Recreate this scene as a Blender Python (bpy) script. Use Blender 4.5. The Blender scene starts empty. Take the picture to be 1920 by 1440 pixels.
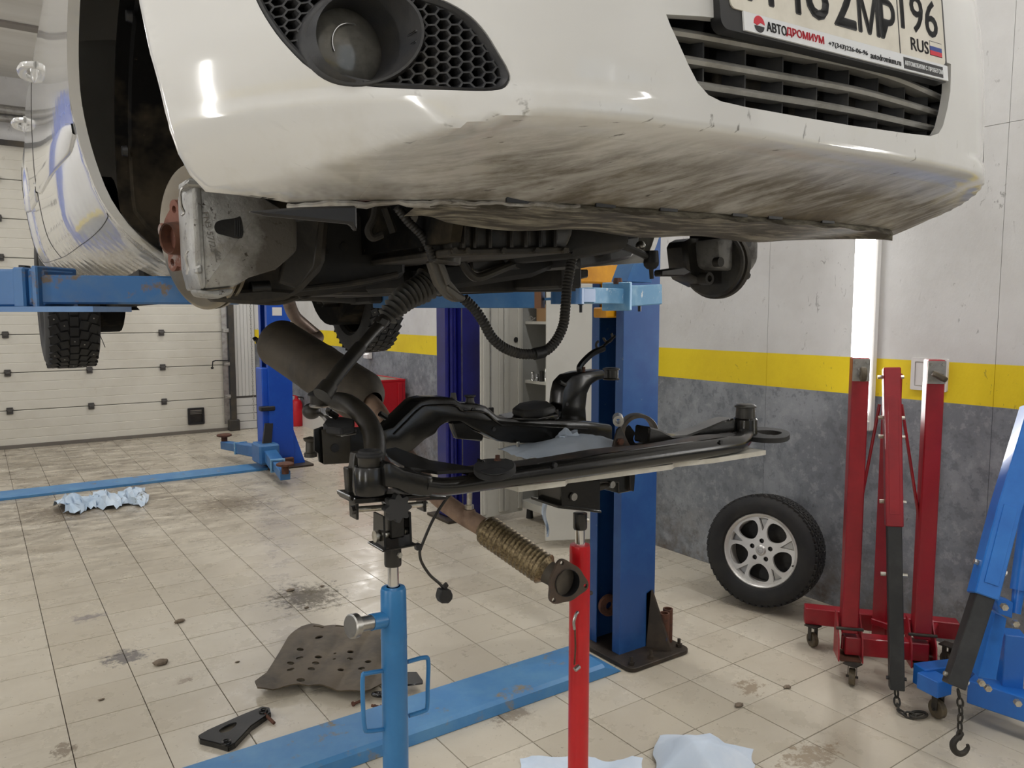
import bpy, bmesh, math, random
from mathutils import Vector, Matrix
from mathutils.geometry import delaunay_2d_cdt
random.seed(7)
V = Vector
scn = bpy.context.scene
COL = scn.collection

# ------------------------------------------------------------------ camera
F = 1447.0
CAMH = 1.70
PITCH = math.atan(134 / 1447.0)
HD = math.radians(34.80)
cf = V((math.sin(HD) * math.cos(PITCH), math.cos(HD) * math.cos(PITCH), -math.sin(PITCH)))
cr = V((math.cos(HD), -math.sin(HD), 0))
cu = cr.cross(cf)
CC = V((0, 0, CAMH))
cd = bpy.data.cameras.new('camera')
cam = bpy.data.objects.new('camera', cd)
COL.objects.link(cam)
cam.matrix_world = Matrix((( cr.x, cu.x, -cf.x, CC.x), (cr.y, cu.y, -cf.y, CC.y), (cr.z, cu.z, -cf.z, CC.z), (0, 0, 0, 1)))
cd.sensor_fit = 'HORIZONTAL'
cd.sensor_width = 36.0
cd.lens = F / 1920 * 36.0
cd.clip_start = 0.05
cd.clip_end = 100
scn.camera = cam

# ------------------------------------------------------------------ world and exposure
w = bpy.data.worlds.new('World')
scn.world = w
w.use_nodes = True
w.node_tree.nodes['Background'].inputs[0].default_value = (0.75, 0.86, 1.0, 1)
w.node_tree.nodes['Background'].inputs[1].default_value = 1.2
scn.view_settings.view_transform = 'Standard'
scn.view_settings.look = 'None'
scn.view_settings.gamma = 1.0
scn.view_settings.use_curve_mapping = False
scn.view_settings.exposure = -0.28

# ------------------------------------------------------------------ pixel helpers (a pixel gives a direction; distance comes from a known plane)
def ray(x, y): return cf + cr * ((x - 960) / F) + cu * ((720 - y) / F)
def atz(x, y, z=0.0): d = ray(x, y); return CC + d * ((z - CAMH) / d.z)
def atx(x, y, X): d = ray(x, y); return CC + d * (X / d.x)
def aty(x, y, Y): d = ray(x, y); return CC + d * (Y / d.y)
def atd(x, y, D): return CC + ray(x, y) * D
def proj(p):
    v = V(p) - CC
    D = v.dot(cf)
    return 960 + F * v.dot(cr) / D, 720 - F * v.dot(cu) / D, D
def zpix(x, y, py):
    """height on the upright line through (x, y) that shows at pixel row py"""
    lo, hi = -1.0, 5.0
    for _ in range(50):
        m = (lo + hi) / 2
        if proj((x, y, m))[1] > py: lo = m
        else: hi = m
    return lo

# ------------------------------------------------------------------ mesh helpers
class MB:
    def __init__(self):
        self.v, self.f = [], []
    def add(self, vs, fs):
        o = len(self.v)
        self.v += [V(p) for p in vs]
        self.f += [[i + o for i in q] for q in fs]
        return self
    def bm(self, b):
        b.verts.index_update()
        self.add([x.co.copy() for x in b.verts], [[y.index for y in q.verts] for q in b.faces])
        b.free()
        return self
    def box(self, c, s, R=None, bev=0.0, seg=1):
        b = bmesh.new()
        bmesh.ops.create_cube(b, size=1.0)
        for x in b.verts: x.co = V((x.co.x * s[0], x.co.y * s[1], x.co.z * s[2]))
        if bev > 0:
            bmesh.ops.bevel(b, geom=b.edges[:], offset=bev, segments=seg, affect='EDGES', profile=0.5)
        for x in b.verts:
            if R is not None: x.co = R @ x.co
            x.co += V(c)
        return self.bm(b)
    def beam(self, p0, p1, w, h, up=(0, 0, 1), bev=0.0, w1=None, h1=None):
        """rectangular bar from p0 to p1, w across, h along up"""
        p0, p1 = V(p0), V(p1)
        d = (p1 - p0).normalized()
        s = d.cross(V(up)).normalized()
        u = s.cross(d).normalized()
        w1 = w if w1 is None else w1
        h1 = h if h1 is None else h1
        b = bmesh.new()
        vs = []
        for p, ww, hh in ((p0, w, h), (p1, w1, h1)):
            for a, e in ((-1, -1), (1, -1), (1, 1), (-1, 1)):
                vs.append(b.verts.new(p + s * (a * ww / 2) + u * (e * hh / 2)))
        for q in ((3, 2, 1, 0), (4, 5, 6, 7), (0, 1, 5, 4), (1, 2, 6, 5), (2, 3, 7, 6), (3, 0, 4, 7)):
            b.faces.new([vs[i] for i in q])
        bmesh.ops.recalc_face_normals(b, faces=b.faces[:])
        if bev > 0:
            bmesh.ops.bevel(b, geom=b.edges[:], offset=bev, segments=1, affect='EDGES')
        return self.bm(b)
    def cyl(self, p0, p1, r0, r1=None, seg=20, caps=True):
        r1 = r0 if r1 is None else r1
        return self.tube([p0, p1], [r0, r1], seg, caps)
    def tube(self, pts, r, seg=12, caps=True, flat=1.0, up=None):
        """swept circle; r a number or one per point; flat squeezes it along the frame's normal"""
        pts = [V(p) for p in pts]
        n = len(pts)
        rr = r if isinstance(r, (list, tuple)) else [r] * n
        t0 = (pts[1] - pts[0]).normalized()
        nn = V(up) if up is not None else (V((0, 0, 1)) if abs(t0.z) < 0.9 else V((1, 0, 0)))
        nn = (nn - t0 * nn.dot(t0)).normalized()
        vs, fs = [], []
        for i in range(n):
            if i == 0: t = pts[1] - pts[0]
            elif i == n - 1: t = pts[-1] - pts[-2]
            else: t = (pts[i + 1] - pts[i]).normalized() + (pts[i] - pts[i - 1]).normalized()
            t.normalize()
            nn = (nn - t * nn.dot(t)).normalized()
            bb = t.cross(nn)
            for k in range(seg):
                a = 2 * math.pi * k / seg
                vs.append(pts[i] + bb * (math.cos(a) * rr[i]) + nn * (math.sin(a) * rr[i] * flat))
        for i in range(n - 1):
            for k in range(seg):
                k2 = (k + 1) % seg
                fs.append([i * seg + k, i * seg + k2, (i + 1) * seg + k2, (i + 1) * seg + k])
        if caps:
            fs.append(list(range(seg))[::-1])
            fs.append([(n - 1) * seg + k for k in range(seg)])
        return self.add(vs, fs)
    def lathe(self, prof, o, axis=(0, 0, 1), seg=32, close=False, a0=0.0, a1=2 * math.pi, ref=None):
        """prof: list of (radius, height along axis)"""
        o, ax = V(o), V(axis).normalized()
        t = V(ref) if ref is not None else (V((0, 0, 1)) if abs(ax.z) < 0.9 else V((1, 0, 0)))
        s = (t - ax * t.dot(ax)).normalized()
        q = ax.cross(s)
        full = abs(a1 - a0 - 2 * math.pi) < 1e-6
        m = seg if full else seg + 1
        vs, fs = [], []
        for k in range(m):
            a = a0 + (a1 - a0) * k / seg
            d = s * math.cos(a) + q * math.sin(a)
            for r_, h in prof: vs.append(o + d * r_ + ax * h)
        L = len(prof)
        for k in range(seg):
            k2 = (k + 1) % m
            for i in range(L - 1 if not close else L):
                j = (i + 1) % L
                fs.append([k * L + i, k2 * L + i, k2 * L + j, k * L + j])
        self.add(vs, fs)
        return self
    def prism(self, poly, o, ux, uy, th, holes=()):
        """polygon (2-D) with holes, extruded by th along ux x uy from origin o (both ways half)"""
        o, ux, uy = V(o), V(ux).normalized(), V(uy).normalized()
        n = ux.cross(uy).normalized()
        P2, E = [], []
        loops = []
        for lp in [poly] + list(holes):
            b = len(P2)
            P2 += [V((a[0], a[1])) for a in lp]
            E += [(b + i, b + (i + 1) % len(lp)) for i in range(len(lp))]
            loops.append(list(range(b, b + len(lp))))
        r = delaunay_2d_cdt(P2, E, [], 2 if holes else 1, 1e-7)
        vv, ff = r[0], r[2]
        if holes:
            def inside(c, lp):
                k = False
                for i in range(len(lp)):
                    a, b = lp[i], lp[i - 1]
                    if (a[1] > c[1]) != (b[1] > c[1]) and c[0] < (b[0] - a[0]) * (c[1] - a[1]) / (b[1] - a[1]) + a[0]: k = not k
                return k
            r = delaunay_2d_cdt(P2, E, [], 0, 1e-7)
            vv = r[0]
            ff = []
            for q in r[2]:
                c = sum((vv[i] for i in q), V((0, 0))) / len(q)
                if inside(c, poly) and not any(inside(c, h) for h in holes): ff.append(q)
        m = len(vv)
        vs = [o + ux * a.x + uy * a.y + n * (th / 2) for a in vv] + [o + ux * a.x + uy * a.y - n * (th / 2) for a in vv]
        fs = []
        cnt = {}
        for q in ff:
            fs.append(list(q))
            fs.append([i + m for i in q][::-1])
            for i in range(len(q)):
                e = (q[i], q[(i + 1) % len(q)])
                cnt[e] = 1
        for (a, b) in cnt:
            if (b, a) not in cnt: fs.append([b, a, a + m, b + m])
        return self.add(vs, fs)
    def slab(self, poly, bev=0.0, seg=1, ext=None):
        """3-D outline (planar) pushed along ext, edges rounded by bev"""
        b = bmesh.new()
        f = b.faces.new([b.verts.new(p) for p in poly])
        r = bmesh.ops.extrude_face_region(b, geom=[f])
        for x in r['geom']:
            if isinstance(x, bmesh.types.BMVert): x.co += V(ext)
        bmesh.ops.recalc_face_normals(b, faces=b.faces[:])
        if bev > 0:
            es = [e for e in b.edges if len(e.link_faces) == 2 and e.calc_face_angle(0) > 0.5]
            bmesh.ops.bevel(b, geom=es, offset=bev, segments=seg, affect='EDGES', profile=0.5)
        return self.bm(b)
    def ball(self, c, r, seg=16, rings=10, R=None):
        """r a number or a triple"""
        rr = r if isinstance(r, (list, tuple)) else (r, r, r)
        b = bmesh.new()
        bmesh.ops.create_uvsphere(b, u_segments=seg, v_segments=rings, radius=1.0)
        for x in b.verts:
            p = V((x.co.x * rr[0], x.co.y * rr[1], x.co.z * rr[2]))
            x.co = (R @ p if R is not None else p) + V(c)
        return self.bm(b)
    def hexa(self, c, axis, r, h):
        c, ax = V(c), V(axis).normalized()
        return self.tube([c - ax * h / 2, c + ax * h / 2], r, 6)
    def torus(self, c, axis, R_, r, seg=28, ms=10, a0=0.0, a1=2 * math.pi, ref=None):
        prof = [(R_ + r * math.cos(2 * math.pi * i / ms), r * math.sin(2 * math.pi * i / ms)) for i in range(ms)]
        return self.lathe(prof, c, axis, seg, close=True, a0=a0, a1=a1, ref=ref)
    def grid(self, fn, nu, nv):
        vs = [fn(i / nu, j / nv) for j in range(nv + 1) for i in range(nu + 1)]
        fs = [[j * (nu + 1) + i, j * (nu + 1) + i + 1, (j + 1) * (nu + 1) + i + 1, (j + 1) * (nu + 1) + i] for j in range(nv) for i in range(nu)]
        return self.add(vs, fs)
    def mesh(self, name, mat, off=V((0, 0, 0)), ang=35, smooth=True, recalc=True):
        me = bpy.data.meshes.new(name)
        me.from_pydata([tuple(p - off) for p in self.v], [], self.f)
        if recalc:
            b = bmesh.new(); b.from_mesh(me)
            bmesh.ops.recalc_face_normals(b, faces=b.faces[:])
            b.to_mesh(me); b.free()
        if smooth:
            me.polygons.foreach_set('use_smooth', [True] * len(me.polygons))
            me.set_sharp_from_angle(angle=math.radians(ang))
        me.materials.append(mat)
        me.update()
        return me

def spline(pts, n=8):
    """Catmull-Rom through points (tuples of any length)"""
    pts = [V(p) for p in pts]
    out = []
    for i in range(len(pts) - 1):
        p0 = pts[i - 1] if i > 0 else pts[i] * 2 - pts[i + 1]
        p1, p2 = pts[i], pts[i + 1]
        p3 = pts[i + 2] if i + 2 < len(pts) else p2 * 2 - p1
        for k in range(n):
            t = k / n
            out.append(0.5 * (2 * p1 + (p2 - p0) * t + (2 * p0 - 5 * p1 + 4 * p2 - p3) * t * t + (3 * p1 - p0 - 3 * p2 + p3) * t ** 3))
    out.append(pts[-1])
    return out
def spl2(pts, n=6, closed=True):
    """closed smooth 2-D outline"""
    if not closed: return [(p.x, p.y) for p in spline(pts, n)]
    P = [V((p[0], p[1])) for p in pts]
    out = []
    m = len(P)
    for i in range(m):
        p0, p1, p2, p3 = P[i - 1], P[i], P[(i + 1) % m], P[(i + 2) % m]
        for k in range(n):
            t = k / n
            q = 0.5 * (2 * p1 + (p2 - p0) * t + (2 * p0 - 5 * p1 + 4 * p2 - p3) * t * t + (3 * p1 - p0 - 3 * p2 + p3) * t ** 3)
            out.append((q.x, q.y))
    return out
def circ(cx_, cy_, r, n=16, ry=None): 
    ry = r if ry is None else ry
    return [(cx_ + r * math.cos(2 * math.pi * i / n), cy_ + ry * math.sin(2 * math.pi * i / n)) for i in range(n)]
def rrect(x0, y0, x1, y1, r, n=4):
    out = []
    for (a, b, s) in ((x1 - r, y1 - r, 0), (x0 + r, y1 - r, 1), (x0 + r, y0 + r, 2), (x1 - r, y0 + r, 3)):
        for i in range(n + 1):
            t = math.pi / 2 * (s + i / n)
            out.append((a + r * math.cos(t), b + r * math.sin(t)))
    return out
def smooth01(a, b, x):
    t = max(0.0, min(1.0, (x - a) / (b - a)))
    return t * t * (3 - 2 * t)

# ------------------------------------------------------------------ object helpers
class Thing:
    """an Empty at the thing's base; parts are given in world space (or in the thing's own space when it carries a matrix)"""
    def __init__(self, name, label, cat, loc=(0, 0, 0), group=None, local=False, kind=None, M=None):
        o = bpy.data.objects.new(name, None)
        COL.objects.link(o)
        o.empty_display_size = 0.1
        if M is not None: o.matrix_world = M
        else: o.location = V(loc)
        o['label'] = label
        o['category'] = cat
        if group: o['group'] = group
        if kind: o['kind'] = kind
        self.o = o
        self.off = V((0, 0, 0)) if (local or M is not None) else V(loc)
    def part(self, name, mb, mat, under=None, label=None, kind=None, ang=35, smooth=True, recalc=True):
        me = mb.mesh(name, mat, self.off, ang, smooth, recalc)
        o = bpy.data.objects.new(name, me)
        COL.objects.link(o)
        o.parent = under if under is not None else self.o
        if label: o['label'] = label
        if kind: o['kind'] = kind
        return o
def single(name, mb, mat, label, cat, base=None, group=None, kind=None, ang=35, smooth=True):
    """a thing that is one mesh"""
    b = V(base) if base is not None else V((sum(p.x for p in mb.v) / len(mb.v), sum(p.y for p in mb.v) / len(mb.v), min(p.z for p in mb.v)))
    o = bpy.data.objects.new(name, mb.mesh(name, mat, b, ang, smooth))
    COL.objects.link(o)
    o.location = b
    if label: o['label'] = label
    if cat: o['category'] = cat
    if group: o['group'] = group
    if kind: o['kind'] = kind
    return o
def struct(name, mb, mat, parent=None, smooth=False, ang=35, label=None, base=None):
    b = V(base) if base is not None else V((0, 0, 0))
    o = bpy.data.objects.new(name, mb.mesh(name, mat, b, ang, smooth))
    COL.objects.link(o)
    o.location = b
    if parent is not None:
        o.parent = parent
        o.location = b - parent.location
    else: o['kind'] = 'structure'
    if label: o['label'] = label
    return o
def copy_tree(o, parent=None):
    c = o.copy()
    COL.objects.link(c)
    c.parent = parent
    for ch in list(o.children): copy_tree(ch, c)
    return c
def text_mb(body, size, o, ux, uy, depth=0.0006, align='CENTER', sx=1.0, shear=0.0, spacing=1.0):
    """lettering laid flat in the plane (ux, uy) at o; returns an MB"""
    cu_ = bpy.data.curves.new('lettering', 'FONT')
    cu_.body = body
    cu_.size = size
    cu_.align_x = align
    cu_.extrude = depth
    cu_.shear = shear
    cu_.resolution_u = 3
    cu_.space_character = spacing
    ob = bpy.data.objects.new('lettering', cu_)
    COL.objects.link(ob)
    dg = bpy.context.evaluated_depsgraph_get()
    dg.update()
    me = bpy.data.meshes.new_from_object(ob.evaluated_get(dg))
    o, ux, uy = V(o), V(ux).normalized(), V(uy).normalized()
    n = ux.cross(uy)
    mb = MB()
    mb.add([o + ux * (p.co.x * sx) + uy * p.co.y + n * p.co.z for p in me.vertices], [list(q.vertices) for q in me.polygons])
    bpy.data.objects.remove(ob)
    bpy.data.meshes.remove(me)
    bpy.data.curves.remove(cu_)
    return mb

# ------------------------------------------------------------------ materials
class NT:
    def __init__(self, name):
        m = bpy.data.materials.new(name)
        m.use_nodes = True
        self.m, self.t = m, m.node_tree
        self.b = self.t.nodes['Principled BSDF']
    def n(self, typ, **kw):
        x = self.t.nodes.new(typ)
        for k, v in kw.items(): setattr(x, k, v)
        return x
    def l(self, a, b): self.t.links.new(a, b)
    def val(self, sock, v):
        if hasattr(v, 'is_output') or hasattr(v, 'links'): self.l(v, sock)
        else: sock.default_value = v
    def coord(self, kind='Object', scale=(1, 1, 1), rot=(0, 0, 0)):
        if kind == 'Position': src = self.n('ShaderNodeNewGeometry').outputs['Position']
        else: src = self.n('ShaderNodeTexCoord').outputs[kind]
        mp = self.n('ShaderNodeMapping')
        mp.inputs['Scale'].default_value = scale
        mp.inputs['Rotation'].default_value = rot
        self.l(src, mp.inputs['Vector'])
        return mp.outputs[0]
    def noise(self, vec, scale, detail=4, rough=0.6, dist=0.0):
        x = self.n('ShaderNodeTexNoise')
        x.inputs['Scale'].default_value = scale
        x.inputs['Detail'].default_value = detail
        x.inputs['Roughness'].default_value = rough
        x.inputs['Distortion'].default_value = dist
        self.l(vec, x.inputs['Vector'])
        return x.outputs[0]
    def ramp(self, fac, lo, hi):
        x = self.n('ShaderNodeMapRange')
        x.inputs['From Min'].default_value = lo
        x.inputs['From Max'].default_value = hi
        self.l(fac, x.inputs['Value'])
        return x.outputs[0]
    def mix(self, fac, a, b):
        x = self.n('ShaderNodeMix', data_type='RGBA')
        self.val(x.inputs['Factor'], fac)
        self.val(x.inputs['A'], a if hasattr(a, 'links') else (*a[:3], 1))
        self.val(x.inputs['B'], b if hasattr(b, 'links') else (*b[:3], 1))
        return x.outputs['Result']
    def math(self, op, a, b=0.0, clamp=False):
        x = self.n('ShaderNodeMath', operation=op, use_clamp=clamp)
        self.val(x.inputs[0], a)
        self.val(x.inputs[1], b)
        return x.outputs[0]
    def bump(self, h, strength=0.2, dist=0.002):
        x = self.n('ShaderNodeBump')
        x.inputs['Strength'].default_value = strength
        x.inputs['Distance'].default_value = dist
        self.l(h, x.inputs['Height'])
        self.l(x.outputs[0], self.b.inputs['Normal'])
    def set(self, col=None, rough=None, metal=None, spec=None, coat=None):
        if col is not None: self.val(self.b.inputs['Base Color'], col if hasattr(col, 'links') else (*col[:3], 1))
        if rough is not None: self.val(self.b.inputs['Roughness'], rough)
        if metal is not None: self.val(self.b.inputs['Metallic'], metal)
        if spec is not None: self.b.inputs['Specular IOR Level'].default_value = spec
        if coat is not None: self.b.inputs['Coat Weight'].default_value = coat
        return self.m
def srgb(r, g, b):
    f = lambda c: (c / 255 / 12.92) if c / 255 <= 0.04045 else ((c / 255 + 0.055) / 1.055) ** 2.4
    return (f(r), f(g), f(b))
def pm(name, col, rough=0.5, metal=0.0, col2=None, ns=6.0, lo=0.45, hi=0.7, spot=None, ss=18.0, slo=0.62, shi=0.68, bump=0.0, bs=120.0, spec=0.5, coat=0.0, kind='Object', stretch=(1, 1, 1), rough2=None):
    """paint or metal with cloudy second colour and sharp-edged spots of wear"""
    t = NT(name)
    vec = t.coord(kind, stretch)
    c = col
    if col2 is not None:
        k = t.ramp(t.noise(vec, ns, 5, 0.65), lo, hi)
        c = t.mix(k, col, col2)
    if spot is not None:
        k2 = t.ramp(t.noise(vec, ss, 6, 0.7), slo, shi)
        c = t.mix(k2, c, spot)
        if metal == 0 or rough2 is not None:
            r = t.n('ShaderNodeMapRange')
            t.l(k2, r.inputs['Value'])
            r.inputs['To Min'].default_value = rough
            r.inputs['To Max'].default_value = rough2 if rough2 is not None else min(1, rough + 0.35)
            t.set(rough=r.outputs[0])
        else: t.set(rough=rough)
    else: t.set(rough=rough)
    t.set(col=c, metal=metal, spec=spec, coat=coat)
    if bump > 0: t.bump(t.noise(vec, bs, 4, 0.6), bump, 0.002)
    return t.m
def glow(name, col, strength):
    t = NT(name)
    t.b.inputs['Base Color'].default_value = (*col, 1)
    t.b.inputs['Emission Color'].default_value = (*col, 1)
    t.b.inputs['Emission Strength'].default_value = strength
    return t.m

# ================================================================== colours shared by many things
M_BLACK = pm('black_plastic', (0.012, 0.012, 0.013), 0.45, bump=0.15, bs=300)
M_RUBBER = pm('rubber', (0.010, 0.010, 0.011), 0.75, col2=(0.03, 0.028, 0.025), ns=9, bump=0.2, bs=200)
M_CHROME = pm('chrome', (0.75, 0.75, 0.76), 0.12, 1.0)
M_STEEL = pm('bare_steel', (0.42, 0.41, 0.39), 0.35, 1.0, col2=(0.25, 0.23, 0.2), ns=14)
M_ZINC = pm('zinc_bolt', (0.62, 0.60, 0.54), 0.35, 0.9, col2=(0.35, 0.3, 0.22), ns=60)
M_RUST = pm('rust', (0.115, 0.045, 0.025), 0.8, 0.1, col2=(0.045, 0.022, 0.016), ns=30, bump=0.4, bs=90)
M_GRIME = pm('grimy_metal', (0.030, 0.027, 0.023), 0.65, 0.2, col2=(0.075, 0.062, 0.045), ns=9, bump=0.35, bs=60)
M_GRIME2 = pm('oily_dark_metal', (0.015, 0.014, 0.013), 0.42, 0.2, col2=(0.05, 0.043, 0.033), ns=7, bump=0.3, bs=50)
M_BLK = pm('black_steel_paint', (0.005, 0.005, 0.005), 0.22, 0.0, col2=(0.016, 0.0145, 0.012), ns=6, bump=0.12, bs=70, spec=0.6)
M_DUSTY = pm('dusty_black_steel', (0.013, 0.012, 0.011), 0.42, 0.0, col2=(0.055, 0.047, 0.034), ns=4, lo=0.4, bump=0.15, bs=70)
M_BLUE = pm('lift_blue', srgb(48, 102, 158), 0.38, 0.0, col2=srgb(68, 120, 170), ns=5, spot=(0.16, 0.11, 0.075), ss=26, slo=0.66, shi=0.72)
M_BLUEWORN = pm('worn_lift_blue', srgb(48, 102, 158), 0.45, 0.0, col2=srgb(96, 118, 138), ns=5, lo=0.46, hi=0.76, spot=(0.16, 0.125, 0.095), ss=14, slo=0.57, shi=0.64)
M_POST = pm('post_blue', srgb(34, 76, 136), 0.38, 0.0, col2=srgb(46, 92, 150), ns=4, spot=srgb(128, 138, 150), ss=30, slo=0.67, shi=0.71)
M_YELLOW = pm('carriage_yellow', srgb(226, 158, 22), 0.4, col2=srgb(200, 134, 20), ns=8)
M_RED = pm('hoist_red', srgb(152, 26, 38), 0.35, col2=srgb(130, 18, 32), ns=5, coat=0.1)
M_WHITEP = pm('white_plastic', (0.72, 0.70, 0.68), 0.4)
M_CASTER = pm('caster_wheel', (0.11, 0.085, 0.05), 0.6, col2=(0.05, 0.04, 0.03), ns=25)

# ================================================================== the room
XW, YF, ZC = 4.02, 11.45, 4.55          # right wall, far wall, ceiling
XL, YN = -2.9, -3.6                     # left and near wall

def wall_mat(name):
    t = NT(name)
    pos = t.coord('Position')
    sp = t.n('ShaderNodeSeparateXYZ')
    t.l(t.n('ShaderNodeNewGeometry').outputs['Position'], sp.inputs[0])
    z = sp.outputs['Z']
    n1 = t.noise(pos, 2.2, 6, 0.65)
    n2 = t.noise(pos, 14, 5, 0.7)
    white = t.mix(t.ramp(n1, 0.4, 0.7), srgb(212, 211, 209), srgb(200, 198, 195))
    grey = t.mix(t.ramp(n1, 0.42, 0.62), srgb(120, 124, 130), srgb(146, 150, 155))
    grey = t.mix(t.math('MULTIPLY', t.ramp(n2, 0.53, 0.60), 0.55), grey, srgb(100, 104, 110))
    grey = t.mix(t.math('MULTIPLY', t.ramp(n2, 0.45, 0.38), 0.5), grey, srgb(160, 163, 167))
    # dirt splashed up from the floor
    low = t.math('MULTIPLY', t.ramp(z, 0.42, 0.05), t.ramp(t.noise(pos, 5, 6, 0.75), 0.40, 0.62), True)
    grey = t.mix(t.math('MULTIPLY', low, 0.75), grey, srgb(92, 76, 58))
    yel = t.mix(t.ramp(n1, 0.4, 0.7), srgb(238, 211, 40), srgb(226, 197, 38))
    c = t.mix(t.ramp(z, 1.2445, 1.2475), grey, yel)
    c = t.mix(t.ramp(z, 1.4505, 1.4535), c, white)
    # strand board: short dark pits that lie in all directions
    fl = t.coord('Position', (1, 1, 0.45), (0.5, 0, 0))
    pits = t.math('MULTIPLY', t.ramp(t.noise(fl, 30, 4, 0.65, 0.8), 0.635, 0.69), t.ramp(t.noise(pos, 3.2, 3, 0.5), 0.42, 0.6))
    c = t.mix(t.math('MULTIPLY', pits, 0.5), c, srgb(78, 72, 62))
    t.set(c, 0.62, 0.0, 0.35)
    hgt = t.math('ADD', t.noise(t.coord('Position', (1, 1.6, 0.6)), 26, 5, 0.7), t.math('MULTIPLY', t.noise(fl, 60, 3, 0.6), 0.7))
    t.bump(hgt, 0.35, 0.004)
    return t.m
M_WALL = wall_mat('painted_strand_board')
M_SEAM = pm('wall_joint', (0.10, 0.09, 0.08), 0.9)

def floor_mat():
    t = NT('glazed_floor_tile')
    pos = t.coord('Position')
    oi = t.n('ShaderNodeObjectInfo')
    big = t.noise(pos, 0.55, 4, 0.6)
    base = t.mix(oi.outputs['Random'], srgb(192, 183, 166), srgb(202, 194, 178))
    base = t.mix(t.math('MULTIPLY', t.ramp(t.noise(pos, 2.6, 5, 0.7), 0.40, 0.80), 0.32), base, srgb(166, 152, 130))
    # trodden dirt, drawn out along the traffic
    st = t.coord('Position', (1.6, 3.6, 1), (0, 0, 0.25))
    d1 = t.math('MULTIPLY', t.ramp(t.noise(st, 2.6, 8, 0.78, 0.4), 0.47, 0.80), t.ramp(big, 0.44, 0.60), True)
    # dirt gets heavier where vehicles come in through the gate
    sp = t.n('ShaderNodeSeparateXYZ')
    t.l(t.n('ShaderNodeNewGeometry').outputs['Position'], sp.inputs[0])
    gate = t.math('MULTIPLY', t.ramp(sp.outputs['Y'], 4.8, 7.2), t.ramp(sp.outputs['X'], 3.2, 1.4), True)
    d2 = t.math('MULTIPLY', gate, t.ramp(t.noise(st, 1.9, 8, 0.78, 0.5), 0.38, 0.62), True)
    c = t.mix(t.math('MULTIPLY', d1, 0.38), base, srgb(122, 106, 86))
    c = t.mix(t.math('MULTIPLY', d2, 0.85), c, srgb(94, 82, 68))
    # single spills: (x, y, radius x, radius y, colour, threshold, strength)
    for (px, py, rx, ry, colr, lo, hi, k) in (
            (575, 1118, 0.42, 0.46, srgb(84, 74, 52), 0.30, 0.62, 0.95),
            (235, 1232, 0.22, 0.20, srgb(96, 92, 94), 0.34, 0.60, 0.85),
            (165, 1158, 0.20, 0.16, srgb(120, 112, 118), 0.36, 0.66, 0.7),
            (430, 945, 0.75, 0.85, srgb(112, 100, 84), 0.34, 0.66, 0.8),
            (120, 960, 0.8, 0.7, srgb(104, 92, 78), 0.36, 0.66, 0.8),
            (350, 1275, 0.13, 0.07, srgb(118, 98, 78), 0.38, 0.62, 0.6),
            (960, 1340, 0.25, 0.16, srgb(128, 112, 92), 0.40, 0.66, 0.7),
            (1405, 1290, 0.22, 0.16, srgb(136, 116, 92), 0.44, 0.62, 0.7),
            (1520, 1420, 0.4, 0.2, srgb(138, 118, 92), 0.42, 0.64, 0.7),
            (1130, 1100, 0.5, 0.4, srgb(150, 136, 114), 0.40, 0.64, 0.6),
            (120, 1405, 0.12, 0.14, srgb(112, 96, 78), 0.40, 0.62, 0.7)):
        p = atz(px, py)
        mp = t.n('ShaderNodeMapping', vector_type='POINT')
        mp.inputs['Location'].default_value = (-p.x / rx, -p.y / ry, 0)
        mp.inputs['Scale'].default_value = (1 / rx, 1 / ry, 0)
        t.l(t.n('ShaderNodeNewGeometry').outputs['Position'], mp.inputs['Vector'])
        ln = t.n('ShaderNodeVectorMath', operation='LENGTH')
        t.l(mp.outputs[0], ln.inputs[0])
        fall = t.ramp(ln.outputs['Value'], 1.0, 0.1)
        nz = t.noise(pos, 22, 8, 0.80, 0.2)
        m_ = t.ramp(t.math('ADD', t.math('MULTIPLY', fall, 0.30), t.math('MULTIPLY', nz, 0.75)), 0.53 + (lo - 0.30) * 0.5, 0.63 + (hi - 0.62) * 0.4)
        m_ = t.math('MULTIPLY', m_, t.ramp(fall, 0.0, 0.25), True)
        c = t.mix(t.math('MULTIPLY', m_, k), c, colr)
    # fine grit everywhere
    gr = t.math('MULTIPLY', t.ramp(t.noise(pos, 60, 3, 0.6), 0.66, 0.71), t.ramp(t.noise(pos, 3.1, 4, 0.6), 0.46, 0.62), True)
    c = t.mix(t.math('MULTIPLY', gr, 0.75), c, srgb(78, 64, 48))
    rg = t.n('ShaderNodeMapRange')
    t.l(t.noise(pos, 5, 6, 0.7), rg.inputs['Value'])
    rg.inputs['From Min'].default_value = 0.35
    rg.inputs['From Max'].default_value = 0.7
    rg.inputs['To Min'].default_value = 0.20
    rg.inputs['To Max'].default_value = 0.48
    t.set(c, rg.outputs[0], 0.0, 0.45)
    t.bump(t.noise(pos, 7, 4, 0.6), 0.08, 0.004)
    return t.m
M_TILE = floor_mat()
M_GROUT = pm('grout', srgb(74, 64, 54), 0.9, kind='Position')

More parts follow.
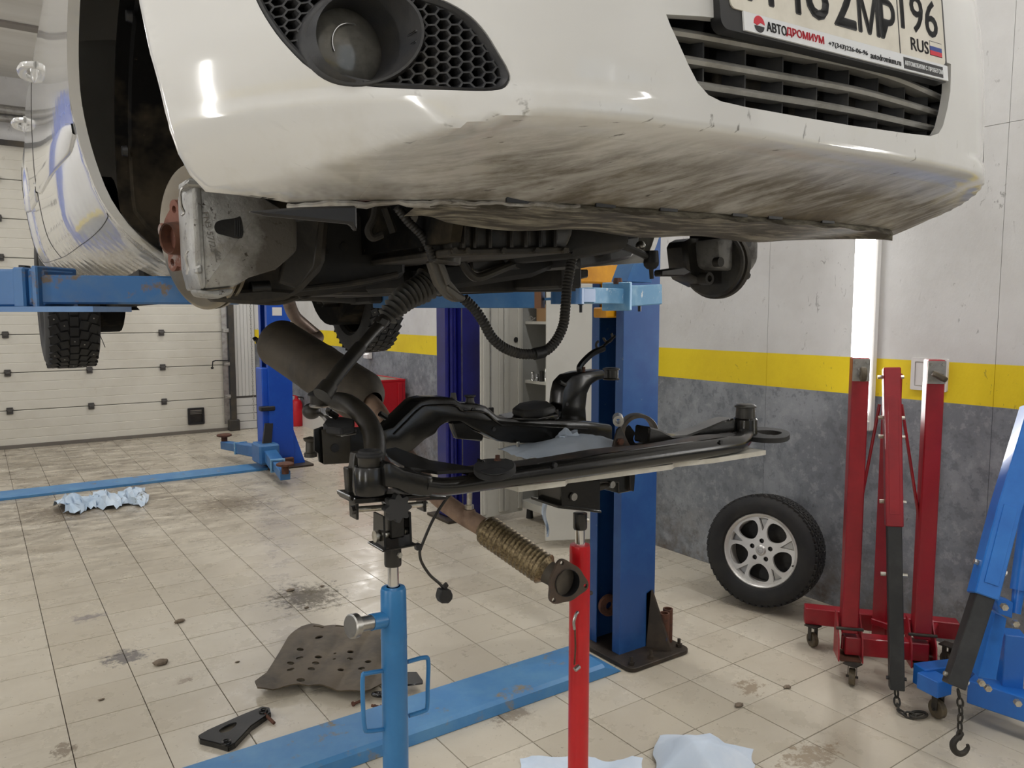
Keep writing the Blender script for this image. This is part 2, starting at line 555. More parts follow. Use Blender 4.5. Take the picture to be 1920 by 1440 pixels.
# floor: a bed of grout with one tile at a time laid on it
mb = MB().box(((XL + XW) / 2, (YN + YF) / 2, -0.055), (XW - XL + 0.4, YF - YN + 0.4, 0.10))
floor = struct('floor', mb, M_GROUT, label='beige tiled workshop floor with dirt and dark joints')
TP = 0.302
def tile_mesh(mbd, x, y, s, h0=-0.0055, h1=0.0, ch=0.0012):
    a = s / 2
    vs = [(x + i * a, y + j * a, h0) for i, j in ((-1, -1), (1, -1), (1, 1), (-1, 1))]
    vs += [(x + i * a, y + j * a, h1 - ch) for i, j in ((-1, -1), (1, -1), (1, 1), (-1, 1))]
    b = a - ch
    vs += [(x + i * b, y + j * b, h1) for i, j in ((-1, -1), (1, -1), (1, 1), (-1, 1))]
    fs = [[8, 9, 10, 11]]
    for k in range(4):
        l = (k + 1) % 4
        fs += [[k, l, 4 + l, 4 + k], [4 + k, 4 + l, 8 + l, 8 + k]]
    mbd.add(vs, fs)
xs = [2.945 + TP / 2 + TP * k for k in range(-26, 4)]
ys = [2.354 + TP / 2 + TP * k for k in range(-20, 31)]
cells = []
for x in xs:
    for y in ys:
        if x + TP / 2 > XW or x - TP / 2 < XL or y - TP / 2 < YN or y + TP / 2 > YF: 
            cells.append((0, x, y)); continue
        a = 0
        d = (V((x, y, 0)) - CC).dot(cf)
        if d > 0.4:
            q = [proj((x + i * TP / 2, y + j * TP / 2, 0)) for i, j in ((-1, -1), (1, -1), (1, 1), (-1, 1))]
            if all(-30 < p[0] < 1950 and p[1] < 1500 and p[2] > 0.3 for p in q):
                a = abs(sum(q[i][0] * q[(i + 1) % 4][1] - q[(i + 1) % 4][0] * q[i][1] for i in range(4))) / 2
        cells.append((a, x, y))
cells.sort(key=lambda c: -c[0])
tb = MB(); tile_mesh(tb, 0, 0, TP - 0.0035)
tme = tb.mesh('tile', M_TILE, smooth=False)
rest = MB()
for i, (a, x, y) in enumerate(cells):
    if i < 300 and a > 0:
        o = bpy.data.objects.new('tile', tme)
        COL.objects.link(o)
        o.parent = floor
        o.location = (x, y, random.uniform(-0.0006, 0.0004))
        o.rotation_euler = (random.uniform(-0.0016, 0.0016), random.uniform(-0.0016, 0.0016), random.choice((0, 1, 2, 3)) * math.pi / 2)
    elif x < XW and y < YF: 
        if x + TP / 2 > XW or y + TP / 2 > YF: continue
        tile_mesh(rest, x, y, TP - 0.0035)
# cut tiles along the two walls
ro = struct('floor_tiles_beyond', rest, M_TILE, parent=floor)
ro['kind'] = 'stuff'
cut = MB()
xe = [x for x in xs if x + TP / 2 <= XW][-1] + TP / 2 + 0.002
for y in ys:
    if y + TP / 2 < YF and y - TP / 2 > YN: cut.box(((xe + XW) / 2, y, -0.003), (XW - xe, TP - 0.0035, 0.006))
co = struct('cut_tiles', cut, M_TILE, parent=floor); co['kind'] = 'stuff'

# right wall: joined strand boards
mb = MB().box((XW + 0.11, (YN + YF) / 2, ZC / 2 - 0.002), (0.19, YF - YN + 0.4, ZC + 0.006))
wr = struct('wall_right', mb, M_SEAM, label='right wall, white above, yellow stripe, grey below')
for k in range(-3, 9):
    a = 1.714 + 1.305 * k
    b = min(a + 1.305, YF)
    a = max(a, YN)
    if b <= a: continue
    for (z0, z1) in ((0, 2.585), (2.585, ZC)):
        struct('wall_panel', MB().box((XW + 0.006, (a + b) / 2, (z0 + z1) / 2), (0.0115, b - a - 0.0022, z1 - z0 - 0.0022)), M_WALL, parent=wr)

# far wall with the gate opening
GX0, GX1, GZ = -1.4, 2.96, 3.80
mb = MB()
mb.box(((GX1 + XW) / 2 + 0.02, YF + 0.1, ZC / 2), (XW - GX1 - 0.04, 0.2, ZC))
mb.box(((GX0 + GX1) / 2, YF + 0.1, (GZ + ZC) / 2), (GX1 - GX0 + 0.08, 0.2, ZC - GZ))
mb.box(((XL + GX0) / 2, YF + 0.1, ZC / 2), (GX0 - XL, 0.2, ZC))
struct('wall_far', mb, M_WALL, label='far wall around the sectional gate')
mb = MB().box((XL - 0.1, (YN + YF) / 2, ZC / 2), (0.2, YF - YN, ZC))
struct('wall_left', mb, M_WALL)
# near wall with a row of windows
mb = MB()
WX = [(0.8, 3.0)]
z0, z1 = 1.2, 3.4
mb.box(((XL + XW) / 2, YN - 0.1, z0 / 2), (XW - XL, 0.2, z0))
mb.box(((XL + XW) / 2, YN - 0.1, (z1 + ZC) / 2), (XW - XL, 0.2, ZC - z1))
e = [XL] + [q for p in WX for q in p] + [XW]
for i in range(0, len(e), 2): mb.box(((e[i] + e[i + 1]) / 2, YN - 0.1, (z0 + z1) / 2), (e[i + 1] - e[i], 0.2, z1 - z0))
struct('wall_near', mb, M_WALL)
M_FRAME = pm('window_frame_white', (0.7, 0.7, 0.7), 0.4)
tg = NT('window_glass')
gl = tg.n('ShaderNodeBsdfGlossy'); gl.inputs['Roughness'].default_value = 0.02
tr = tg.n('ShaderNodeBsdfTransparent')
mx = tg.n('ShaderNodeMixShader'); mx.inputs[0].default_value = 0.08
tg.l(tr.outputs[0], mx.inputs[1]); tg.l(gl.outputs[0], mx.inputs[2])
tg.l(mx.outputs[0], tg.t.nodes['Material Output'].inputs[0])
M_GLASSW = tg.m
for i, (a, b) in enumerate(WX):
    fr = MB()
    for (c, s) in ((((a + b) / 2, YN - 0.1, z0 + 0.03), (b - a, 0.07, 0.06)), (((a + b) / 2, YN - 0.1, z1 - 0.03), (b - a, 0.07, 0.06)),
                   ((a + 0.03, YN - 0.1, (z0 + z1) / 2), (0.06, 0.07, z1 - z0)), ((b - 0.03, YN - 0.1, (z0 + z1) / 2), (0.06, 0.07, z1 - z0)),
                   (((a + b) / 2, YN - 0.1, (z0 + z1) / 2), (0.06, 0.06, z1 - z0))): fr.box(c, s)
    wo = struct('window_%d' % (i + 1), fr, M_FRAME)
    for c in ((a * 3 + b) / 4, (a + b * 3) / 4): struct('pane', MB().box((c, YN - 0.1, (z0 + z1) / 2), ((b - a) / 2 - 0.06, 0.006, z1 - z0 - 0.12)), M_GLASSW, parent=wo)

# ceiling of white boards with two dark cover strips
M_CEIL = pm('ceiling_white', srgb(206, 204, 198), 0.6, col2=srgb(194, 191, 184), ns=1.2, kind='Position', stretch=(0.4, 3, 1))
ce = struct('ceiling', MB().box(((XL + XW) / 2, (YN + YF) / 2, ZC + 0.1), (XW - XL, YF - YN, 0.2)), M_CEIL)
M_STRIP = pm('ceiling_strip_grey', srgb(128, 122, 116), 0.6)
ya, yb = atz(0, 36, ZC).y, atz(0, 46, ZC).y
struct('trim_1', MB().box((-0.3, (ya + yb) / 2, ZC - 0.012), (8.4, abs(ya - yb), 0.022)), M_STRIP)

# sectional gate
M_GATE = pm('gate_cream_steel', srgb(212, 208, 196), 0.45, col2=srgb(202, 197, 184), ns=1.5, kind='Position', spot=srgb(168, 158, 138), ss=6, slo=0.66, shi=0.82)
gate_root = struct('door_1', MB().box(((GX0 + GX1) / 2, YF + 0.07, GZ / 2), (GX1 - GX0, 0.02, GZ)), M_SEAM, label='closed cream sectional gate with small dark hinges', base=(0.8, YF, 0))
PH = 0.475
prof = []
for k in range(4):
    zz = 0.004 + k * (PH - 0.008) / 4
    prof += [(0.004, zz), (0.0, zz + 0.006), (0.0, zz + (PH - 0.008) / 4 - 0.006), (0.004, zz + (PH - 0.008) / 4)]
pv = [(x, YF + 0.002 + d, z) for x in (GX0, GX1) for d, z in prof]
pmb = MB(); n = len(prof)
pmb.add(pv + [(x, YF + 0.045, z) for x in (GX0, GX1) for z in (prof[0][1], prof[-1][1])],
        [[i, i + 1, n + i + 1, n + i] for i in range(n - 1)] + [[2 * n, 2 * n + 1, 2 * n + 3, 2 * n + 2]])
pme = pmb.mesh('panel', M_GATE, V((0.8, YF, 0)), 20, True)
for k in range(8):
    o = bpy.data.objects.new('panel', pme); COL.objects.link(o); o.parent = gate_root; o.location = (0, 0, k * PH)
M_HINGE = pm('hinge_grey', (0.09, 0.085, 0.08), 0.5, 0.5)
hb = MB()
hb.box((0, -0.012, 0.0), (0.07, 0.02, 0.085), bev=0.004)
hb.box((0, -0.03, 0.0), (0.05, 0.025, 0.035), bev=0.004)
hb.tube([(-0.04, -0.028, 0.012), (0.04, -0.028, 0.012)], 0.008, 8)
hme = hb.mesh('hinge', M_HINGE)
for k in range(1, 8):
    for x in (-0.58, 0.31, 1.21, 2.10):
        o = bpy.data.objects.new('hinge', hme); COL.objects.link(o); o.parent = gate_root; o.location = V((x, YF, k * PH)) - gate_root.location
hb = MB()
fx0, fx1, fz0, fz1 = 2.40, 2.62, 0.125, 0.358
hb.prism(rrect(fx0, fz0, fx1, fz1, 0.01, 2), (0, YF - 0.012, 0), (1, 0, 0), (0, 0, 1), 0.03, [rrect(fx0 + 0.028, fz0 + 0.028, fx1 - 0.028, fz1 - 0.028, 0.006, 2)])
vent = struct('vent_hatch', hb, M_BLACK, parent=gate_root, label='small black vent hatch')
hb = MB().box(((fx0 + fx1) / 2, YF - 0.002, (fz0 + fz1) / 2 - 0.03), (0.165, 0.012, 0.12))
for k in range(3): hb.beam((fx0 + 0.03, YF - 0.012, fz1 - 0.05 - 0.02 * k), (fx1 - 0.03, YF - 0.012, fz1 - 0.05 - 0.02 * k), 0.006, 0.01)
struct('vent_grating', hb, M_GRIME2, parent=gate_root)
struct('bottom_seal', MB().box((0.78, YF - 0.004, 0.02), (GX1 - GX0, 0.05, 0.045)), pm('seal_grey', srgb(112, 106, 98), 0.8), parent=gate_root)
# guide rail, brackets and rollers on the right jamb
M_GALV = pm('galvanised', (0.38, 0.37, 0.35), 0.42, 0.8, col2=(0.22, 0.21, 0.2), ns=12)
M_DKRAIL = pm('dark_rail', (0.05, 0.047, 0.043), 0.6, 0.3, col2=(0.09, 0.075, 0.055), ns=4)
rb = MB()
rb.box((3.015, YF - 0.05, 1.95), (0.075, 0.09, 3.9)); rb.box((3.01, YF - 0.075, 0.08), (0.15, 0.1, 0.16), bev=0.01)
struct('guide_rail', rb, M_DKRAIL, parent=gate_root)
rb = MB().box((2.93, YF - 0.035, 1.95), (0.075, 0.012, 3.7))
struct('rail_flange', rb, M_GALV, parent=gate_root)
for k in range(1, 8):
    rb = MB().box((2.955, YF - 0.06, k * PH + 0.02), (0.115, 0.05, 0.055), bev=0.006)
    rb.tube([(2.93, YF - 0.08, k * PH + 0.02), (3.03, YF - 0.08, k * PH + 0.02)], 0.012, 8)
    struct('roller_bracket', rb, M_GALV, parent=gate_root)
p = lambda a, b: aty(a, b, YF - 0.09)
rb = MB().tube([p(430, 676), p(404, 676), p(399, 678), p(398, 690)], 0.009, 8)
rb.tube([p(398, 688), p(398, 692)], [0.02, 0.016], 10)
struct('bolt_handle', rb, M_BLACK, parent=gate_root)
# spring shaft above the gate
sh = MB()
for (z, r) in ((4.02, 0.045), (4.12, 0.06)): sh.tube([(XL + 0.3, YF - 0.16, z), (3.1, YF - 0.16, z)], r, 14)
for x in (-1.3, 0.1, 1.5, 3.0): sh.box((x, YF - 0.09, 4.05), (0.03, 0.18, 0.34))
struct('spring_shaft', sh, M_GALV, parent=gate_root)
struct('lintel_rail', MB().box((0.78, YF - 0.03, 3.76), (GX1 - GX0 + 0.2, 0.06, 0.06)), M_DKRAIL, parent=gate_root)
# white vertical cladding between gate and corner
M_CLAD = pm('white_cladding', srgb(206, 205, 201), 0.4)
cl = struct('trim_2', MB().box((3.21, YF - 0.01, ZC / 2), (0.30, 0.02, ZC)), M_SEAM, label='white clad strip beside the gate')
for k in range(6): struct('cladding_board', MB().box((3.078 + 0.05 * k, YF - 0.027, 2.5), (0.047, 0.016, 4.02), bev=0.003), M_CLAD, parent=cl)
for k in range(4): struct('plinth_board', MB().box((3.2, YF - 0.03, 0.06 + 0.115 * k), (0.30, 0.02, 0.108), bev=0.003), M_CLAD, parent=cl)
struct('baseboard_far', MB().box((3.72, YF - 0.02, 0.22), (0.58, 0.04, 0.44)), M_CLAD)
struct('baseboard_right', MB().box((XW - 0.02, 10.6, 0.13), (0.04, 1.6, 0.26)), M_CLAD)

# lamps: ceiling fluorescents
M_TUBE = glow('tube_light', (1.0, 0.985, 0.965), 14.0)
M_LAMPBODY = pm('lamp_body_white', (0.78, 0.77, 0.75), 0.4)
def ceiling_lamp(x, y, label):
    t = Thing('ceiling_lamp', label, 'lamp', (x, y, ZC - 0.11), 'ceiling lamps')
    t.part('lamp_body', MB().box((x, y, ZC - 0.035), (0.20, 1.56, 0.07), bev=0.012), M_LAMPBODY)
    for s in (-0.05, 0.05):
        t.part('tube', MB().tube([(x + s, y - 0.74, ZC - 0.09), (x + s, y + 0.74, ZC - 0.09)], 0.014, 10), M_TUBE)
    ld = bpy.data.lights.new('ceiling_lamp_light', 'AREA')
    ld.shape = 'RECTANGLE'; ld.size = 0.14; ld.size_y = 1.48; ld.energy = 38; ld.color = (1.0, 0.985, 0.965)
    lo = bpy.data.objects.new('ceiling_lamp_light', ld); COL.objects.link(lo)
    lo.parent = t.o; lo.location = (0, 0, -0.012)
where = {-1.7: 'left', 2.7: 'right'}
for x in (-1.7, 2.7):
    for y, wy in ((-2.2, 'nearest the window'), (0.6, 'above the car nose'), (3.9, 'above the car'), (7.2, 'above the far lift'), (10.2, 'nearest the gate')):
        ceiling_lamp(x, y, 'white twin tube ceiling lamp, %s row, %s' % (where[x], wy))

# ================================================================== the white car on the lift
CAR = Matrix.Translation((1.06, 1.5, 1.62)) @ Matrix.Rotation(-0.0132, 4, 'Z') @ Matrix.Rotation(-0.02, 4, 'Y')
CARI = CAR.inverted()
LO = CARI @ CC
CAR3 = CARI.to_3x3()
def lray(px, py): return CAR3 @ ray(px, py)
def LV(px, py, v): d = lray(px, py); return LO + d * ((v - LO.y) / d.y)
def LU(px, py, u): d = lray(px, py); return LO + d * ((u - LO.x) / d.x)
def LW(px, py, w_): d = lray(px, py); return LO + d * ((w_ - LO.z) / d.z)
def LD(px, py, D): return LO + lray(px, py) * D

def paint(name, under=False):
    t = NT(name)
    ob = t.coord('Object')
    sp = t.n('ShaderNodeSeparateXYZ'); t.l(t.n('ShaderNodeTexCoord').outputs['Object'], sp.inputs[0])
    c = (0.70, 0.697, 0.68)
    # road dirt thrown on the chin and sills: streaks that lie back along the air flow
    def along(vec):
        x = t.n('ShaderNodeVectorMath', operation='DOT_PRODUCT')
        t.l(t.n('ShaderNodeTexCoord').outputs['Object'], x.inputs[0]); x.inputs[1].default_value = vec
        return x.outputs['Value']
    cb_ = t.n('ShaderNodeCombineXYZ')
    t.l(along((2.4, -1.6, 1.6)), cb_.inputs[0]); t.l(along((9.0, 13.0, -2.0)), cb_.inputs[1]); t.l(along((0, 0, 3.0)), cb_.inputs[2])
    st = cb_.outputs[0]
    nz = t.noise(st, 2.6, 7, 0.72, 0.3)
    blot = t.noise(ob, 4.0, 5, 0.65)
    if not under:
        low = t.ramp(sp.outputs['Z'], 0.312, 0.272)
        mid = t.ramp(sp.outputs['X'], -0.70, -0.50)
        k = t.math('MULTIPLY', t.math('MULTIPLY', low, mid, True), t.ramp(t.math('ADD', t.math('MULTIPLY', nz, 0.66), t.math('MULTIPLY', blot, 0.34)), 0.41, 0.56), True)
        c = t.mix(t.math('MULTIPLY', k, 0.9), c, srgb(70, 62, 46))
        k0 = t.math('MULTIPLY', t.math('MULTIPLY', low, mid, True), 0.55)
        c = t.mix(k0, c, srgb(108, 100, 86))
        lip = t.math('MULTIPLY', t.ramp(sp.outputs['Z'], 0.262, 0.242), t.ramp(blot, 0.40, 0.56), True)
        c = t.mix(t.math('MULTIPLY', lip, 0.75), c, srgb(78, 68, 52))
        scr = t.math('MULTIPLY', t.math('MULTIPLY', t.ramp(t.noise(st, 7, 4, 0.6), 0.66, 0.72), t.ramp(sp.outputs['Z'], 0.38, 0.30), True), t.ramp(sp.outputs['X'], -0.75, -0.55), True)
        c = t.mix(t.math('MULTIPLY', scr, 0.8), c, srgb(52, 46, 38))
        yl = t.math('MULTIPLY', t.ramp(sp.outputs['Z'], 0.40, 0.22), t.ramp(t.noise(ob, 7, 5, 0.7), 0.5, 0.8), True)
        c = t.mix(t.math('MULTIPLY', yl, 0.5), c, srgb(178, 168, 142))
        dirty = t.math('MULTIPLY', low, mid, True)
        t.set(c, t.math('ADD', t.math('MULTIPLY', dirty, 0.5), 0.10, True), 0.0, 0.5)
        t.l(t.math('MULTIPLY', t.math('SUBTRACT', 1.0, dirty), 0.55), t.b.inputs['Coat Weight'])
    else:
        k = t.math('MULTIPLY', t.ramp(sp.outputs['Z'], 0.36, 0.22), t.ramp(t.noise(t.coord('Object', (1, 1, 3)), 3.5, 6, 0.7), 0.34, 0.62), True)
        c = t.mix(t.math('MULTIPLY', k, 0.75), c, srgb(168, 156, 124))
        t.set(c, t.math('ADD', t.math('MULTIPLY', k, 0.3), 0.08, True), 0.0, 0.5, 0.6)
    t.b.inputs['Coat Roughness'].default_value = 0.04
    return t.m
M_PAINT = paint('white_bumper_paint')
M_SIDE = paint('white_body_paint', True)
M_TRIMBLK = pm('textured_black_plastic', (0.022, 0.023, 0.026), 0.5, col2=(0.04, 0.038, 0.036), ns=20, bump=0.15, bs=400)
M_GLASSC = pm('tinted_glass', (0.015, 0.018, 0.018), 0.04, spec=0.8)
M_LINER = pm('dusty_wheel_liner', (0.0045, 0.0045, 0.0045), 0.85, col2=(0.040, 0.032, 0.021), ns=3.6, lo=0.50, hi=0.64, spot=(0.09, 0.075, 0.055), ss=40, slo=0.68, shi=0.76, bump=0.4, bs=50, spec=0.10)

car = Thing('car', 'white car raised on the blue lift with its front wheels off', 'car', M=CAR)

# ---- bumper skin: v as a function of (u, w)
V0, KU, PU = -0.842, 0.77, 4.0
AV = -0.03                # front axle
def zc_(u): return 0.312 - 0.05 * smooth01(0.50, 0.75, abs(u))
def zb_(u): return ZB
ZB = 0.238
def bv(u, w_):
    a = abs(u)
    base = V0 + KU * a ** PU
    up = w_ - 0.41
    if up > 0: base += 0.45 * up * up
    # slight shelf under the fog lamp and grille
    sh = -0.006 * smooth01(0.348, 0.334, w_) * smooth01(0.30, 0.45, a)
    zc, zb = zc_(u), zb_(u)
    t = max(0.0, (zc - w_) / (zc - zb))
    ww = smooth01(0.80, 0.50, a)
    cen = 0.155 * (t ** 1.08) + 0.02 * smooth01(0.0, 0.12, t)
    zr = 0.42
    tr_ = max(0.0, (zr - w_) / (zr - zb))
    cor = 0.145 * tr_ ** 2.6 + 0.02 * tr_
    return base + sh + ww * cen + (1 - ww) * cor
def BP(u, w_, off=0.0): return V((u, bv(u, w_) + off, w_))
def bhit(px, py, off=0.0):
    """where the line of sight through a pixel meets the bumper skin"""
    d = lray(px, py)
    t, st = 0.35, 0.01
    f0 = None
    while t < 2.6:
        p = LO + d * t
        f = p.y - bv(p.x, p.z) - off
        if f0 is not None and f0 < 0 <= f:
            a, b = t - st, t
            for _ in range(25):
                m = (a + b) / 2
                p = LO + d * m
                if p.y - bv(p.x, p.z) - off < 0: a = m
                else: b = m
            return LO + d * a
        f0 = f
        t += st
    return None
def skin(outer, holes, S, su, sw, keepout=0.004, back=0.014, flange=True):
    """triangulated skin over the outline with holes, mapped by S; edges get a folded-back flange"""
    P2, E = [], []
    loops = []
    def dens(lp):
        o = []
        for i in range(len(lp)):
            a, b = V(lp[i]), V(lp[(i + 1) % len(lp)])
            m = max(1, int((b - a).length / (max(su, sw) * 0.8)))
            o += [tuple(a + (b - a) * k / m) for k in range(m)]
        return o
    outer = dens(outer)
    holes = [dens(h) for h in holes]
    for lp in [outer] + holes:
        b = len(P2)
        P2 += [V(p) for p in lp]
        E += [(b + i, b + (i + 1) % len(lp)) for i in range(len(lp))]
    nb = len(P2)
    cells = {}
    for p in P2: cells.setdefault((int(p.x / 0.02), int(p.y / 0.02)), []).append(p.copy())
    def inside(x, y, lp):
        k = False
        j = len(lp) - 1
        for i in range(len(lp)):
            (ax, ay), (bx, by) = lp[i], lp[j]
            if (ay > y) != (by > y) and x < (bx - ax) * (y - ay) / (by - ay) + ax: k = not k
            j = i
        return k
    x0, x1 = min(p[0] for p in outer), max(p[0] for p in outer)
    y0, y1 = min(p[1] for p in outer), max(p[1] for p in outer)
    def ok(x, y): return inside(x, y, outer) and not any(inside(x, y, h) for h in holes)
    nx, ny = int((x1 - x0) / su), int((y1 - y0) / sw)
    for i in range(nx + 1):
        for j in range(ny + 1):
            x, y = x0 + (i + 0.5 * (j % 2)) * su, y0 + j * sw
            if not ok(x, y): continue
            cx_, cy_ = int(x / 0.02), int(y / 0.02)
            near = False
            for a in (-1, 0, 1):
                for b in (-1, 0, 1):
                    for q in cells.get((cx_ + a, cy_ + b), ()):
                        if (q.x - x) ** 2 + (q.y - y) ** 2 < (min(su, sw) * 0.6) ** 2: near = True
            if not near: P2.append(V((x, y)))
    r = delaunay_2d_cdt(P2, E, [], 0, 1e-7)
    vv = r[0]
    ff = []
    for q in r[2]:
        c = sum((vv[i] for i in q), V((0, 0))) / len(q)
        if ok(c.x, c.y): ff.append(list(q))
    m = MB()
    vs = [S(p.x, p.y) for p in vv]
    m.add(vs, ff)
    if flange:
        e = {}
        for q in ff:
            for i in range(len(q)): e[(q[i], q[(i + 1) % len(q)])] = 1
        bnd = [k for k in e if (k[1], k[0]) not in e]
        idx = {}
        ex, fl = [], []
        for a, b in bnd:
            for c in (a, b):
                if c not in idx:
                    idx[c] = len(vs) + len(ex)
                    ex.append(S(vv[c].x, vv[c].y, back))
        m.v += ex
        m.f += [[b, a, idx[a], idx[b]] for a, b in bnd]
    return m

fog_px = [(474, -30), (480, 0), (507, 48), (540, 90), (583, 130), (640, 150), (690, 162), (773, 167), (870, 170), (923, 170), (947, 164), (957, 149), (953, 130), (940, 107), (913, 63), (883, 30), (847, 7), (810, -8), (740, -28), (660, -42), (560, -48), (500, -46)]
fog2 = []
for q in fog_px:
    p = bhit(*q)
    if p: fog2.append((p.x, p.z))
fog = spl2(fog2, 3)
gr_px = [(1249, 27), (1258, 50), (1270, 75), (1290, 120), (1308, 155), (1328, 178), (1352, 190), (1400, 201), (1500, 219), (1600, 236), (1700, 250), (1745, 255), (1760, 250), (1768, 236), (1776, 205), (1782, 170), (1783, 120), (1700, 95), (1600, 72), (1500, 53), (1400, 40), (1320, 31)]
gri = []
for q in gr_px:
    p = bhit(*q)
    if p: gri.append((p.x, p.z))
arch_px = [(258, -60), (265, 0), (285, 95), (310, 190), (322, 240), (338, 285), (360, 325), (390, 357), (420, 374)]
arch = []
for q in arch_px:
    p = bhit(*q)
    if p: arch.append((p.x, p.z))
WT = 0.74
lip = [(-0.70, ZB + 0.001), (-0.60, ZB), (-0.3, ZB), (0, ZB), (0.3, ZB), (0.6, ZB), (0.70, ZB + 0.001)]
arch = [p for p in arch if p[1] > ZB + 0.015]
outer = [(arch[0][0] + 0.02, WT)] + arch + lip + [(-a, b) for a, b in reversed(arch)] + [(-arch[0][0] - 0.02, WT)]
skb = skin(outer, [fog, [(-a, b) for a, b in fog], gri], BP, 0.010, 0.006)
bumper = car.part('bumper', skb, M_PAINT, ang=50, label='white bumper with dirty scraped chin')
# torn white lip along the bottom edge
lb = MB()
pts = []
for i in range(41):
    u = -0.70 + 0.36 * i / 40
    pts.append(BP(u, ZB, 0.006) + V((0, 0, -0.004 - 0.0015 * math.sin(i * 0.9) - 0.001 * math.sin(i * 2.3))))
lb.tube(pts, [0.0045 + 0.003 * abs(math.sin(i * 0.23 + 0.4)) for i in range(41)], 8, flat=0.7)
car.part('bumper_lip', lb, M_PAINT, under=bumper)

# ---- fog lamp insert
def fin(x, y, lp):
    k = False
    j = len(lp) - 1
    for i in range(len(lp)):
        (ax, ay), (bx, by) = lp[i], lp[j]
        if (ay > y) != (by > y) and x < (bx - ax) * (y - ay) / (by - ay) + ax: k = not k
        j = i
    return k
RC = bhit(682, 66); RL = None
def fog_insert(sg):
    mir = lambda p: V((p.x * sg, p.y, p.z))
    S = lambda u, w_, off=0: mir(BP(u, w_, off))
    lp = fog
    back = skin([(a, b) for a, b in lp], [circ(RC.x, RC.z, 0.047, 24)], lambda u, w_, o=0.0: S(u, w_, 0.026 + o), 0.02, 0.02, flange=False)
    root = car.part('fog_lamp_insert', back, M_TRIMBLK, label='black honeycomb fog lamp insert')
    # black rim around the opening
    rim = MB()
    n = len(lp)
    cxm = sum(a for a, b in lp) / n; czm = sum(b for a, b in lp) / n
    vs, fs = [], []
    for a, b in lp:
        d = V((cxm - a, czm - b)).normalized()
        for k, off in ((0.0, 0.003), (0.0035, -0.0015), (0.007, 0.002), (0.008, 0.024)):
            vs.append(S(a + d.x * k, b + d.y * k, off))
    for i in range(n):
        j = (i + 1) % n
        for k in range(3): fs.append([i * 4 + k, j * 4 + k, j * 4 + k + 1, i * 4 + k + 1])
    rim.add(vs, fs)
    car.part('insert_rim', rim, M_TRIMBLK, under=root)
    # honeycomb walls
    hc = MB()
    hw, hh = 0.0072, 0.0056       # half width, half height of a cell
    edges = set()
    def V6(cx_, cz_): return [(cx_ + hw * 1.0, cz_), (cx_ + hw * 0.5, cz_ + hh), (cx_ - hw * 0.5, cz_ + hh), (cx_ - hw, cz_), (cx_ - hw * 0.5, cz_ - hh), (cx_ + hw * 0.5, cz_ - hh)]
    x0 = min(a for a, b in lp); x1 = max(a for a, b in lp); z0 = min(b for a, b in lp); z1 = max(b for a, b in lp)
    i = 0
    x = x0
    while x < x1:
        z = z0 + (hh if i % 2 else 0)
        while z < z1:
            c6 = V6(x, z)
            for k in range(6):
                a, b = c6[k], c6[(k + 1) % 6]
                key = tuple(sorted(((round(a[0], 4), round(a[1], 4)), (round(b[0], 4), round(b[1], 4)))))
                edges.add(key)
            z += 2 * hh
        x += 1.5 * hw
        i += 1
    for a, b in sorted(edges):
        m_ = ((a[0] + b[0]) / 2, (a[1] + b[1]) / 2)
        if not (fin(a[0], a[1], lp) and fin(b[0], b[1], lp)): continue
        if (m_[0] - RC.x) ** 2 + (m_[1] - RC.z) ** 2 < 0.050 ** 2: continue
        d = (V(b) - V(a)).normalized()
        nrm = V((-d.y, d.x)) * 0.0009
        q = []
        for off in (0.005, 0.027):
            for p, s in ((a, 1), (b, 1), (b, -1), (a, -1)):
                q.append(S(p[0] + nrm.x * s, p[1] + nrm.y * s, off))
        hc.add(q, [[0, 1, 2, 3], [0, 4, 5, 1], [2, 6, 7, 3]])
    o = car.part('honeycomb', hc, M_TRIMBLK, under=root, smooth=False, kind='stuff')
    # bezel: flared ring that leads in to the lamp glass; it lies on the slanted skin
    vs, fs = [], []
    N = 48
    prof = [(0.0555, 0.016), (0.054, 0.003), (0.0515, -0.003), (0.049, -0.003), (0.0465, 0.001), (0.0445, 0.022), (0.0430, 0.044)]
    for k in range(N):
        a = 2 * math.pi * k / N
        for r_, off in prof:
            uu, ww = RC.x + r_ * math.cos(a), RC.z + r_ * math.sin(a)
            k2 = max(0.0, min(1.0, (0.049 - r_) / 0.004))
            surf = bv(uu, ww) + off
            flat_ = bv(RC.x, RC.z) + 0.006 + off
            vs.append(mir(V((uu, surf * (1 - k2) + flat_ * k2, ww))))
    L = len(prof)
    for k in range(N):
        for i in range(L - 1):
            fs.append([k * L + i, ((k + 1) % N) * L + i, ((k + 1) % N) * L + i + 1, k * L + i + 1])
    car.part('bezel', MB().add(vs, fs), M_TRIMBLK, under=root)
    lc = V((RC.x, bv(RC.x, RC.z) + 0.044, RC.z))
    lens = MB().lathe([(0.0001, -0.006), (0.012, -0.0055), (0.026, -0.003), (0.038, 0.0), (0.0435, 0.004)], mir(lc), (0, 1, 0), 40)
    car.part('lamp_lens', lens, M_LENS, under=root)
    arc = MB().torus(mir(lc) + V((0.002, -0.006, 0.0)), (0, 1, 0), 0.024, 0.0009, 20, 6, a0=-2.0, a1=0.2, ref=(0, 0, 1))
    car.part('lens_ridge', arc, M_CHROME, under=root)
M_LENS = pm('fog_lens', (0.16, 0.155, 0.14), 0.16, 0.35, col2=(0.34, 0.32, 0.28), ns=22, lo=0.5, hi=0.9)
fog_insert(1)
fog_insert(-1)

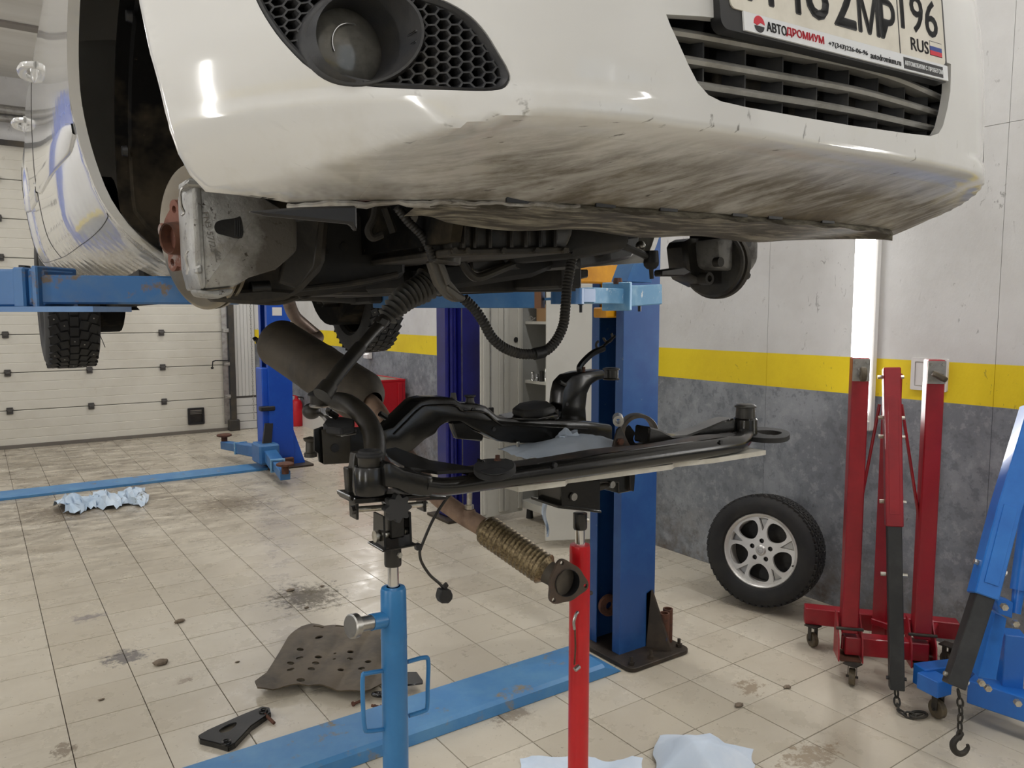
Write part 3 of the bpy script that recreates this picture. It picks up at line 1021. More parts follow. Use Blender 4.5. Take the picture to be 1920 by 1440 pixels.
# ---- lower grille
gback = MB().grid(lambda a, b: V((-0.46 + 0.92 * a, bv((-0.46 + 0.92 * a) * 0.75, 0.40) + 0.082, 0.322 + 0.20 * b)), 24, 2)
grille = car.part('lower_grille', gback, M_GRIME2, label='black lower grille with three grey slats')
def hits(lst, off):
    o = []
    for q in lst:
        p = bhit(q[0], q[1], off)
        if p: o.append(p)
    return o
M_SLAT = pm('slat_grey', (0.42, 0.41, 0.38), 0.3, 0.3, col2=(0.26, 0.25, 0.22), ns=15)
for lst in ([(1256, 56), (1330, 68), (1420, 85), (1510, 102), (1600, 121), (1690, 148), (1772, 184)], [(1276, 108), (1360, 122), (1450, 138), (1540, 154), (1620, 170), (1700, 192), (1765, 212)], [(1302, 157), (1380, 169), (1460, 182), (1540, 195), (1620, 210), (1700, 228), (1754, 240)]):
    h = hits(lst, 0.022)
    h = spline(h, 4)
    sb = MB()
    vs, fs = [], []
    for p in h:
        for dv, dw in ((0.030, 0.010), (0.003, 0.005), (0.0, 0.0), (0.003, -0.0045), (0.030, -0.0015)): vs.append(p + V((0, dv, dw)))
    for i in range(len(h) - 1):
        for k in range(4): fs.append([i * 5 + k, (i + 1) * 5 + k, (i + 1) * 5 + k + 1, i * 5 + k + 1])
    sb.add(vs, fs)
    car.part('slat', sb, M_SLAT, under=grille, ang=60)
for i in range(11):
    u = -0.42 + 0.078 * i
    fb = MB()
    p0 = BP(u, 0.33, 0.05)
    fb.box(V((u, bv(u, 0.42) + 0.062, 0.435)), (0.005, 0.055, 0.19), R=Matrix.Rotation(0.35, 3, 'Z'))
    car.part('fin', fb, M_TRIMBLK, under=grille, smooth=False)
# intercooler and clutter seen through the grille
for i in range(9):
    u = -0.40 + 0.095 * i
    for c, q in ((V((u + random.uniform(-0.01, 0.01), bv(u * 0.75, 0.4) + 0.078, 0.372 + 0.02 * (i % 2))), (0.05, 0.03, 0.045)), (V((u + 0.03, bv(u * 0.75, 0.4) + 0.078, 0.44 - 0.02 * (i % 3))), (0.045, 0.025, 0.04))):
        car.part('backing_block', MB().box(c, q, bev=0.006), M_GRIME, under=grille)

# ---- number plate
def unit(v): return v.normalized()
vp = -0.925
BL, BR = LV(1353, 52, vp), LV(1778, 157, vp)
k_ = 0.535 / (BR - BL).length
for _ in range(6):
    vp = LO.y + (vp - LO.y) * k_
    BL, BR = LV(1353, 52, vp), LV(1778, 157, vp)
    k_ = 0.535 / (BR - BL).length
pux = unit(BR - BL)
puy = unit(V((0, 0.10, 1)) - pux * pux.dot(V((0, 0.10, 1))))
pn = pux.cross(puy)            # points to -v
def pp(a, b, h=0.0): return BL + pux * a + puy * b + pn * h
def p2(px, py):
    d = lray(px, py)
    t = (BL - LO).dot(pn) / d.dot(pn)
    q = LO + d * t - BL
    return q.dot(pux), q.dot(puy)
W_, H_ = 0.535, 0.142
fr = MB().prism(rrect(0, 0, W_, H_, 0.012, 4), pp(0, 0, -0.008), pux, puy, 0.016)
M_PLFRAME = pm('plate_frame_black', (0.013, 0.013, 0.014), 0.35)
plate = car.part('number_plate', fr, M_PLFRAME, label='white number plate in a black frame with advert strip')
M_PLWHITE = pm('plate_white', srgb(226, 221, 208), 0.35, col2=srgb(208, 202, 188), ns=10)
M_INK = pm('plate_ink', (0.012, 0.012, 0.014), 0.4)
M_INKRED = pm('advert_red', srgb(205, 30, 52), 0.4)
M_INKBLUE = pm('flag_blue', srgb(30, 60, 140), 0.4)
M_STRIPW = pm('advert_strip_white', srgb(226, 228, 230), 0.4)
a0, b0 = p2(1386, 28); a1, _ = p2(1775, 155)
car.part('plate', MB().prism(rrect(0.018, 0.027, W_ - 0.008, H_ - 0.006, 0.008, 3), pp(0, 0, 0.0006), pux, puy, 0.0024), M_PLWHITE, under=plate)
strip = car.part('advert_strip', MB().prism([(0.040, 0.003), (W_ - 0.004, 0.003), (W_ - 0.004, 0.0265), (0.040, 0.0265)], pp(0, 0, 0.001), pux, puy, 0.003), M_STRIPW, under=plate)
def fit(body, a0, a1, b0, b1, mat, h=0.0022, name='lettering', bold=False, depth=0.0004):
    m = text_mb(body, 0.05, (0, 0, 0), (1, 0, 0), (0, 1, 0), depth)
    x0, x1 = min(p.x for p in m.v), max(p.x for p in m.v)
    y0, y1 = min(p.y for p in m.v), max(p.y for p in m.v)
    q = MB()
    offs = ((0, 0),) if not bold else ((0, 0), (1, 0), (-1, 0), (0, 1), (0, -1))
    for ox, oy in offs:
        q.add([pp(a0 + (p.x - x0) / (x1 - x0) * (a1 - a0) + ox * bold, b0 + (p.y - y0) / (y1 - y0) * (b1 - b0) + oy * bold, h + p.z) for p in m.v], m.f)
    return car.part(name, q, mat, under=plate, smooth=False)
def pa(px, py): return p2(px, py)[0]
fit('\u041d', pa(1399, 0), pa(1447, 0), 0.043, 0.100, M_INK, bold=0.0014)
fit('4', pa(1467, 10), pa(1503, 10), 0.043, 0.125, M_INK, bold=0.0014)
fit('6', pa(1510, 20), pa(1551, 20), 0.043, 0.125, M_INK, bold=0.0014)
fit('2', pa(1562, 30), pa(1601, 30), 0.043, 0.125, M_INK, bold=0.0014)
fit('\u041c', pa(1607, 35), pa(1645, 35), 0.043, 0.100, M_INK, bold=0.0014)
fit('\u0420', pa(1648, 40), pa(1675, 40), 0.043, 0.100, M_INK, bold=0.0014)
fit('196', pa(1687, 40), pa(1755, 55), 0.066, 0.122, M_INK, bold=0.0008)
fit('RUS', pa(1706, 90), pa(1739, 100), 0.037, 0.056, M_INK, bold=0.0002)
av = pa(1683, 60)
car.part('divider', MB().prism([(av - 0.0009, 0.027), (av + 0.0009, 0.027), (av + 0.0009, H_ - 0.007), (av - 0.0009, H_ - 0.007)], pp(0, 0, 0.0018), pux, puy, 0.001), M_INK, under=plate)
fa0, fa1 = pa(1742, 100), pa(1764, 110)
for i, m_ in enumerate((M_INKRED, M_INKBLUE, M_PLWHITE)):
    car.part('flag_band', MB().prism([(fa0, 0.038 + 0.0068 * i), (fa1, 0.038 + 0.0068 * i), (fa1, 0.0448 + 0.0068 * i), (fa0, 0.0448 + 0.0068 * i)], pp(0, 0, 0.0018), pux, puy, 0.001), m_, under=plate)
car.part('flag_outline', MB().prism([(fa0 - 0.001, 0.037), (fa1 + 0.001, 0.037), (fa1 + 0.001, 0.0596), (fa0 - 0.001, 0.0596)], pp(0, 0, 0.0016), pux, puy, 0.0006), M_INK, under=plate)
fit('\u0410\u0412\u0422\u041e', pa(1434, 50), pa(1471, 62), 0.0085, 0.0205, M_INK, 0.003, bold=0.0002)
fit('\u0414\u0420\u041e\u041c\u0418\u0423\u041c', pa(1471, 62), pa(1541, 75), 0.0085, 0.0205, M_INKRED, 0.003, bold=0.0002)
fit('+7(343)226-06-96', pa(1550, 78), pa(1623, 95), 0.0085, 0.0165, M_INK, 0.003)
fit('autodromium.ru', pa(1628, 95), pa(1685, 110), 0.0075, 0.0165, M_INK, 0.003)
aa, ab = pa(1691, 112), pa(1765, 140)
car.part('advert_block', MB().prism([(aa, 0.0055), (ab, 0.0055), (ab, 0.0225), (aa, 0.0225)], pp(0, 0, 0.0024), pux, puy, 0.001), M_INK, under=plate)
fit('\u0410\u0412\u0422\u041e\u041c\u041e\u0411\u0418\u041b\u0418 \u0421 \u041f\u0420\u041e\u0411\u0415\u0413\u041e\u041c', aa + 0.002, ab - 0.002, 0.0105, 0.0175, M_STRIPW, 0.0032)
lc = ((pa(1411, 40) + pa(1429, 45)) / 2, 0.0148)
up_ = [(lc[0] + 0.0105 * math.cos(t), lc[1] + 0.0105 * math.sin(t)) for t in [math.pi * i / 14 for i in range(15)]]
car.part('advert_emblem', MB().prism(up_ + [(lc[0] - 0.004, lc[1] - 0.002), (lc[0] + 0.003, lc[1] + 0.002)], pp(0, 0, 0.0026), pux, puy, 0.0008), M_INKRED, under=plate)
dn_ = [(lc[0] + 0.0095 * math.cos(t), lc[1] - 0.0025 + 0.008 * math.sin(t)) for t in [math.pi + math.pi * i / 14 for i in range(15)]]
car.part('advert_emblem', MB().prism(dn_, pp(0, 0, 0.0026), pux, puy, 0.0008), M_INK, under=plate)

# ---- body side (left of the picture), built once and mirrored
def su(v, w_):
    pts = ((0.14, 0.60), (0.17, 0.665), (0.20, 0.722), (0.24, 0.775), (0.29, 0.818), (0.36, 0.848), (0.52, 0.868), (0.62, 0.872), (0.80, 0.866), (0.95, 0.852), (1.0, 0.838), (1.25, 0.755), (1.45, 0.675), (1.6, 0.60))
    if w_ <= pts[0][0]: a = pts[0][1]
    elif w_ >= pts[-1][0]: a = pts[-1][1]
    else:
        for i in range(len(pts) - 1):
            if pts[i][0] <= w_ <= pts[i + 1][0]:
                (w0, a0_), (w1, a1_) = pts[i], pts[i + 1]
                m0 = (a1_ - pts[i - 1][1]) / (w1 - pts[i - 1][0]) if i > 0 else (a1_ - a0_) / (w1 - w0)
                m1 = (pts[i + 2][1] - a0_) / (pts[i + 2][0] - w0) if i + 2 < len(pts) else (a1_ - a0_) / (w1 - w0)
                h = w1 - w0
                t = (w_ - w0) / h
                a = (2 * t ** 3 - 3 * t * t + 1) * a0_ + (t ** 3 - 2 * t * t + t) * h * m0 + (3 * t * t - 2 * t ** 3) * a1_ + (t ** 3 - t * t) * h * m1
                break
    # front fender draws in towards the arch; slight barrel along the length
    a -= (0.034 - 0.022 * smooth01(0.28, 0.55, w_)) * smooth01(1.05, 0.35, v)
    a -= 0.05 * smooth01(2.2, 3.2, v)
    # arch flares
    for vc in (AV, 2.6):
        r_ = math.hypot(v - vc, (w_ - 0.36))
        a += 0.014 * smooth01(0.50, 0.39, r_)
    return -a
def SP(v, w_, off=0.0): return V((su(v, w_) + off, v, w_))
def shit(px, py):
    d = lray(px, py)
    t, f0 = 0.5, None
    while t < 6:
        p = LO + d * t
        f = p.x - su(p.y, p.z)
        if f0 is not None and f0 < 0 <= f and p.y > -0.3:
            a, b = t - 0.01, t
            for _ in range(22):
                m = (a + b) / 2
                p = LO + d * m
                if p.x - su(p.y, p.z) < 0: a = m
                else: b = m
            return LO + d * a
        f0 = f
        t += 0.01
    return None
fa = []
for q in [(165, 0), (155, 60), (152, 105), (155, 160), (160, 200), (170, 270), (185, 330), (200, 378), (220, 425), (245, 457)]:
    p = shit(*q)
    if p: fa.append((p.y, p.z))
print('plate', vp, BL, BR, bv(BL.x, BL.z), bv(BR.x, BR.z))
print('front arch rear edge', [(round(a, 3), round(b, 3)) for a, b in fa])
print('arch', [(round(a, 3), round(b, 3)) for a, b in arch])
print('grille', [(round(a, 3), round(b, 3)) for a, b in gri])
print('fog', [(round(a, 3), round(b, 3)) for a, b in fog2], RC)
RA = 0.385
fl = [(AV + RA * math.cos(t), 0.37 + RA * math.sin(t)) for t in [math.radians(a) for a in range(-33, 176, 4)]]
rear = [(2.6 + 0.36 * math.cos(t), 0.36 + 0.36 * math.sin(t)) for t in [math.radians(180 + 24 - 12 * i) for i in range(20)]]
side_outer = [(-0.45, 0.86), (-0.44, 0.80), (-0.30, 0.765)] + list(reversed([p for p in fl if p[1] < 0.76 and p[0] > AV - 0.14])) + [(fl[0][0] + 0.03, 0.157), (1.2, 0.155), (rear[0][0] - 0.01, 0.16)] + rear + [(3.3, 0.24), (3.45, 0.5), (3.42, 0.95), (3.25, 1.45), (3.1, 1.52), (1.6, 1.53), (0.85, 1.45), (0.45, 1.10), (0.1, 1.0)]
# windows
wf = [(0.62, 1.02), (1.62, 1.00), (1.62, 1.43), (1.05, 1.42)]
wr_ = [(1.70, 1.00), (2.55, 1.02), (2.50, 1.42), (1.70, 1.43)]
def side(sg):
    S = lambda a, b, o=0.0: V((SP(a, b, o).x * sg, a, b))
    so_ = side_outer if sg > 0 else [(a, max(b, 0.225)) for a, b in side_outer if not (b < 0.225 and AV < a < AV + 0.345)]
    sb = skin(so_, [wf, wr_], S, 0.04, 0.02, back=0.02)
    o = car.part('body_side', sb, M_SIDE, ang=50, label='white body side with doors and dirty sill')
    for wn in (wf, wr_):
        g = skin(wn, [], lambda a, b, oo=0.0: S(a, b, 0.006), 0.08, 0.08, flange=False)
        car.part('side_window', g, M_GLASSC, under=o)
    # panel gaps, rubbing strip, handles
    gp = MB()
    def gap(pts):
        q = [S(a, b, -0.0005) for a, b in [(p.x, p.y) for p in spline([(a, b, 0) for a, b in pts], 6)]]
        gp.tube(q, 0.0010, 6)
    gap([(1.66, 0.98), (1.66, 0.75), (1.67, 0.52), (1.66, 0.38), (1.60, 0.285)])
    gap([(0.42, 0.315), (0.62, 0.297), (0.9, 0.284), (1.3, 0.282), (1.60, 0.285), (2.2, 0.30)])
    gap([(2.35, 0.70), (2.25, 0.50), (2.2, 0.30)])
    car.part('panel_gap', gp, M_GRIME2, under=o)
    st = MB()
    for (a, b) in ((0.47, 1.64), (1.68, 2.28)):
        vs, fs = [], []
        N = 24
        for i in range(N + 1):
            v_ = a + (b - a) * i / N
            w0 = 0.500 + 0.035 * (v_ - 0.5) / 1.8
            e_ = min(1.0, 0.35 + 6 * min(i, N - i) / N)
            for dw, of in ((0.034 * e_, 0.001), (0.030 * e_, -0.004), (-0.028 * e_, -0.0055), (-0.034 * e_, -0.002), (-0.035 * e_, 0.002)):
                vs.append(S(v_, w0 + dw, of))
        for i in range(N):
            for k in range(4): fs.append([i * 5 + k, (i + 1) * 5 + k, (i + 1) * 5 + k + 1, i * 5 + k + 1])
        st.add(vs, fs)
    car.part('rubbing_strip', st, M_SIDE, under=o, ang=50)
    for v_ in (1.45, 2.28):
        hb_ = MB()
        c = S(v_, 0.862)
        hb_.ball(c, (0.012, 0.05, 0.032), 16, 10)
        car.part('handle_cup', hb_, M_SIDE, under=o)
        hb_ = MB()
        q = [c + V((-sg * x, y, z)) for x, y, z in ((0.0, -0.095, -0.002), (0.026, -0.07, 0.0), (0.034, 0, 0.002), (0.026, 0.07, 0.002), (0.0, 0.095, 0.0))]
        hb_.tube(spline(q, 5), 0.014, 10, flat=0.8)
        car.part('door_handle', hb_, M_SIDE, under=o)
    return o
side(1)
side(-1)
# bonnet, windscreen, roof, tail: closes the body above the frame
def topf(v):
    if v < 0.25: return 0.74 + (v + 0.9) / 1.15 * 0.30
    if v < 0.95: return 1.04 + (v - 0.25) / 0.7 * 0.46
    if v < 3.1: return 1.50 + 0.07 * math.sin((v - 0.95) / 2.15 * math.pi)
    return 1.50 - (v - 3.1) / 0.35 * 0.9
def hw_(v, w_):
    if v < -0.35: return 0.80 - 0.15 * ((-0.35 - v) / 0.55) ** 2
    return -su(v, max(0.3, w_))
def topsheet(va, vb, name, mat, n=14):
    def fn(a, b):
        v = va + (vb - va) * b
        w_ = topf(v)
        h = hw_(v, w_)
        s = (a * 2 - 1)
        yy = v
        if v < -0.3: yy = v + 0.30 * abs(s) ** 2.4 * smooth01(-0.3, -0.9, v)
        return V((s * h, yy, w_ - 0.05 * abs(s) ** 4 + 0.02 * (1 - s * s)))
    return car.part(name, MB().grid(fn, 16, n), mat)
topsheet(-0.88, 0.25, 'bonnet', M_SIDE)
topsheet(0.25, 0.95, 'windscreen', M_GLASSC)
topsheet(0.95, 3.1, 'roof', M_SIDE)
topsheet(3.1, 3.45, 'tailgate', M_SIDE)
# rear bumper wraps the tail
car.part('rear_bumper', MB().grid(lambda a, b: V(((a * 2 - 1) * 0.80, 3.46 - 0.25 * abs(a * 2 - 1) ** 4 - 0.05 * (1 - b) ** 2, 0.24 + 0.42 * b)), 20, 6), M_SIDE)

# ---- wheel housings, brakes, running gear and engine underside (local car space)
def PV(lst, v): return [LV(a, b, v) for a, b in lst]
def slabv(lst, v, th, bev=0.006, seg=1): return MB().slab(PV(lst, v), bev, seg, (0, th, 0))
for sg in (1, -1):
    lb = MB()
    N = 40
    vs, fs = [], []
    us = (-0.795, -0.77, -0.765, -0.55, -0.36)
    rs = (0.352, 0.352, 0.340, 0.338, 0.33)
    for i in range(N + 1):
        a = math.radians((-30 + 215 * i / N) if sg > 0 else (8 + 164 * i / N))
        bump_ = 0.012 * max(0, math.sin(a * 5.3)) ** 3
        vv_, ww_ = AV + 0.352 * math.cos(a), 0.36 + 0.352 * math.sin(a)
        uo = max(-0.795, su(vv_, ww_) + 0.016) if math.cos(a) > 0 else -0.785
        for u_, r_ in zip((uo, uo + 0.025, uo + 0.03, max(-0.55, uo + 0.05), -0.36), rs): vs.append(V((u_ * sg, AV + (r_ - bump_ * (u_ > -0.7)) * math.cos(a), 0.36 + (r_ - bump_ * (u_ > -0.7)) * math.sin(a))))
    for i in range(N):
        for k in range(4): fs.append([i * 5 + k, (i + 1) * 5 + k, (i + 1) * 5 + k + 1, i * 5 + k + 1])
    lb.add(vs, fs)
    lin = car.part('wheel_liner', lb, M_LINER)
    # inner wall with strut tower
    ib = MB().prism([(AV + 0.36 * math.cos(math.radians(a)), 0.36 + 0.36 * math.sin(math.radians(a))) for a in (range(-25, 206, 10) if sg > 0 else range(10, 171, 10))], (-0.37 * sg, 0, 0), (0, 1, 0), (0, 0, 1), 0.02)
    car.part('housing_wall', ib, M_LINER, under=lin)
    fb = MB()
    for a in ((-20, 12, 60, 120) if sg > 0 else (60, 120)): 
        c = V(((max(-0.775, su(AV + 0.335 * math.cos(math.radians(a)), 0.36 + 0.335 * math.sin(math.radians(a))) + 0.045)) * sg, AV + 0.335 * math.cos(math.radians(a)), 0.36 + 0.335 * math.sin(math.radians(a))))
        car.part('liner_clip', MB().cyl(c, c + V((-0.01 * sg, 0, 0)), 0.012, 0.010, 14), M_BLACK, under=lin)
# front right brake of the car (left in the picture)
DC = LV(368, 446, AV)
dn = V((-1, -0.33, -0.085)).normalized()
M_DISC = pm('worn_brake_disc', (0.33, 0.29, 0.22), 0.34, 0.75, col2=(0.22, 0.18, 0.12), ns=3, spec=0.5)
M_RUSTHUB = pm('rusty_hub', (0.20, 0.085, 0.06), 0.7, 0.2, col2=(0.09, 0.03, 0.02), ns=22, spot=(0.30, 0.24, 0.22), ss=16, slo=0.56, shi=0.62, bump=0.4, bs=90)
DR = 135 / F * (CAR @ DC - CC).dot(cf) / 0.120
db = MB().lathe([(r_ * DR, h_) for r_, h_ in [(0.060, 0.0), (0.112, 0.0), (0.119, -0.003), (0.120, -0.004), (0.120, -0.009), (0.100, -0.009), (0.100, -0.0155), (0.120, -0.0155), (0.120, -0.022), (0.060, -0.022)]], DC, dn, 64)
disc = car.part('brake_disc', db, M_DISC, label='worn steel brake disc')
for k in range(30):
    a = 2 * math.pi * k / 30
    s_ = V((0, 0, 1)) - dn * dn.z; s_.normalize(); q_ = dn.cross(s_)
    d = s_ * math.cos(a) + q_ * math.sin(a)
    car.part('cooling_rib', MB().beam(DC + d * (0.098 * DR) - dn * 0.0122, DC + d * (0.1185 * DR) - dn * 0.0122, 0.006, 0.007, up=dn), M_GRIME, under=disc)
hb = MB().lathe([(0.061, -0.002), (0.0600, 0.026), (0.057, 0.029), (0.030, 0.029)], DC, dn, 40)
s_ = (V((0, 0, 1)) - dn * dn.z).normalized(); q_ = dn.cross(s_)
lob = []
for k in range(60):
    a = 2 * math.pi * k / 60
    r_ = 0.050 + 0.017 * max(0.0, math.cos(5 * a)) ** 0.7
    lob.append((r_ * math.cos(a), r_ * math.sin(a)))
holes = [circ(0.050 * math.cos(2 * math.pi * k / 5), 0.050 * math.sin(2 * math.pi * k / 5), 0.0068, 10) for k in range(5)]
hub = car.part('wheel_hub', MB().prism(lob, DC + dn * 0.030, s_, q_, 0.010, holes), M_RUSTHUB, label='rusty five-lobed wheel hub')
car.part('disc_hat', hb, M_RUSTHUB, under=disc)
car.part('hub_spigot', MB().lathe([(0.033, 0.030), (0.029, 0.036), (0.0275, 0.053), (0.0265, 0.055), (0.0245, 0.053), (0.0245, 0.02), (0.0001, 0.018)], DC, dn, 32), M_RUST, under=hub)
def cast_mat():
    t = NT('cast_aluminium_caliper')
    ob = t.coord('Object')
    sp = t.n('ShaderNodeSeparateXYZ'); t.l(t.n('ShaderNodeTexCoord').outputs['Object'], sp.inputs[0])
    c = t.mix(t.ramp(t.noise(ob, 14, 5, 0.65), 0.45, 0.72), (0.40, 0.395, 0.375), (0.22, 0.205, 0.18))
    c = t.mix(t.ramp(t.noise(ob, 60, 4, 0.7), 0.62, 0.68), c, (0.05, 0.04, 0.03))
    # inboard half: darker, rougher and less metallic, its edge broken by noise
    gx = t.ramp(t.math('ADD', sp.outputs['X'], t.math('MULTIPLY', t.noise(ob, 16, 5, 0.7), 0.10)), DC.x + 0.075, DC.x + 0.125)
    c = t.mix(t.math('MULTIPLY', gx, 0.9), c, (0.055, 0.046, 0.034))
    t.set(c, t.math('ADD', t.math('MULTIPLY', gx, 0.3), 0.42), t.math('SUBTRACT', 0.6, t.math('MULTIPLY', gx, 0.5)))
    t.bump(t.noise(ob, 150, 4, 0.6), 0.5, 0.002)
    return t.m
M_CAST = cast_mat()
VC = AV - 0.145
cal = car.part('brake_caliper', slabv([(360, 345), (366, 337), (430, 337), (500, 372), (560, 410), (560, 470), (520, 505), (470, 520), (440, 538), (378, 545), (374, 538), (366, 500), (362, 420)], VC, 0.10, 0.010, 2), M_CAST, label='silver cast brake caliper')
car.part('pad_rail', slabv([(358, 355), (364, 345), (378, 350), (388, 540), (376, 545), (365, 500)], VC - 0.006, 0.11, 0.006, 2), M_CAST, under=cal)
car.part('caliper_lug', slabv([(346, 342), (352, 333), (400, 336), (404, 352), (350, 350)], VC - 0.010, 0.06, 0.004), M_CAST, under=cal)
car.part('caliper_lug', slabv([(366, 542), (400, 545), (440, 540), (436, 552), (410, 560), (374, 556)], VC - 0.004, 0.05, 0.005, 2), M_CAST, under=cal)
car.part('caliper_lug', slabv([(366, 500), (380, 495), (381, 512), (368, 514)], VC - 0.012, 0.02, 0.003), M_CAST, under=cal)
hole = spl2([(402, 424), (410, 414), (440, 409), (452, 408), (454, 446), (420, 441), (406, 436)], 4)
car.part('caliper_window', slabv(hole, VC - 0.0006, 0.006, 0), M_GRIME2, under=cal)
hb = MB()
for k in range(3):
    p0, p1 = LV(441 + 4 * k, 412, VC - 0.001), LV(441 + 4 * k, 443, VC - 0.001)
    hb.tube([p0, p1], 0.0013, 6)
    car.part('piston_boot_ring', hb, M_RUBBER, under=cal); hb = MB()
sp_ = MB().tube(spline(PV([(342, 352), (338, 362), (340, 385), (345, 398), (340, 404)], VC - 0.012), 5), 0.0022, 8)
car.part('pad_spring', sp_, M_STEEL, under=cal)
sp_ = MB().tube(spline(PV([(352, 470), (348, 480), (352, 500), (350, 515)], VC - 0.012), 5), 0.0022, 8)
car.part('pad_spring', sp_, M_STEEL, under=cal)
o_ = LV(379, 397, VC - 0.0008)
tx = text_mb('FN3 57/25', 0.0135, o_, (0.16, 0, -1), (1, 0, 0.16), 0.0007, 'LEFT', 1.15)
M_CASTMARK = pm('cast_mark', (0.20, 0.19, 0.175), 0.6, 0.3)
car.part('cast_lettering', tx, M_CASTMARK, under=cal, smooth=False)
o_ = LV(404, 470, VC - 0.0008)
tx = text_mb('GM', 0.010, o_, (0.1, 0, -1), (1, 0, 0.1), 0.0007, 'LEFT')
car.part('cast_lettering', tx, M_CASTMARK, under=cal, smooth=False)
o_ = LV(402, 468, VC - 0.0008)
car.part('cast_underline', MB().beam(o_, o_ + V((0.002, 0, -0.020)), 0.001, 0.0012, up=(0, 1, 0)), M_CASTMARK, under=cal)
# carrier, knuckle and strut behind the caliper
kn = car.part('steering_knuckle', slabv([(400, 520), (470, 500), (560, 470), (570, 400), (620, 400), (612, 500), (560, 555), (470, 566), (405, 560)], AV - 0.02, 0.10, 0.012, 1), M_GRIME)
car.part('carrier_bolt', MB().tube(PV([(470, 540), (505, 538)], AV - 0.05), 0.012, 12), M_GRIME2, under=kn)
car.part('carrier_arm', slabv([(395, 548), (500, 540), (560, 545), (540, 562), (470, 570), (400, 565)], AV - 0.06, 0.05, 0.006), M_GRIME, under=kn)
car.part('strut', MB().tube([LV(590, 480, AV + 0.06), LV(575, 400, AV + 0.06), LV(560, 330, AV + 0.10)], 0.028, 16), M_GRIME, under=kn)

# engine bay side rails, firewall, engine block and sump: all real boxes with their own depth
M_UNDER = pm('underbody_black', (0.010, 0.010, 0.010), 0.7, col2=(0.032, 0.027, 0.021), ns=5, bump=0.3, bs=40)
rail = car.part('front_rail', slabv([(596, 402), (700, 396), (762, 402), (764, 520), (742, 524), (622, 552), (540, 556), (520, 540), (560, 470)], 0.02, 0.55, 0.012), M_UNDER, label='black chassis rail')
for q in ((586, 463), (625, 463)):
    c = LV(q[0] + 20, q[1], 0.018)
    car.part('rail_hole', MB().cyl(c, c + V((0, -0.002, 0)), 0.009, 0.009, 14), M_GRIME2, under=rail)
car.part('rail_flange', MB().tube(spline(PV([(430, 548), (520, 545), (600, 538), (680, 528), (745, 514)], 0.0), 5), 0.006, 8), M_GRIME, under=rail)
car.part('bracing_plate', slabv([(545, 412), (602, 408), (590, 500), (560, 540), (525, 530)], AV - 0.10, 0.02, 0.004), M_GRIME, under=rail)
car.part('jack_flange', MB().tube(spline(PV([(420, 560), (520, 566), (570, 552), (640, 545)], 0.08), 5), 0.007, 8), M_GRIME, under=rail)
c = LV(571, 546, 0.05)
car.part('tow_eye', MB().torus(c, (0, 1, 0.2), 0.014, 0.004, 16, 8), M_GRIME, under=rail)
car.part('air_duct', slabv([(466, 396), (560, 388), (670, 385), (671, 432), (666, 432), (660, 420), (560, 410), (500, 404)], -0.58, 0.012, 0.003), M_BLACK, label='dark plastic duct edge')
car.part('bulkhead', MB().box((0.0, 0.62, 0.42), (1.30, 0.06, 0.56)), M_UNDER)
car.part('engine_block', MB().box((0.05, -0.12, 0.55), (0.95, 0.60, 0.40), bev=0.03), M_UNDER)
sump = car.part('oil_sump', slabv([(846, 388), (1000, 380), (1082, 384), (1076, 440), (1066, 466), (1030, 472), (862, 474), (846, 468)], -0.30, 0.34, 0.012, 2), M_GRIME2, label='ribbed oily sump')
for x in (868, 889, 918, 958, 985, 1012, 1040):
    car.part('sump_rib', slabv([(x, 392), (x + 8, 392), (x + 7, 468), (x, 468)], -0.312, 0.02, 0.003), M_GRIME2, under=sump)
car.part('sump_flange', slabv([(842, 466), (1068, 462), (1070, 474), (842, 480)], -0.315, 0.36, 0.003), M_GRIME, under=sump)
for x in (852, 876, 944, 1006, 1058):
    c = LV(x, 470, -0.318)
    car.part('sump_bolt', MB().hexa(c, (0, 1, 0), 0.006, 0.008), M_GRIME, under=sump)
car.part('gearbox', slabv([(1075, 395), (1160, 420), (1190, 440), (1180, 470), (1120, 480), (1078, 486), (1062, 470)], -0.25, 0.36, 0.02, 2), M_UNDER)
man = car.part('exhaust_elbow', MB().tube(spline(PV([(788, 392), (800, 410), (826, 430), (835, 460), (832, 492)], -0.22), 5), [0.030] * 11 + [0.032] * 10, 14), M_DUSTY, label='dusty brown elbow')
M_CONDUIT = pm('ribbed_conduit', (0.018, 0.017, 0.016), 0.6, col2=(0.05, 0.044, 0.035), ns=14)
def ribbed(pts, r, pitch, depth, seg=12):
    """hose with rings"""
    P = spline(pts, 24)
    L = [0.0]
    for a, b in zip(P, P[1:]): L.append(L[-1] + (b - a).length)
    n = max(4, int(L[-1] / pitch * 4))
    out, rr = [], []
    j = 0
    for i in range(n + 1):
        s = L[-1] * i / n
        while j < len(L) - 2 and L[j + 1] < s: j += 1
        t = (s - L[j]) / max(1e-9, L[j + 1] - L[j])
        out.append(P[j].lerp(P[j + 1], min(1, max(0, t))))
        f = i / n
        R_ = r[0] + (r[1] - r[0]) * f if isinstance(r, tuple) else r
        rr.append(R_ - depth * (0.5 - 0.5 * math.cos(i * math.pi / 2)))
    return MB().tube(out, rr, seg)
car.part('conduit', ribbed(PV([(744, 388), (765, 415), (790, 440), (802, 460), (812, 490)], -0.26), 0.0085, 0.006, 0.0016), M_CONDUIT)
for lst, r_ in (([(704, 388), (700, 410), (690, 432), (698, 446), (716, 440)], 0.007), ([(722, 390), (732, 418), (738, 436)], 0.008), ([(760, 392), (776, 430), (792, 470)], 0.006)):
    car.part('wiring_hose', MB().tube(spline(PV(lst, -0.18), 5), r_, 8), M_UNDER)
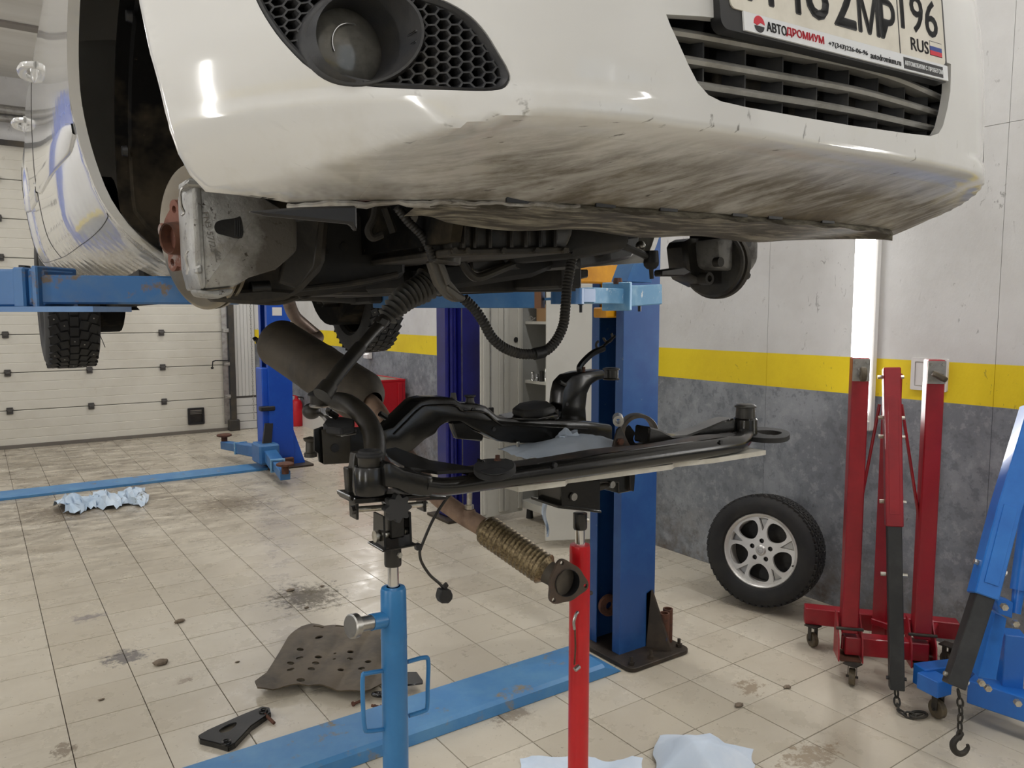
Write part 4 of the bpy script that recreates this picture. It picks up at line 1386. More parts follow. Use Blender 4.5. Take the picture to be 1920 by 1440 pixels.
# floor and tunnel behind the engine
car.part('floor_pan', MB().box((0.0, 1.95, 0.205), (1.42, 2.55, 0.07), bev=0.01), M_UNDER)
car.part('centre_tunnel', MB().box((0.05, 1.2, 0.30), (0.34, 1.4, 0.16)), M_UNDER)
for s in (-1, 1):
    car.part('sill_seam', MB().beam((0.66 * s, 0.45 if s < 0 else 1.0, 0.160), (0.66 * s, 2.20, 0.160), 0.012, 0.03), M_SIDE if s < 0 else M_UNDER)
    car.part('floor_rail', MB().beam((0.44 * s, 0.35, 0.185), (0.44 * s, 2.2, 0.185), 0.09, 0.08, bev=0.008), M_UNDER)
car.part('front_crossmember', slabv([(760, 500), (900, 486), (1060, 480), (1052, 498), (1000, 520), (880, 538), (800, 548), (762, 548)], 0.16, 0.25, 0.012), M_UNDER, label='black crossmember')
rb = MB().tube(spline(PV([(866, 490), (880, 512), (898, 520), (940, 504), (984, 487)], -0.02), 6), 0.010, 10)
br = car.part('dusty_bracket_bar', rb, M_DUSTY)
car.part('bracket_strap', slabv([(884, 486), (972, 476), (985, 484), (900, 512), (886, 506)], 0.0, 0.012, 0.003), M_DUSTY, under=br)
c = LV(968, 492, -0.01)
car.part('rubber_bush', MB().cyl(c + V((0, -0.02, 0)), c + V((0, 0.02, 0)), 0.016, 0.016, 14), M_RUBBER, under=br)
M_HEAT = pm('grey_sheet_bracket', (0.115, 0.105, 0.09), 0.5, 0.4, col2=(0.06, 0.05, 0.04), ns=10)
bk = car.part('cable_bracket', slabv([(805, 490), (826, 486), (836, 498), (846, 526), (868, 553), (862, 567), (842, 560), (820, 534)], -0.16, 0.020, 0.003), M_HEAT, label='grey sheet cable bracket')
car.part('bracket_pocket', slabv([(840, 532), (862, 548), (876, 556), (872, 566), (858, 565), (838, 545)], -0.165, 0.035, 0.004), M_HEAT, under=bk)
car.part('bracket_ridge', slabv([(822, 494), (827, 492), (844, 530), (838, 536)], -0.166, 0.008, 0.001), M_HEAT, under=bk)
car.part('loom', ribbed(PV([(870, 560), (890, 580), (907, 605), (922, 632), (945, 652), (975, 663), (1003, 664)], -0.10), 0.0120, 0.0075, 0.0018), M_CONDUIT, label='ribbed black loom hanging in a loop')
car.part('loom', ribbed(PV([(1000, 664), (1024, 657), (1043, 638), (1056, 610), (1060, 580), (1063, 540), (1068, 510), (1074, 478)], -0.10), 0.0125, 0.0075, 0.0016), M_CONDUIT, label='ribbed black loom hanging in a loop')
c0, c1 = LV(1001, 664, -0.10), LV(1019, 660, -0.10)
car.part('loom_tape', MB().tube([c0, c1], 0.0138, 12), M_BLACK)
# steering column boot and shaft that hangs down
bt = ribbed([LV(812, 524, 0.10), LV(793, 540, 0.10), LV(765, 555, 0.095), LV(741, 576, 0.09), LV(724, 598, 0.09)], (0.039, 0.024), 0.0125, 0.009, 24)
boot = car.part('steering_boot', bt, pm('boot_rubber', (0.055, 0.053, 0.05), 0.45, col2=(0.09, 0.082, 0.07), ns=10), label='ribbed black steering boot')
car.part('boot_collar', MB().tube([LV(806, 530, 0.10), LV(818, 519, 0.10)], 0.042, 20), M_GRIME, under=boot)
sh_ = [LV(724, 596, 0.09), LV(700, 622, 0.06), LV(672, 655, 0.02)]
shaft = car.part('steering_shaft', MB().tube(sh_, [0.015, 0.012, 0.011], 12), M_DUSTY, label='dusty steering shaft')
car.part('shaft_joint', slabv([(716, 592), (732, 600), (722, 616), (706, 606)], 0.06, 0.03, 0.004), M_DUSTY, under=shaft)
car.part('shaft_sleeve', MB().tube([LV(676, 650, 0.024), LV(640, 692, -0.005), LV(612, 730, -0.03)], [0.0145, 0.015, 0.014], 12), M_DUSTY, under=shaft)
car.part('shaft_clamp', MB().tube([LV(618, 722, -0.026), LV(604, 742, -0.036)], [0.018, 0.020], 12), M_DUSTY, under=shaft)
# right hand running gear seen under the chin
KV = 0.0
ks = car.part('far_knuckle', slabv([(1283, 455), (1300, 446), (1345, 448), (1352, 520), (1330, 540), (1290, 520)], AV + 0.02, 0.08, 0.012, 1), M_GRIME2)
BC = LV(1334, 495, AV)
car.part('backing_plate', MB().lathe([(0.0001, 0.0), (0.05, -0.002), (0.086, 0.0), (0.092, 0.006), (0.092, 0.016), (0.03, 0.02)], BC, V((1, 0.25, 0)), 40), M_GRIME2, under=ks)
car.part('far_disc', MB().lathe([(0.03, 0.022), (0.096, 0.022), (0.097, 0.024), (0.097, 0.042), (0.03, 0.044)], BC, V((1, 0.25, 0)), 40), M_GRIME, under=ks)
M_CAST2 = pm('grimy_caliper', (0.22, 0.215, 0.205), 0.6, 0.3, col2=(0.05, 0.045, 0.04), ns=9, lo=0.42, hi=0.6, bump=0.5, bs=100)
fc = car.part('far_caliper', slabv([(1346, 448), (1380, 444), (1424, 449), (1423, 488), (1412, 508), (1380, 512), (1350, 498)], AV - 0.06, 0.10, 0.012, 2), M_CAST2, label='grimy grey brake caliper on the far side')
car.part('caliper_slot', slabv([(1386, 449), (1410, 450), (1408, 462), (1386, 466)], AV - 0.062, 0.006, 0.0), M_GRIME2, under=fc)
car.part('caliper_lug', slabv([(1370, 506), (1411, 512), (1408, 524), (1368, 520)], AV - 0.055, 0.05, 0.005), M_GRIME, under=fc)
c = LV(1341, 462 + 30, AV - 0.045)
car.part('guide_pin', MB().cyl(c, c + V((0, -0.02, 0)), 0.013, 0.013, 14), M_GRIME, under=fc)
c = LV(1315, 523, AV + 0.0)
car.part('knuckle_eye', MB().lathe([(0.009, 0), (0.017, 0), (0.017, -0.03), (0.009, -0.03)], c, (0, 1, 0), 18, close=True), M_GRIME, under=ks)
car.part('knuckle_arm', slabv([(1240, 506), (1284, 500), (1300, 510), (1284, 518), (1240, 518)], AV - 0.03, 0.03, 0.004), M_GRIME2, under=ks)
car.part('far_strut', MB().tube([LV(1310, 470, AV + 0.05), LV(1312, 380, AV + 0.07)], 0.026, 14), M_GRIME2, under=ks)
tr = car.part('tie_rod', MB().tube(spline(PV([(1120, 462), (1165, 462), (1192, 471), (1215, 482)], -0.04), 5), [0.009] * 16, 10), M_GRIME2, label='black tie rod end')
c = LV(1221, 482, -0.04)
car.part('tie_rod_end', MB().cyl(c + V((0, 0, -0.014)), c + V((0, 0, 0.016)), 0.020, 0.018, 18), M_BLACK, under=tr)
car.part('dust_boot', MB().lathe([(0.020, 0), (0.019, -0.008), (0.012, -0.016), (0.006, -0.018)], c + V((0, 0, -0.014)), (0, 0, 1), 18), M_RUBBER, under=tr)
car.part('ball_stud', MB().tube([c + V((0, 0, -0.03)), c + V((0.002, 0, -0.056))], [0.006, 0.0055], 10), M_GRIME, under=tr)
c = LV(1201, 461, -0.02)
car.part('ball_pin', MB().ball(c, 0.013), M_STEEL, under=tr)
M_RAILGREY = pm('grey_black_rail', (0.045, 0.045, 0.047), 0.45, col2=(0.02, 0.02, 0.02), ns=6)
car.part('front_rail', slabv([(1082, 470), (1120, 450), (1200, 440), (1202, 462), (1185, 484), (1160, 490), (1086, 504)], 0.05, 0.50, 0.008), M_RAILGREY, label='grey chassis rail on the far side')
c = LV(1123, 474, 0.049)
car.part('rail_opening', MB().ball(c, (0.022, 0.002, 0.014)), M_GRIME2)
car.part('lift_rubber', slabv([(1046, 506), (1104, 505), (1104, 520), (1078, 526), (1046, 524)], 0.45, 0.08, 0.004), M_RUBBER, label='black rubber mount under the rail')
# dirty plastic undertray behind the chin
M_TRAY = pm('dirty_undertray', srgb(64, 58, 46), 0.6, col2=srgb(150, 144, 128), ns=8, lo=0.46, hi=0.66, stretch=(1.2, 4.5, 6), bump=0.3, bs=60)
tb_ = MB()
N = 30
def tray(a, b):
    u = -0.56 + 1.10 * a
    v0 = bv(u, ZB)
    v1 = v0 + (0.16 + 0.05 * math.sin(a * 3)) * (0.3 + 0.7 * smooth01(0.0, 0.12, a)) * smooth01(1.0, 0.86, a)
    return V((u, v0 + 0.004 + (v1 - v0) * b, ZB - 0.004 - 0.012 * b + 0.004 * math.sin(a * 23) * b))
tb_.grid(tray, 40, 6)
und = car.part('undertray', tb_, M_TRAY, label='dirty plastic undertray behind the chin')
for u in (-0.44, -0.30, -0.18, -0.02, 0.07, 0.22):
    p = BP(u, ZB, 0.0)
    car.part('undertray_slot', MB().box(p + V((0, -0.0015, 0.0005)), (0.036, 0.004, 0.007)), M_BLACK, under=und)
vs = []
edge = MB()
edge.grid(lambda a, b: BP(-0.55 + 1.08 * a, ZB, -0.001) + V((0, 0.006 * b, -0.010 + 0.011 * b + 0.002 * math.sin(a * 60))), 60, 1)
car.part('chin_flange', edge, M_TRAY, under=und)

# rear axle and wheels
def tyre_parts(t, c, ax, R_, Wd, rimR, name_prefix='', studs=True, under=None, tread_rows=5, n=44):
    """tyre with tread blocks around centre c, axis ax; returns tyre object"""
    h = Wd / 2
    prof = [(rimR - 0.004, -h * 0.80), (rimR + 0.012, -h * 0.98), (rimR + 0.045, -h * 1.06), (R_ - 0.035, -h * 1.02), (R_ - 0.012, -h * 0.90), (R_ - 0.008, -h * 0.6), (R_ - 0.008, 0),
            (R_ - 0.008, h * 0.6), (R_ - 0.012, h * 0.90), (R_ - 0.035, h * 1.02), (rimR + 0.045, h * 1.06), (rimR + 0.012, h * 0.98), (rimR - 0.004, h * 0.80)]
    ty = t.part('tyre', MB().lathe(prof, c, ax, 64), M_TYRE, under=under)
    s = (V((0, 0, 1)) - ax * ax.z).normalized() if abs(ax.z) < 0.9 else V((1, 0, 0))
    q = ax.cross(s)
    tb = MB(); sb = MB()
    for i in range(n):
        for j in range(tread_rows):
            f = (j - (tread_rows - 1) / 2) / (tread_rows / 2)
            a = 2 * math.pi * (i + 0.5 * (j % 2) + 0.25 * abs(f)) / n
            rr = R_ - 0.004 - 0.006 * f * f
            d = s * math.cos(a) + q * math.sin(a)
            tn = ax.cross(d)
            M3 = Matrix((tn, ax, d)).transposed()
            M3 = M3 @ Matrix.Rotation(0.5 * f, 3, 'Z')
            tb.box(V(c) + d * rr + ax * (f * h * 0.92), (2 * math.pi * R_ / n * 0.80, Wd / tread_rows * 0.80, 0.012), M3)
            if studs and (i * 3 + j * 5) % 4 == 0:
                sb.box(V(c) + d * (rr + 0.0065) + ax * (f * h * 0.92), (0.005, 0.005, 0.003), M3)
    t.part('tread', tb, M_TYRE, under=ty if under is None else under, smooth=False, kind='stuff')
    if studs: t.part('studs', sb, M_STEEL, under=ty if under is None else under, smooth=False, kind='stuff')
    return ty
M_TYRE = pm('tyre_rubber', (0.011, 0.011, 0.012), 0.72, col2=(0.026, 0.024, 0.021), ns=6, bump=0.15, bs=150)
M_ALLOY = pm('silver_alloy', (0.52, 0.51, 0.49), 0.32, 0.65, col2=(0.40, 0.385, 0.36), ns=8)
RV = 2.60
for (px, s) in ((116, -1), (668, 1)):
    c = V((s * 0.735, RV, 0.155))
    ax = V((-1, 0, 0))
    rw = car.part('rear_wheel', MB().lathe([(0.20, 0.085), (0.205, 0.08), (0.195, 0.07), (0.19, -0.03), (0.19, -0.08), (0.205, -0.085)], c, ax, 40), M_ALLOY if s < 0 else M_GRIME, label='studded rear wheel hanging from the axle')
    tyre_parts(car, c, ax, 0.315, 0.205, 0.205, under=rw, n=40)
    car.part('wheel_face', MB().lathe([(0.0001, 0.07), (0.06, 0.066), (0.12, 0.05), (0.19, 0.06), (0.195, 0.03)], c, V((s, 0, 0)), 30), M_ALLOY, under=rw)
    car.part('brake_drum', MB().lathe([(0.0001, 0.06), (0.13, 0.06), (0.14, 0.05), (0.14, -0.02), (0.05, -0.03)], c, V((-s, 0, 0)), 30), M_GRIME, under=rw)
    car.part('trailing_arm', MB().beam(V((s * 0.56, RV - 0.55, 0.16)), V((s * 0.58, RV, 0.15)), 0.07, 0.09, bev=0.01), M_UNDER, under=rw)
    car.part('coil_spring', ribbed([V((s * 0.50, RV - 0.1, 0.10)), V((s * 0.50, RV - 0.1, 0.33))], 0.055, 0.03, 0.012, 16), M_UNDER, under=rw)
    car.part('damper', MB().tube([V((s * 0.52, RV + 0.12, 0.12)), V((s * 0.50, RV + 0.06, 0.50))], 0.022, 12), M_UNDER, under=rw)
ra = car.part('rear_axle_beam', MB().tube([V((-0.6, RV - 0.32, 0.15)), V((-0.3, RV - 0.34, 0.17)), V((0.3, RV - 0.34, 0.17)), V((0.6, RV - 0.32, 0.15))], 0.05, 14, flat=0.8), M_UNDER)
for s in (-1, 1):
    car.part('rear_wheel_liner', MB().lathe([(0.36, 0.0), (0.36, 0.26)], V((s * 0.53, RV, 0.36)), V((s, 0, 0)), 28), M_LINER)
    car.part('rear_housing_wall', MB().prism(circ(RV, 0.36, 0.36, 28), (s * 0.53, 0, 0), (0, 1, 0), (0, 0, 1), 0.01), M_LINER)
car.part('brake_cable', MB().tube(spline([LU(178, 612, -0.60), LU(183, 618, -0.60), LU(190, 634, -0.60), LU(197, 651, -0.60)], 5), 0.0016, 6), M_BLACK)
car.part('fuel_tank', MB().box((0.25, 1.95, 0.20), (0.62, 0.75, 0.10), bev=0.03), M_UNDER)
car.part('spare_wheel_cradle', MB().box((0.0, 3.0, 0.20), (0.8, 0.5, 0.14), bev=0.04), M_UNDER)

# ================================================================== near two-post lift that carries the car
M_BLUELT = pm('pale_worn_blue', srgb(104, 156, 196), 0.35, 0.1, col2=srgb(150, 190, 214), ns=9, spot=srgb(214, 222, 226), ss=22, slo=0.60, shi=0.66)
M_STRIPB = pm('floor_channel_blue', srgb(66, 124, 176), 0.42, col2=srgb(88, 140, 182), ns=4, spot=srgb(132, 124, 106), ss=6, slo=0.60, shi=0.68, kind='Object')
M_BASE = pm('oily_base_plate', (0.032, 0.024, 0.018), 0.55, 0.2, col2=(0.07, 0.05, 0.034), ns=8, spot=srgb(30, 70, 140), ss=7, slo=0.66, shi=0.7, bump=0.3, bs=60)
PY0, PY1 = 2.70, 2.93          # post front and back
PX0 = aty(1163, 1100, PY0).x
PX1 = aty(1228, 1100, PY0).x
lift = Thing('two_post_lift', 'blue two-post car lift holding up the white car', 'car lift', (2.6, 2.8, 0))
PT = 3.9
pb = MB()
# C-section: side wall to the camera, back web, far side wall, two lips
lipw, th = 0.055, 0.008
prof = [(PX0, PY0), (PX1, PY0), (PX1, PY1), (PX0, PY1), (PX0, PY1 - lipw), (PX0 + th, PY1 - lipw), (PX0 + th, PY1 - th), (PX1 - th, PY1 - th), (PX1 - th, PY0 + th), (PX0 + th, PY0 + th), (PX0 + th, PY0 + lipw), (PX0, PY0 + lipw)]
pb.slab([V((a, b, 0.012)) for a, b in prof], 0.002, 1, (0, 0, PT))
post = lift.part('post', pb, M_POST, label='blue steel lift post with scuffed foot')
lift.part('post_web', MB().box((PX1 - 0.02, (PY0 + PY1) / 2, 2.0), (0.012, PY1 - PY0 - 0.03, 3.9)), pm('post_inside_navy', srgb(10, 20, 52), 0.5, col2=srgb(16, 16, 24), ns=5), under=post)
# chain and hydraulic rod inside
cxr, cyr = PX0 + 0.06, PY0 + 0.075
rodp = aty(1148, 700, cyr)
lift.part('lift_cylinder_rod', MB().tube([(cxr, cyr, 0.9), (cxr, cyr, 1.78)], 0.014, 16), M_CHROME, label='chrome ram rod')
lift.part('lift_cylinder', MB().tube([(cxr, cyr, 0.05), (cxr, cyr, 0.95)], 0.028, 16), M_GRIME2)
lift.part('sheave', MB().lathe([(0.02, 0), (0.055, 0), (0.05, 0.01), (0.055, 0.02), (0.02, 0.02)], V((PX0 + 0.05, PY0 + 0.13, 0.22)), (0.2, 1, 0), 24, close=True), M_RUST)
# base plate, gusset, pipe sleeves, anchor bolts
bx0, bx1, by0, by1 = PX0 - 0.06, PX1 + 0.11, PY0 - 0.15, PY1 + 0.06
base = lift.part('base_plate', MB().slab([V((a, b, 0.002)) for a, b in rrect(bx0, by0, bx1, by1, 0.04, 4)], 0.003, 1, (0, 0, 0.022)), M_BASE)
for (a, b) in ((bx0 + 0.035, by0 + 0.04), (bx1 - 0.035, by0 + 0.05), (PX0 + 0.10, by0 + 0.035), (bx1 - 0.04, by1 - 0.05), (bx0 + 0.03, by1 - 0.04)):
    lift.part('anchor_bolt', MB().tube([(a, b, 0.02), (a, b, 0.065)], 0.008, 10).hexa((a, b, 0.032), (0, 0, 1), 0.016, 0.016), M_BASE, under=base)
lift.part('gusset', MB().slab([V((PX1 - 0.06, PY0 - 0.004, 0.02)), V((PX1 - 0.06, PY0 - 0.004, 0.30)), V((PX1 - 0.03, PY0 - 0.004, 0.31)), V((PX1 - 0.0, PY0 - 0.12, 0.02))], 0, 1, (0.012, 0, 0)), M_BASE, under=base)
lift.part('gusset', MB().slab([V((PX1 + 0.002, PY0 + 0.03, 0.02)), V((PX1 + 0.002, PY0 + 0.03, 0.30)), V((PX1 + 0.10, PY0 + 0.03, 0.02))], 0, 1, (0, 0.012, 0)), M_POST, under=base)
for px in (1238, 1252):
    p = atz(px, 1225, 0.02)
    q = V((PX1 + 0.02 + (px - 1238) * 0.0040, PY0 - 0.05 + (px - 1238) * 0.0022, 0.02))
    lift.part('pin_sleeve', MB().lathe([(0.019, 0), (0.0255, 0), (0.0255, 0.175), (0.019, 0.175)], q, (0, 0, 1), 20, close=True), M_RUST, under=base)
# channel cover across the floor
lift.part('floor_channel', MB().slab([V((-0.55, 2.60, 0.001)), V((2.42, 2.60, 0.001)), V((2.42, 2.90, 0.001)), V((-0.55, 2.90, 0.001))], 0.0, 1, (0, 0, 0.001)), M_GRIME)
cb = MB()
secs = [(2.60, 0.002), (2.604, 0.046), (2.622, 0.058), (2.862, 0.058), (2.894, 0.040), (2.90, 0.002)]
vs = [V((x, y, z)) for x in (-0.55, 2.34, 2.44) for y, z in [(yy, (zz if x < 2.4 else 0.003)) for yy, zz in secs]]
fs = [[k * 6 + i, k * 6 + i + 1, (k + 1) * 6 + i + 1, (k + 1) * 6 + i] for k in range(2) for i in range(5)]
cb.add(vs, fs)
lift.part('channel_cover', cb, M_STRIPB, ang=20, label='long blue channel cover across the floor')
# carriage
CXc = PX0 + 0.06
lift.part('carriage', MB().box((PX0 + 0.075, (PY0 + PY1) / 2, 1.95), (0.12, PY1 - PY0 - 0.03, 0.55), bev=0.01), M_YELLOW, label='yellow carriage')
def lw(px, py, z): return atz(px, py, z)
lift.part('carriage_head', MB().box((PX0 - 0.12, 2.76, 1.88), (0.34, 0.10, 0.09), bev=0.006), M_YELLOW)
lift.part('carriage_guard', MB().box((PX0 - 0.02, (PY0 + PY1) / 2, 1.70), (0.06, 0.10, 0.05), bev=0.006), M_YELLOW)
# front arm: telescopic box that comes forward to the sill, seen end on
A0 = V((PX0 - 0.02, 2.47, 1.765)); A1 = aty(1158, 548, 2.36); A2 = aty(1098, 548, 2.30); A3 = aty(1052, 550, 2.24)
A1.z = A2.z = A3.z = A0.z
arm = lift.part('front_arm', MB().beam(aty(1224, 552, 2.40) * 1, A1, 0.10, 0.085, bev=0.004), M_BLUELT, label='worn pale blue lift arm')
for p in (arm,): pass
lift.part('arm_collar', MB().beam(A1 + (A0 - A1).normalized() * 0.004, A1 - (A0 - A1).normalized() * 0.016, 0.13, 0.115, bev=0.003), M_BLUELT, under=arm)
lift.part('inner_arm', MB().beam(A1, A2, 0.075, 0.062, bev=0.003), M_BLUELT, under=arm)
lift.part('arm_nose', MB().cyl(A3 + V((0.03, 0, -0.034)), A3 + V((0.03, 0, 0.024)), 0.062, 0.062, 24), M_BLUE, under=arm)
lift.part('arm_nose_bar', MB().beam(A2, A3 + V((0.03, 0, 0)), 0.085, 0.05), M_BLUE, under=arm)
lift.part('pad_rubber', MB().cyl(A3 + V((0.03, 0, 0.024)), A3 + V((0.03, 0, 0.06)), 0.05, 0.05, 20), M_RUBBER, under=arm)
lift.part('arm_pin', MB().tube([A1 + V((0.0, 0.0, 0.05)), A1 + V((0, 0, 0.075))], [0.022, 0.016], 8), M_RUST, under=arm)
gz = A1.z + 0.043
g0 = aty(1176, 527, 2.42); g1 = aty(1222, 530, 2.42); g2 = aty(1214, 487, 2.42); g3 = aty(1190, 489, 2.42)
lift.part('arm_gusset', MB().slab([g0, g1, g2, g3], 0.0, 1, (0.0, 0.10, 0)), M_BLUE, under=arm)
lift.part('arm_bolt', MB().tube([aty(1089, 566, 2.30), aty(1089, 586, 2.30)], 0.006, 8).tube([aty(1089, 569, 2.30), aty(1089, 572, 2.30)], 0.011, 8), M_BLACK, under=arm)
lift.part('arm_bolt', MB().tube([aty(1199, 568, 2.38), aty(1199, 584, 2.38)], 0.007, 8), M_BLACK, under=arm)
# rear arm: long tapered box to the rear sill
B0 = aty(1018, 562, 2.95); B1 = aty(706, 569, 3.62); 
zb0 = zpix(B0.x, B0.y, 561)
B0.z = zb0; B1.z = zb0 - 0.005
rarm = lift.part('rear_arm', MB().beam(B1, B0, 0.09, 0.070, bev=0.004, h1=0.085), M_BLUE, label='long blue lift arm to the rear sill')
ws = pm('rust_weld', (0.22, 0.11, 0.06), 0.7)
lift.part('weld_band', MB().beam(B0 + (B1 - B0).normalized() * 0.03, B0, 0.092, 0.088), ws, under=rarm)
B2 = V((PX0 - 0.05, 2.84, zb0 + 0.01))
lift.part('arm_root', MB().beam(B0, B2, 0.08, 0.012), M_BLUE, under=rarm)
lift.part('arm_root', MB().slab([aty(1000, 546, 2.98), aty(1024, 546, 2.98), aty(1024, 518, 2.98), aty(1006, 520, 2.98)], 0, 1, (0, 0.05, 0)), M_BLUE, under=rarm)
lift.part('rear_pad', MB().cyl(B1 + V((0.03, 0, 0.03)), B1 + V((0.03, 0, 0.075)), 0.05, 0.05, 20), M_RUBBER, under=rarm)
# carriage on the other side with its arm to the near sill; the post itself stands outside the picture
LX = -0.72
lift.part('post', MB().slab([V((LX - (p[0] - PX0), p[1], 0.012)) for p in prof], 0.002, 1, (0, 0, PT)), M_POST, label='blue lift post on the left')
lift.part('carriage', MB().box((LX - 0.06, 2.815, 1.90), (0.14, 0.20, 0.5), bev=0.01), M_YELLOW)
lift.part('base_plate', MB().box((LX - 0.12, 2.80, 0.013), (0.42, 0.44, 0.022)), M_BASE)
# arm in view: z from its lower edge near the camera's own height
C0 = aty(-330, 545, 2.45); C1 = aty(112, 546, 2.02); C2 = aty(112, 546, 2.02); C3 = aty(448, 548, 1.90)
def armz(p, top, bot): return (zpix(p.x, p.y, top) + zpix(p.x, p.y, bot)) / 2, abs(zpix(p.x, p.y, top) - zpix(p.x, p.y, bot))
z1_, h1_ = armz(C1, 506, 575)
z3_, h3_ = armz(C3, 521, 571)
C0.z = C1.z = z1_
larm = lift.part('near_arm', MB().beam(C0, C1, 0.10, h1_, bev=0.005), M_BLUEWORN, label='worn blue lift arm under the near sill')
C1b = C1.copy(); C1b.z = z3_; C3.z = z3_
lift.part('inner_arm', MB().beam(C1b - (C3 - C1b).normalized() * 0.05, C3, 0.085, h3_, bev=0.004), M_BLUEWORN, under=larm)
dd = (C1 - C0).normalized()
lift.part('arm_collar', MB().beam(C1 - dd * 0.065, C1 - dd * 0.035, 0.125, h1_ + 0.006, bev=0.004), M_BLUEWORN, under=larm)
lift.part('arm_collar', MB().beam(C1 - dd * 0.018, C1 - dd * 0.003, 0.125, h1_ + 0.012, bev=0.003), M_BLUEWORN, under=larm)
pl0, pl1 = C0 - V((0, 0, h1_ / 2 + 0.006)), C1 + dd * 0.13 - V((0, 0, h1_ / 2 + 0.006))
lift.part('arm_sole', MB().beam(pl0, pl1, 0.13, 0.012), M_BLUE, under=larm)
lift.part('arm_pad', MB().cyl(C3 + V((-0.03, 0.02, 0.02)), C3 + V((-0.03, 0.02, 0.05)), 0.05, 0.05, 20), M_RUBBER, under=larm)
lift.part('arm_bolt', MB().cyl(aty(46, 506, 2.07), aty(46, 498, 2.07), 0.012, 0.012, 10), M_BLACK, under=larm)

# ================================================================== far lift with its arms down on the floor
flift = Thing('two_post_lift', 'bright blue far lift with arms lowered near the gate', 'car lift', (2.85, 8.6, 0))
M_POST2 = pm('bright_post_blue', srgb(20, 74, 178), 0.35, col2=srgb(30, 88, 190), ns=3, spot=srgb(140, 150, 170), ss=22, slo=0.68, shi=0.74)
fy = 8.35
fx0, fx1 = aty(503, 700, fy).x, aty(541, 700, fy).x
fyb = fy + 0.30
fp = MB()
prof2 = [(fx0, fy), (fx1 + 0.04, fy), (fx1 + 0.04, fyb), (fx0, fyb), (fx0, fyb - 0.07), (fx0 + 0.01, fyb - 0.07), (fx0 + 0.01, fyb - 0.01), (fx1 + 0.03, fyb - 0.01), (fx1 + 0.03, fy + 0.01), (fx0 + 0.01, fy + 0.01), (fx0 + 0.01, fy + 0.07), (fx0, fy + 0.07)]
fp.slab([V((a, b, 0.02)) for a, b in prof2], 0.002, 1, (0, 0, 3.7))
fpo = flift.part('post', fp, M_POST2, label='bright blue lift post')
flift.part('post_inside', MB().box((fx1 + 0.0, (fy + fyb) / 2, 1.9), (0.02, 0.26, 3.6)), M_POST, under=fpo)
flift.part('post_notice', MB().prism([(-0.05, -0.045), (0.055, -0.045), (0.055, 0.045), (-0.05, 0.045)], V(((fx0 + fx1) / 2, fy - 0.003, zpix((fx0 + fx1) / 2, fy, 584))), (1, 0, 0), (0, 0, 1), 0.002), M_WHITEP, under=fpo)
flift.part('carriage', MB().box((fx0 - 0.01, (fy + fyb) / 2, 0.65), (0.10, 0.22, 0.9), bev=0.01), M_POST2)
flift.part('carriage_latch', MB().box((fx0 - 0.02, fy + 0.02, zpix(fx0, fy, 766)), (0.16, 0.08, 0.05), bev=0.008), M_BLACK)
flift.part('base_plate', MB().slab([V((a, b, 0.001)) for a, b in rrect(fx0 - 0.06, fy - 0.14, fx1 + 0.22, fyb + 0.05, 0.03, 3)], 0.002, 1, (0, 0, 0.02)), M_BASE)
flift.part('post_foot', MB().slab([V((fx1 + 0.04, fy + 0.02, 0.02)), V((fx1 + 0.04, fy + 0.02, 0.42)), V((fx1 + 0.17, fy + 0.02, 0.02))], 0, 1, (0, 0.02, 0)), M_POST2)
flift.part('foot_block', MB().box((fx0 + 0.17, fy - 0.06, 0.07), (0.12, 0.06, 0.08), bev=0.006), M_RUST)
ch = MB()
fx_s = atz(0, 930).y
for (x0_, x1_) in ((-0.6, fx0 - 0.05),):
    ch.slab([V((x0_, 8.28, 0.001)), V((x1_, 8.28, 0.001)), V((x1_, 8.62, 0.001)), V((x0_, 8.62, 0.001))], 0, 1, (0, 0, 0.022))
flift.part('channel_cover', ch, M_STRIPB, label='blue channel cover running to the left')
# arms: knuckle at the carriage, one out to the gate side, one towards the camera
K = V((fx0 - 0.10, fy - 0.02, 0.20))
pA, pB = atz(421, 834, 0.14), atz(535, 892, 0.10)
def floor_arm(p0, p1, lab):
    d = (p1 - p0)
    m1 = p0 + d * 0.55
    a = flift.part('arm', MB().beam(p0, m1, 0.13, 0.12, bev=0.006), M_BLUE, label=lab)
    m0 = V((p0.x, p0.y, p0.z - 0.01)); 
    flift.part('inner_arm', MB().beam(p0 + d * 0.5, p1, 0.10, 0.09, bev=0.005), M_BLUE, under=a)
    flift.part('arm_lip', MB().beam(m1 - d.normalized() * 0.03, m1, 0.145, 0.135), M_BLUELT, under=a)
    flift.part('pad_stem', MB().cyl(p1 + V((0, 0, 0.02)), p1 + V((0, 0, 0.10)), 0.035, 0.035, 16), M_RUST, under=a)
    flift.part('pad_disc', MB().lathe([(0.0001, 0.03), (0.07, 0.03), (0.085, 0.022), (0.085, 0.005), (0.07, 0)], p1 + V((0, 0, 0.10)), (0, 0, 1), 24), M_RUST, under=a)
floor_arm(K + V((0.02, 0.12, -0.02)), pA, 'blue arm pointing to the gate')
floor_arm(K + V((0.06, -0.08, -0.03)), pB, 'blue arm pointing towards the room')
flift.part('arm_knuckle', MB().box(K + V((0.05, 0.03, -0.02)), (0.22, 0.30, 0.22), bev=0.02), M_BLUE)
e0 = atz(497, 822, 0.35); 
flift.part('arm_guard', MB().slab([K + V((0.0, -0.03, 0.08)), K + V((0.10, -0.03, 0.08)), K + V((0.14, 0.02, 0.30)), K + V((0.05, 0.02, 0.30))], 0.004, 1, (0, 0.03, 0)), M_BLACK)
# second post of the far lift, outside the frame on the left
flift.part('post', MB().box((-0.75, fy + 0.15, 1.85), (0.28, 0.30, 3.7), bev=0.01), M_POST2)

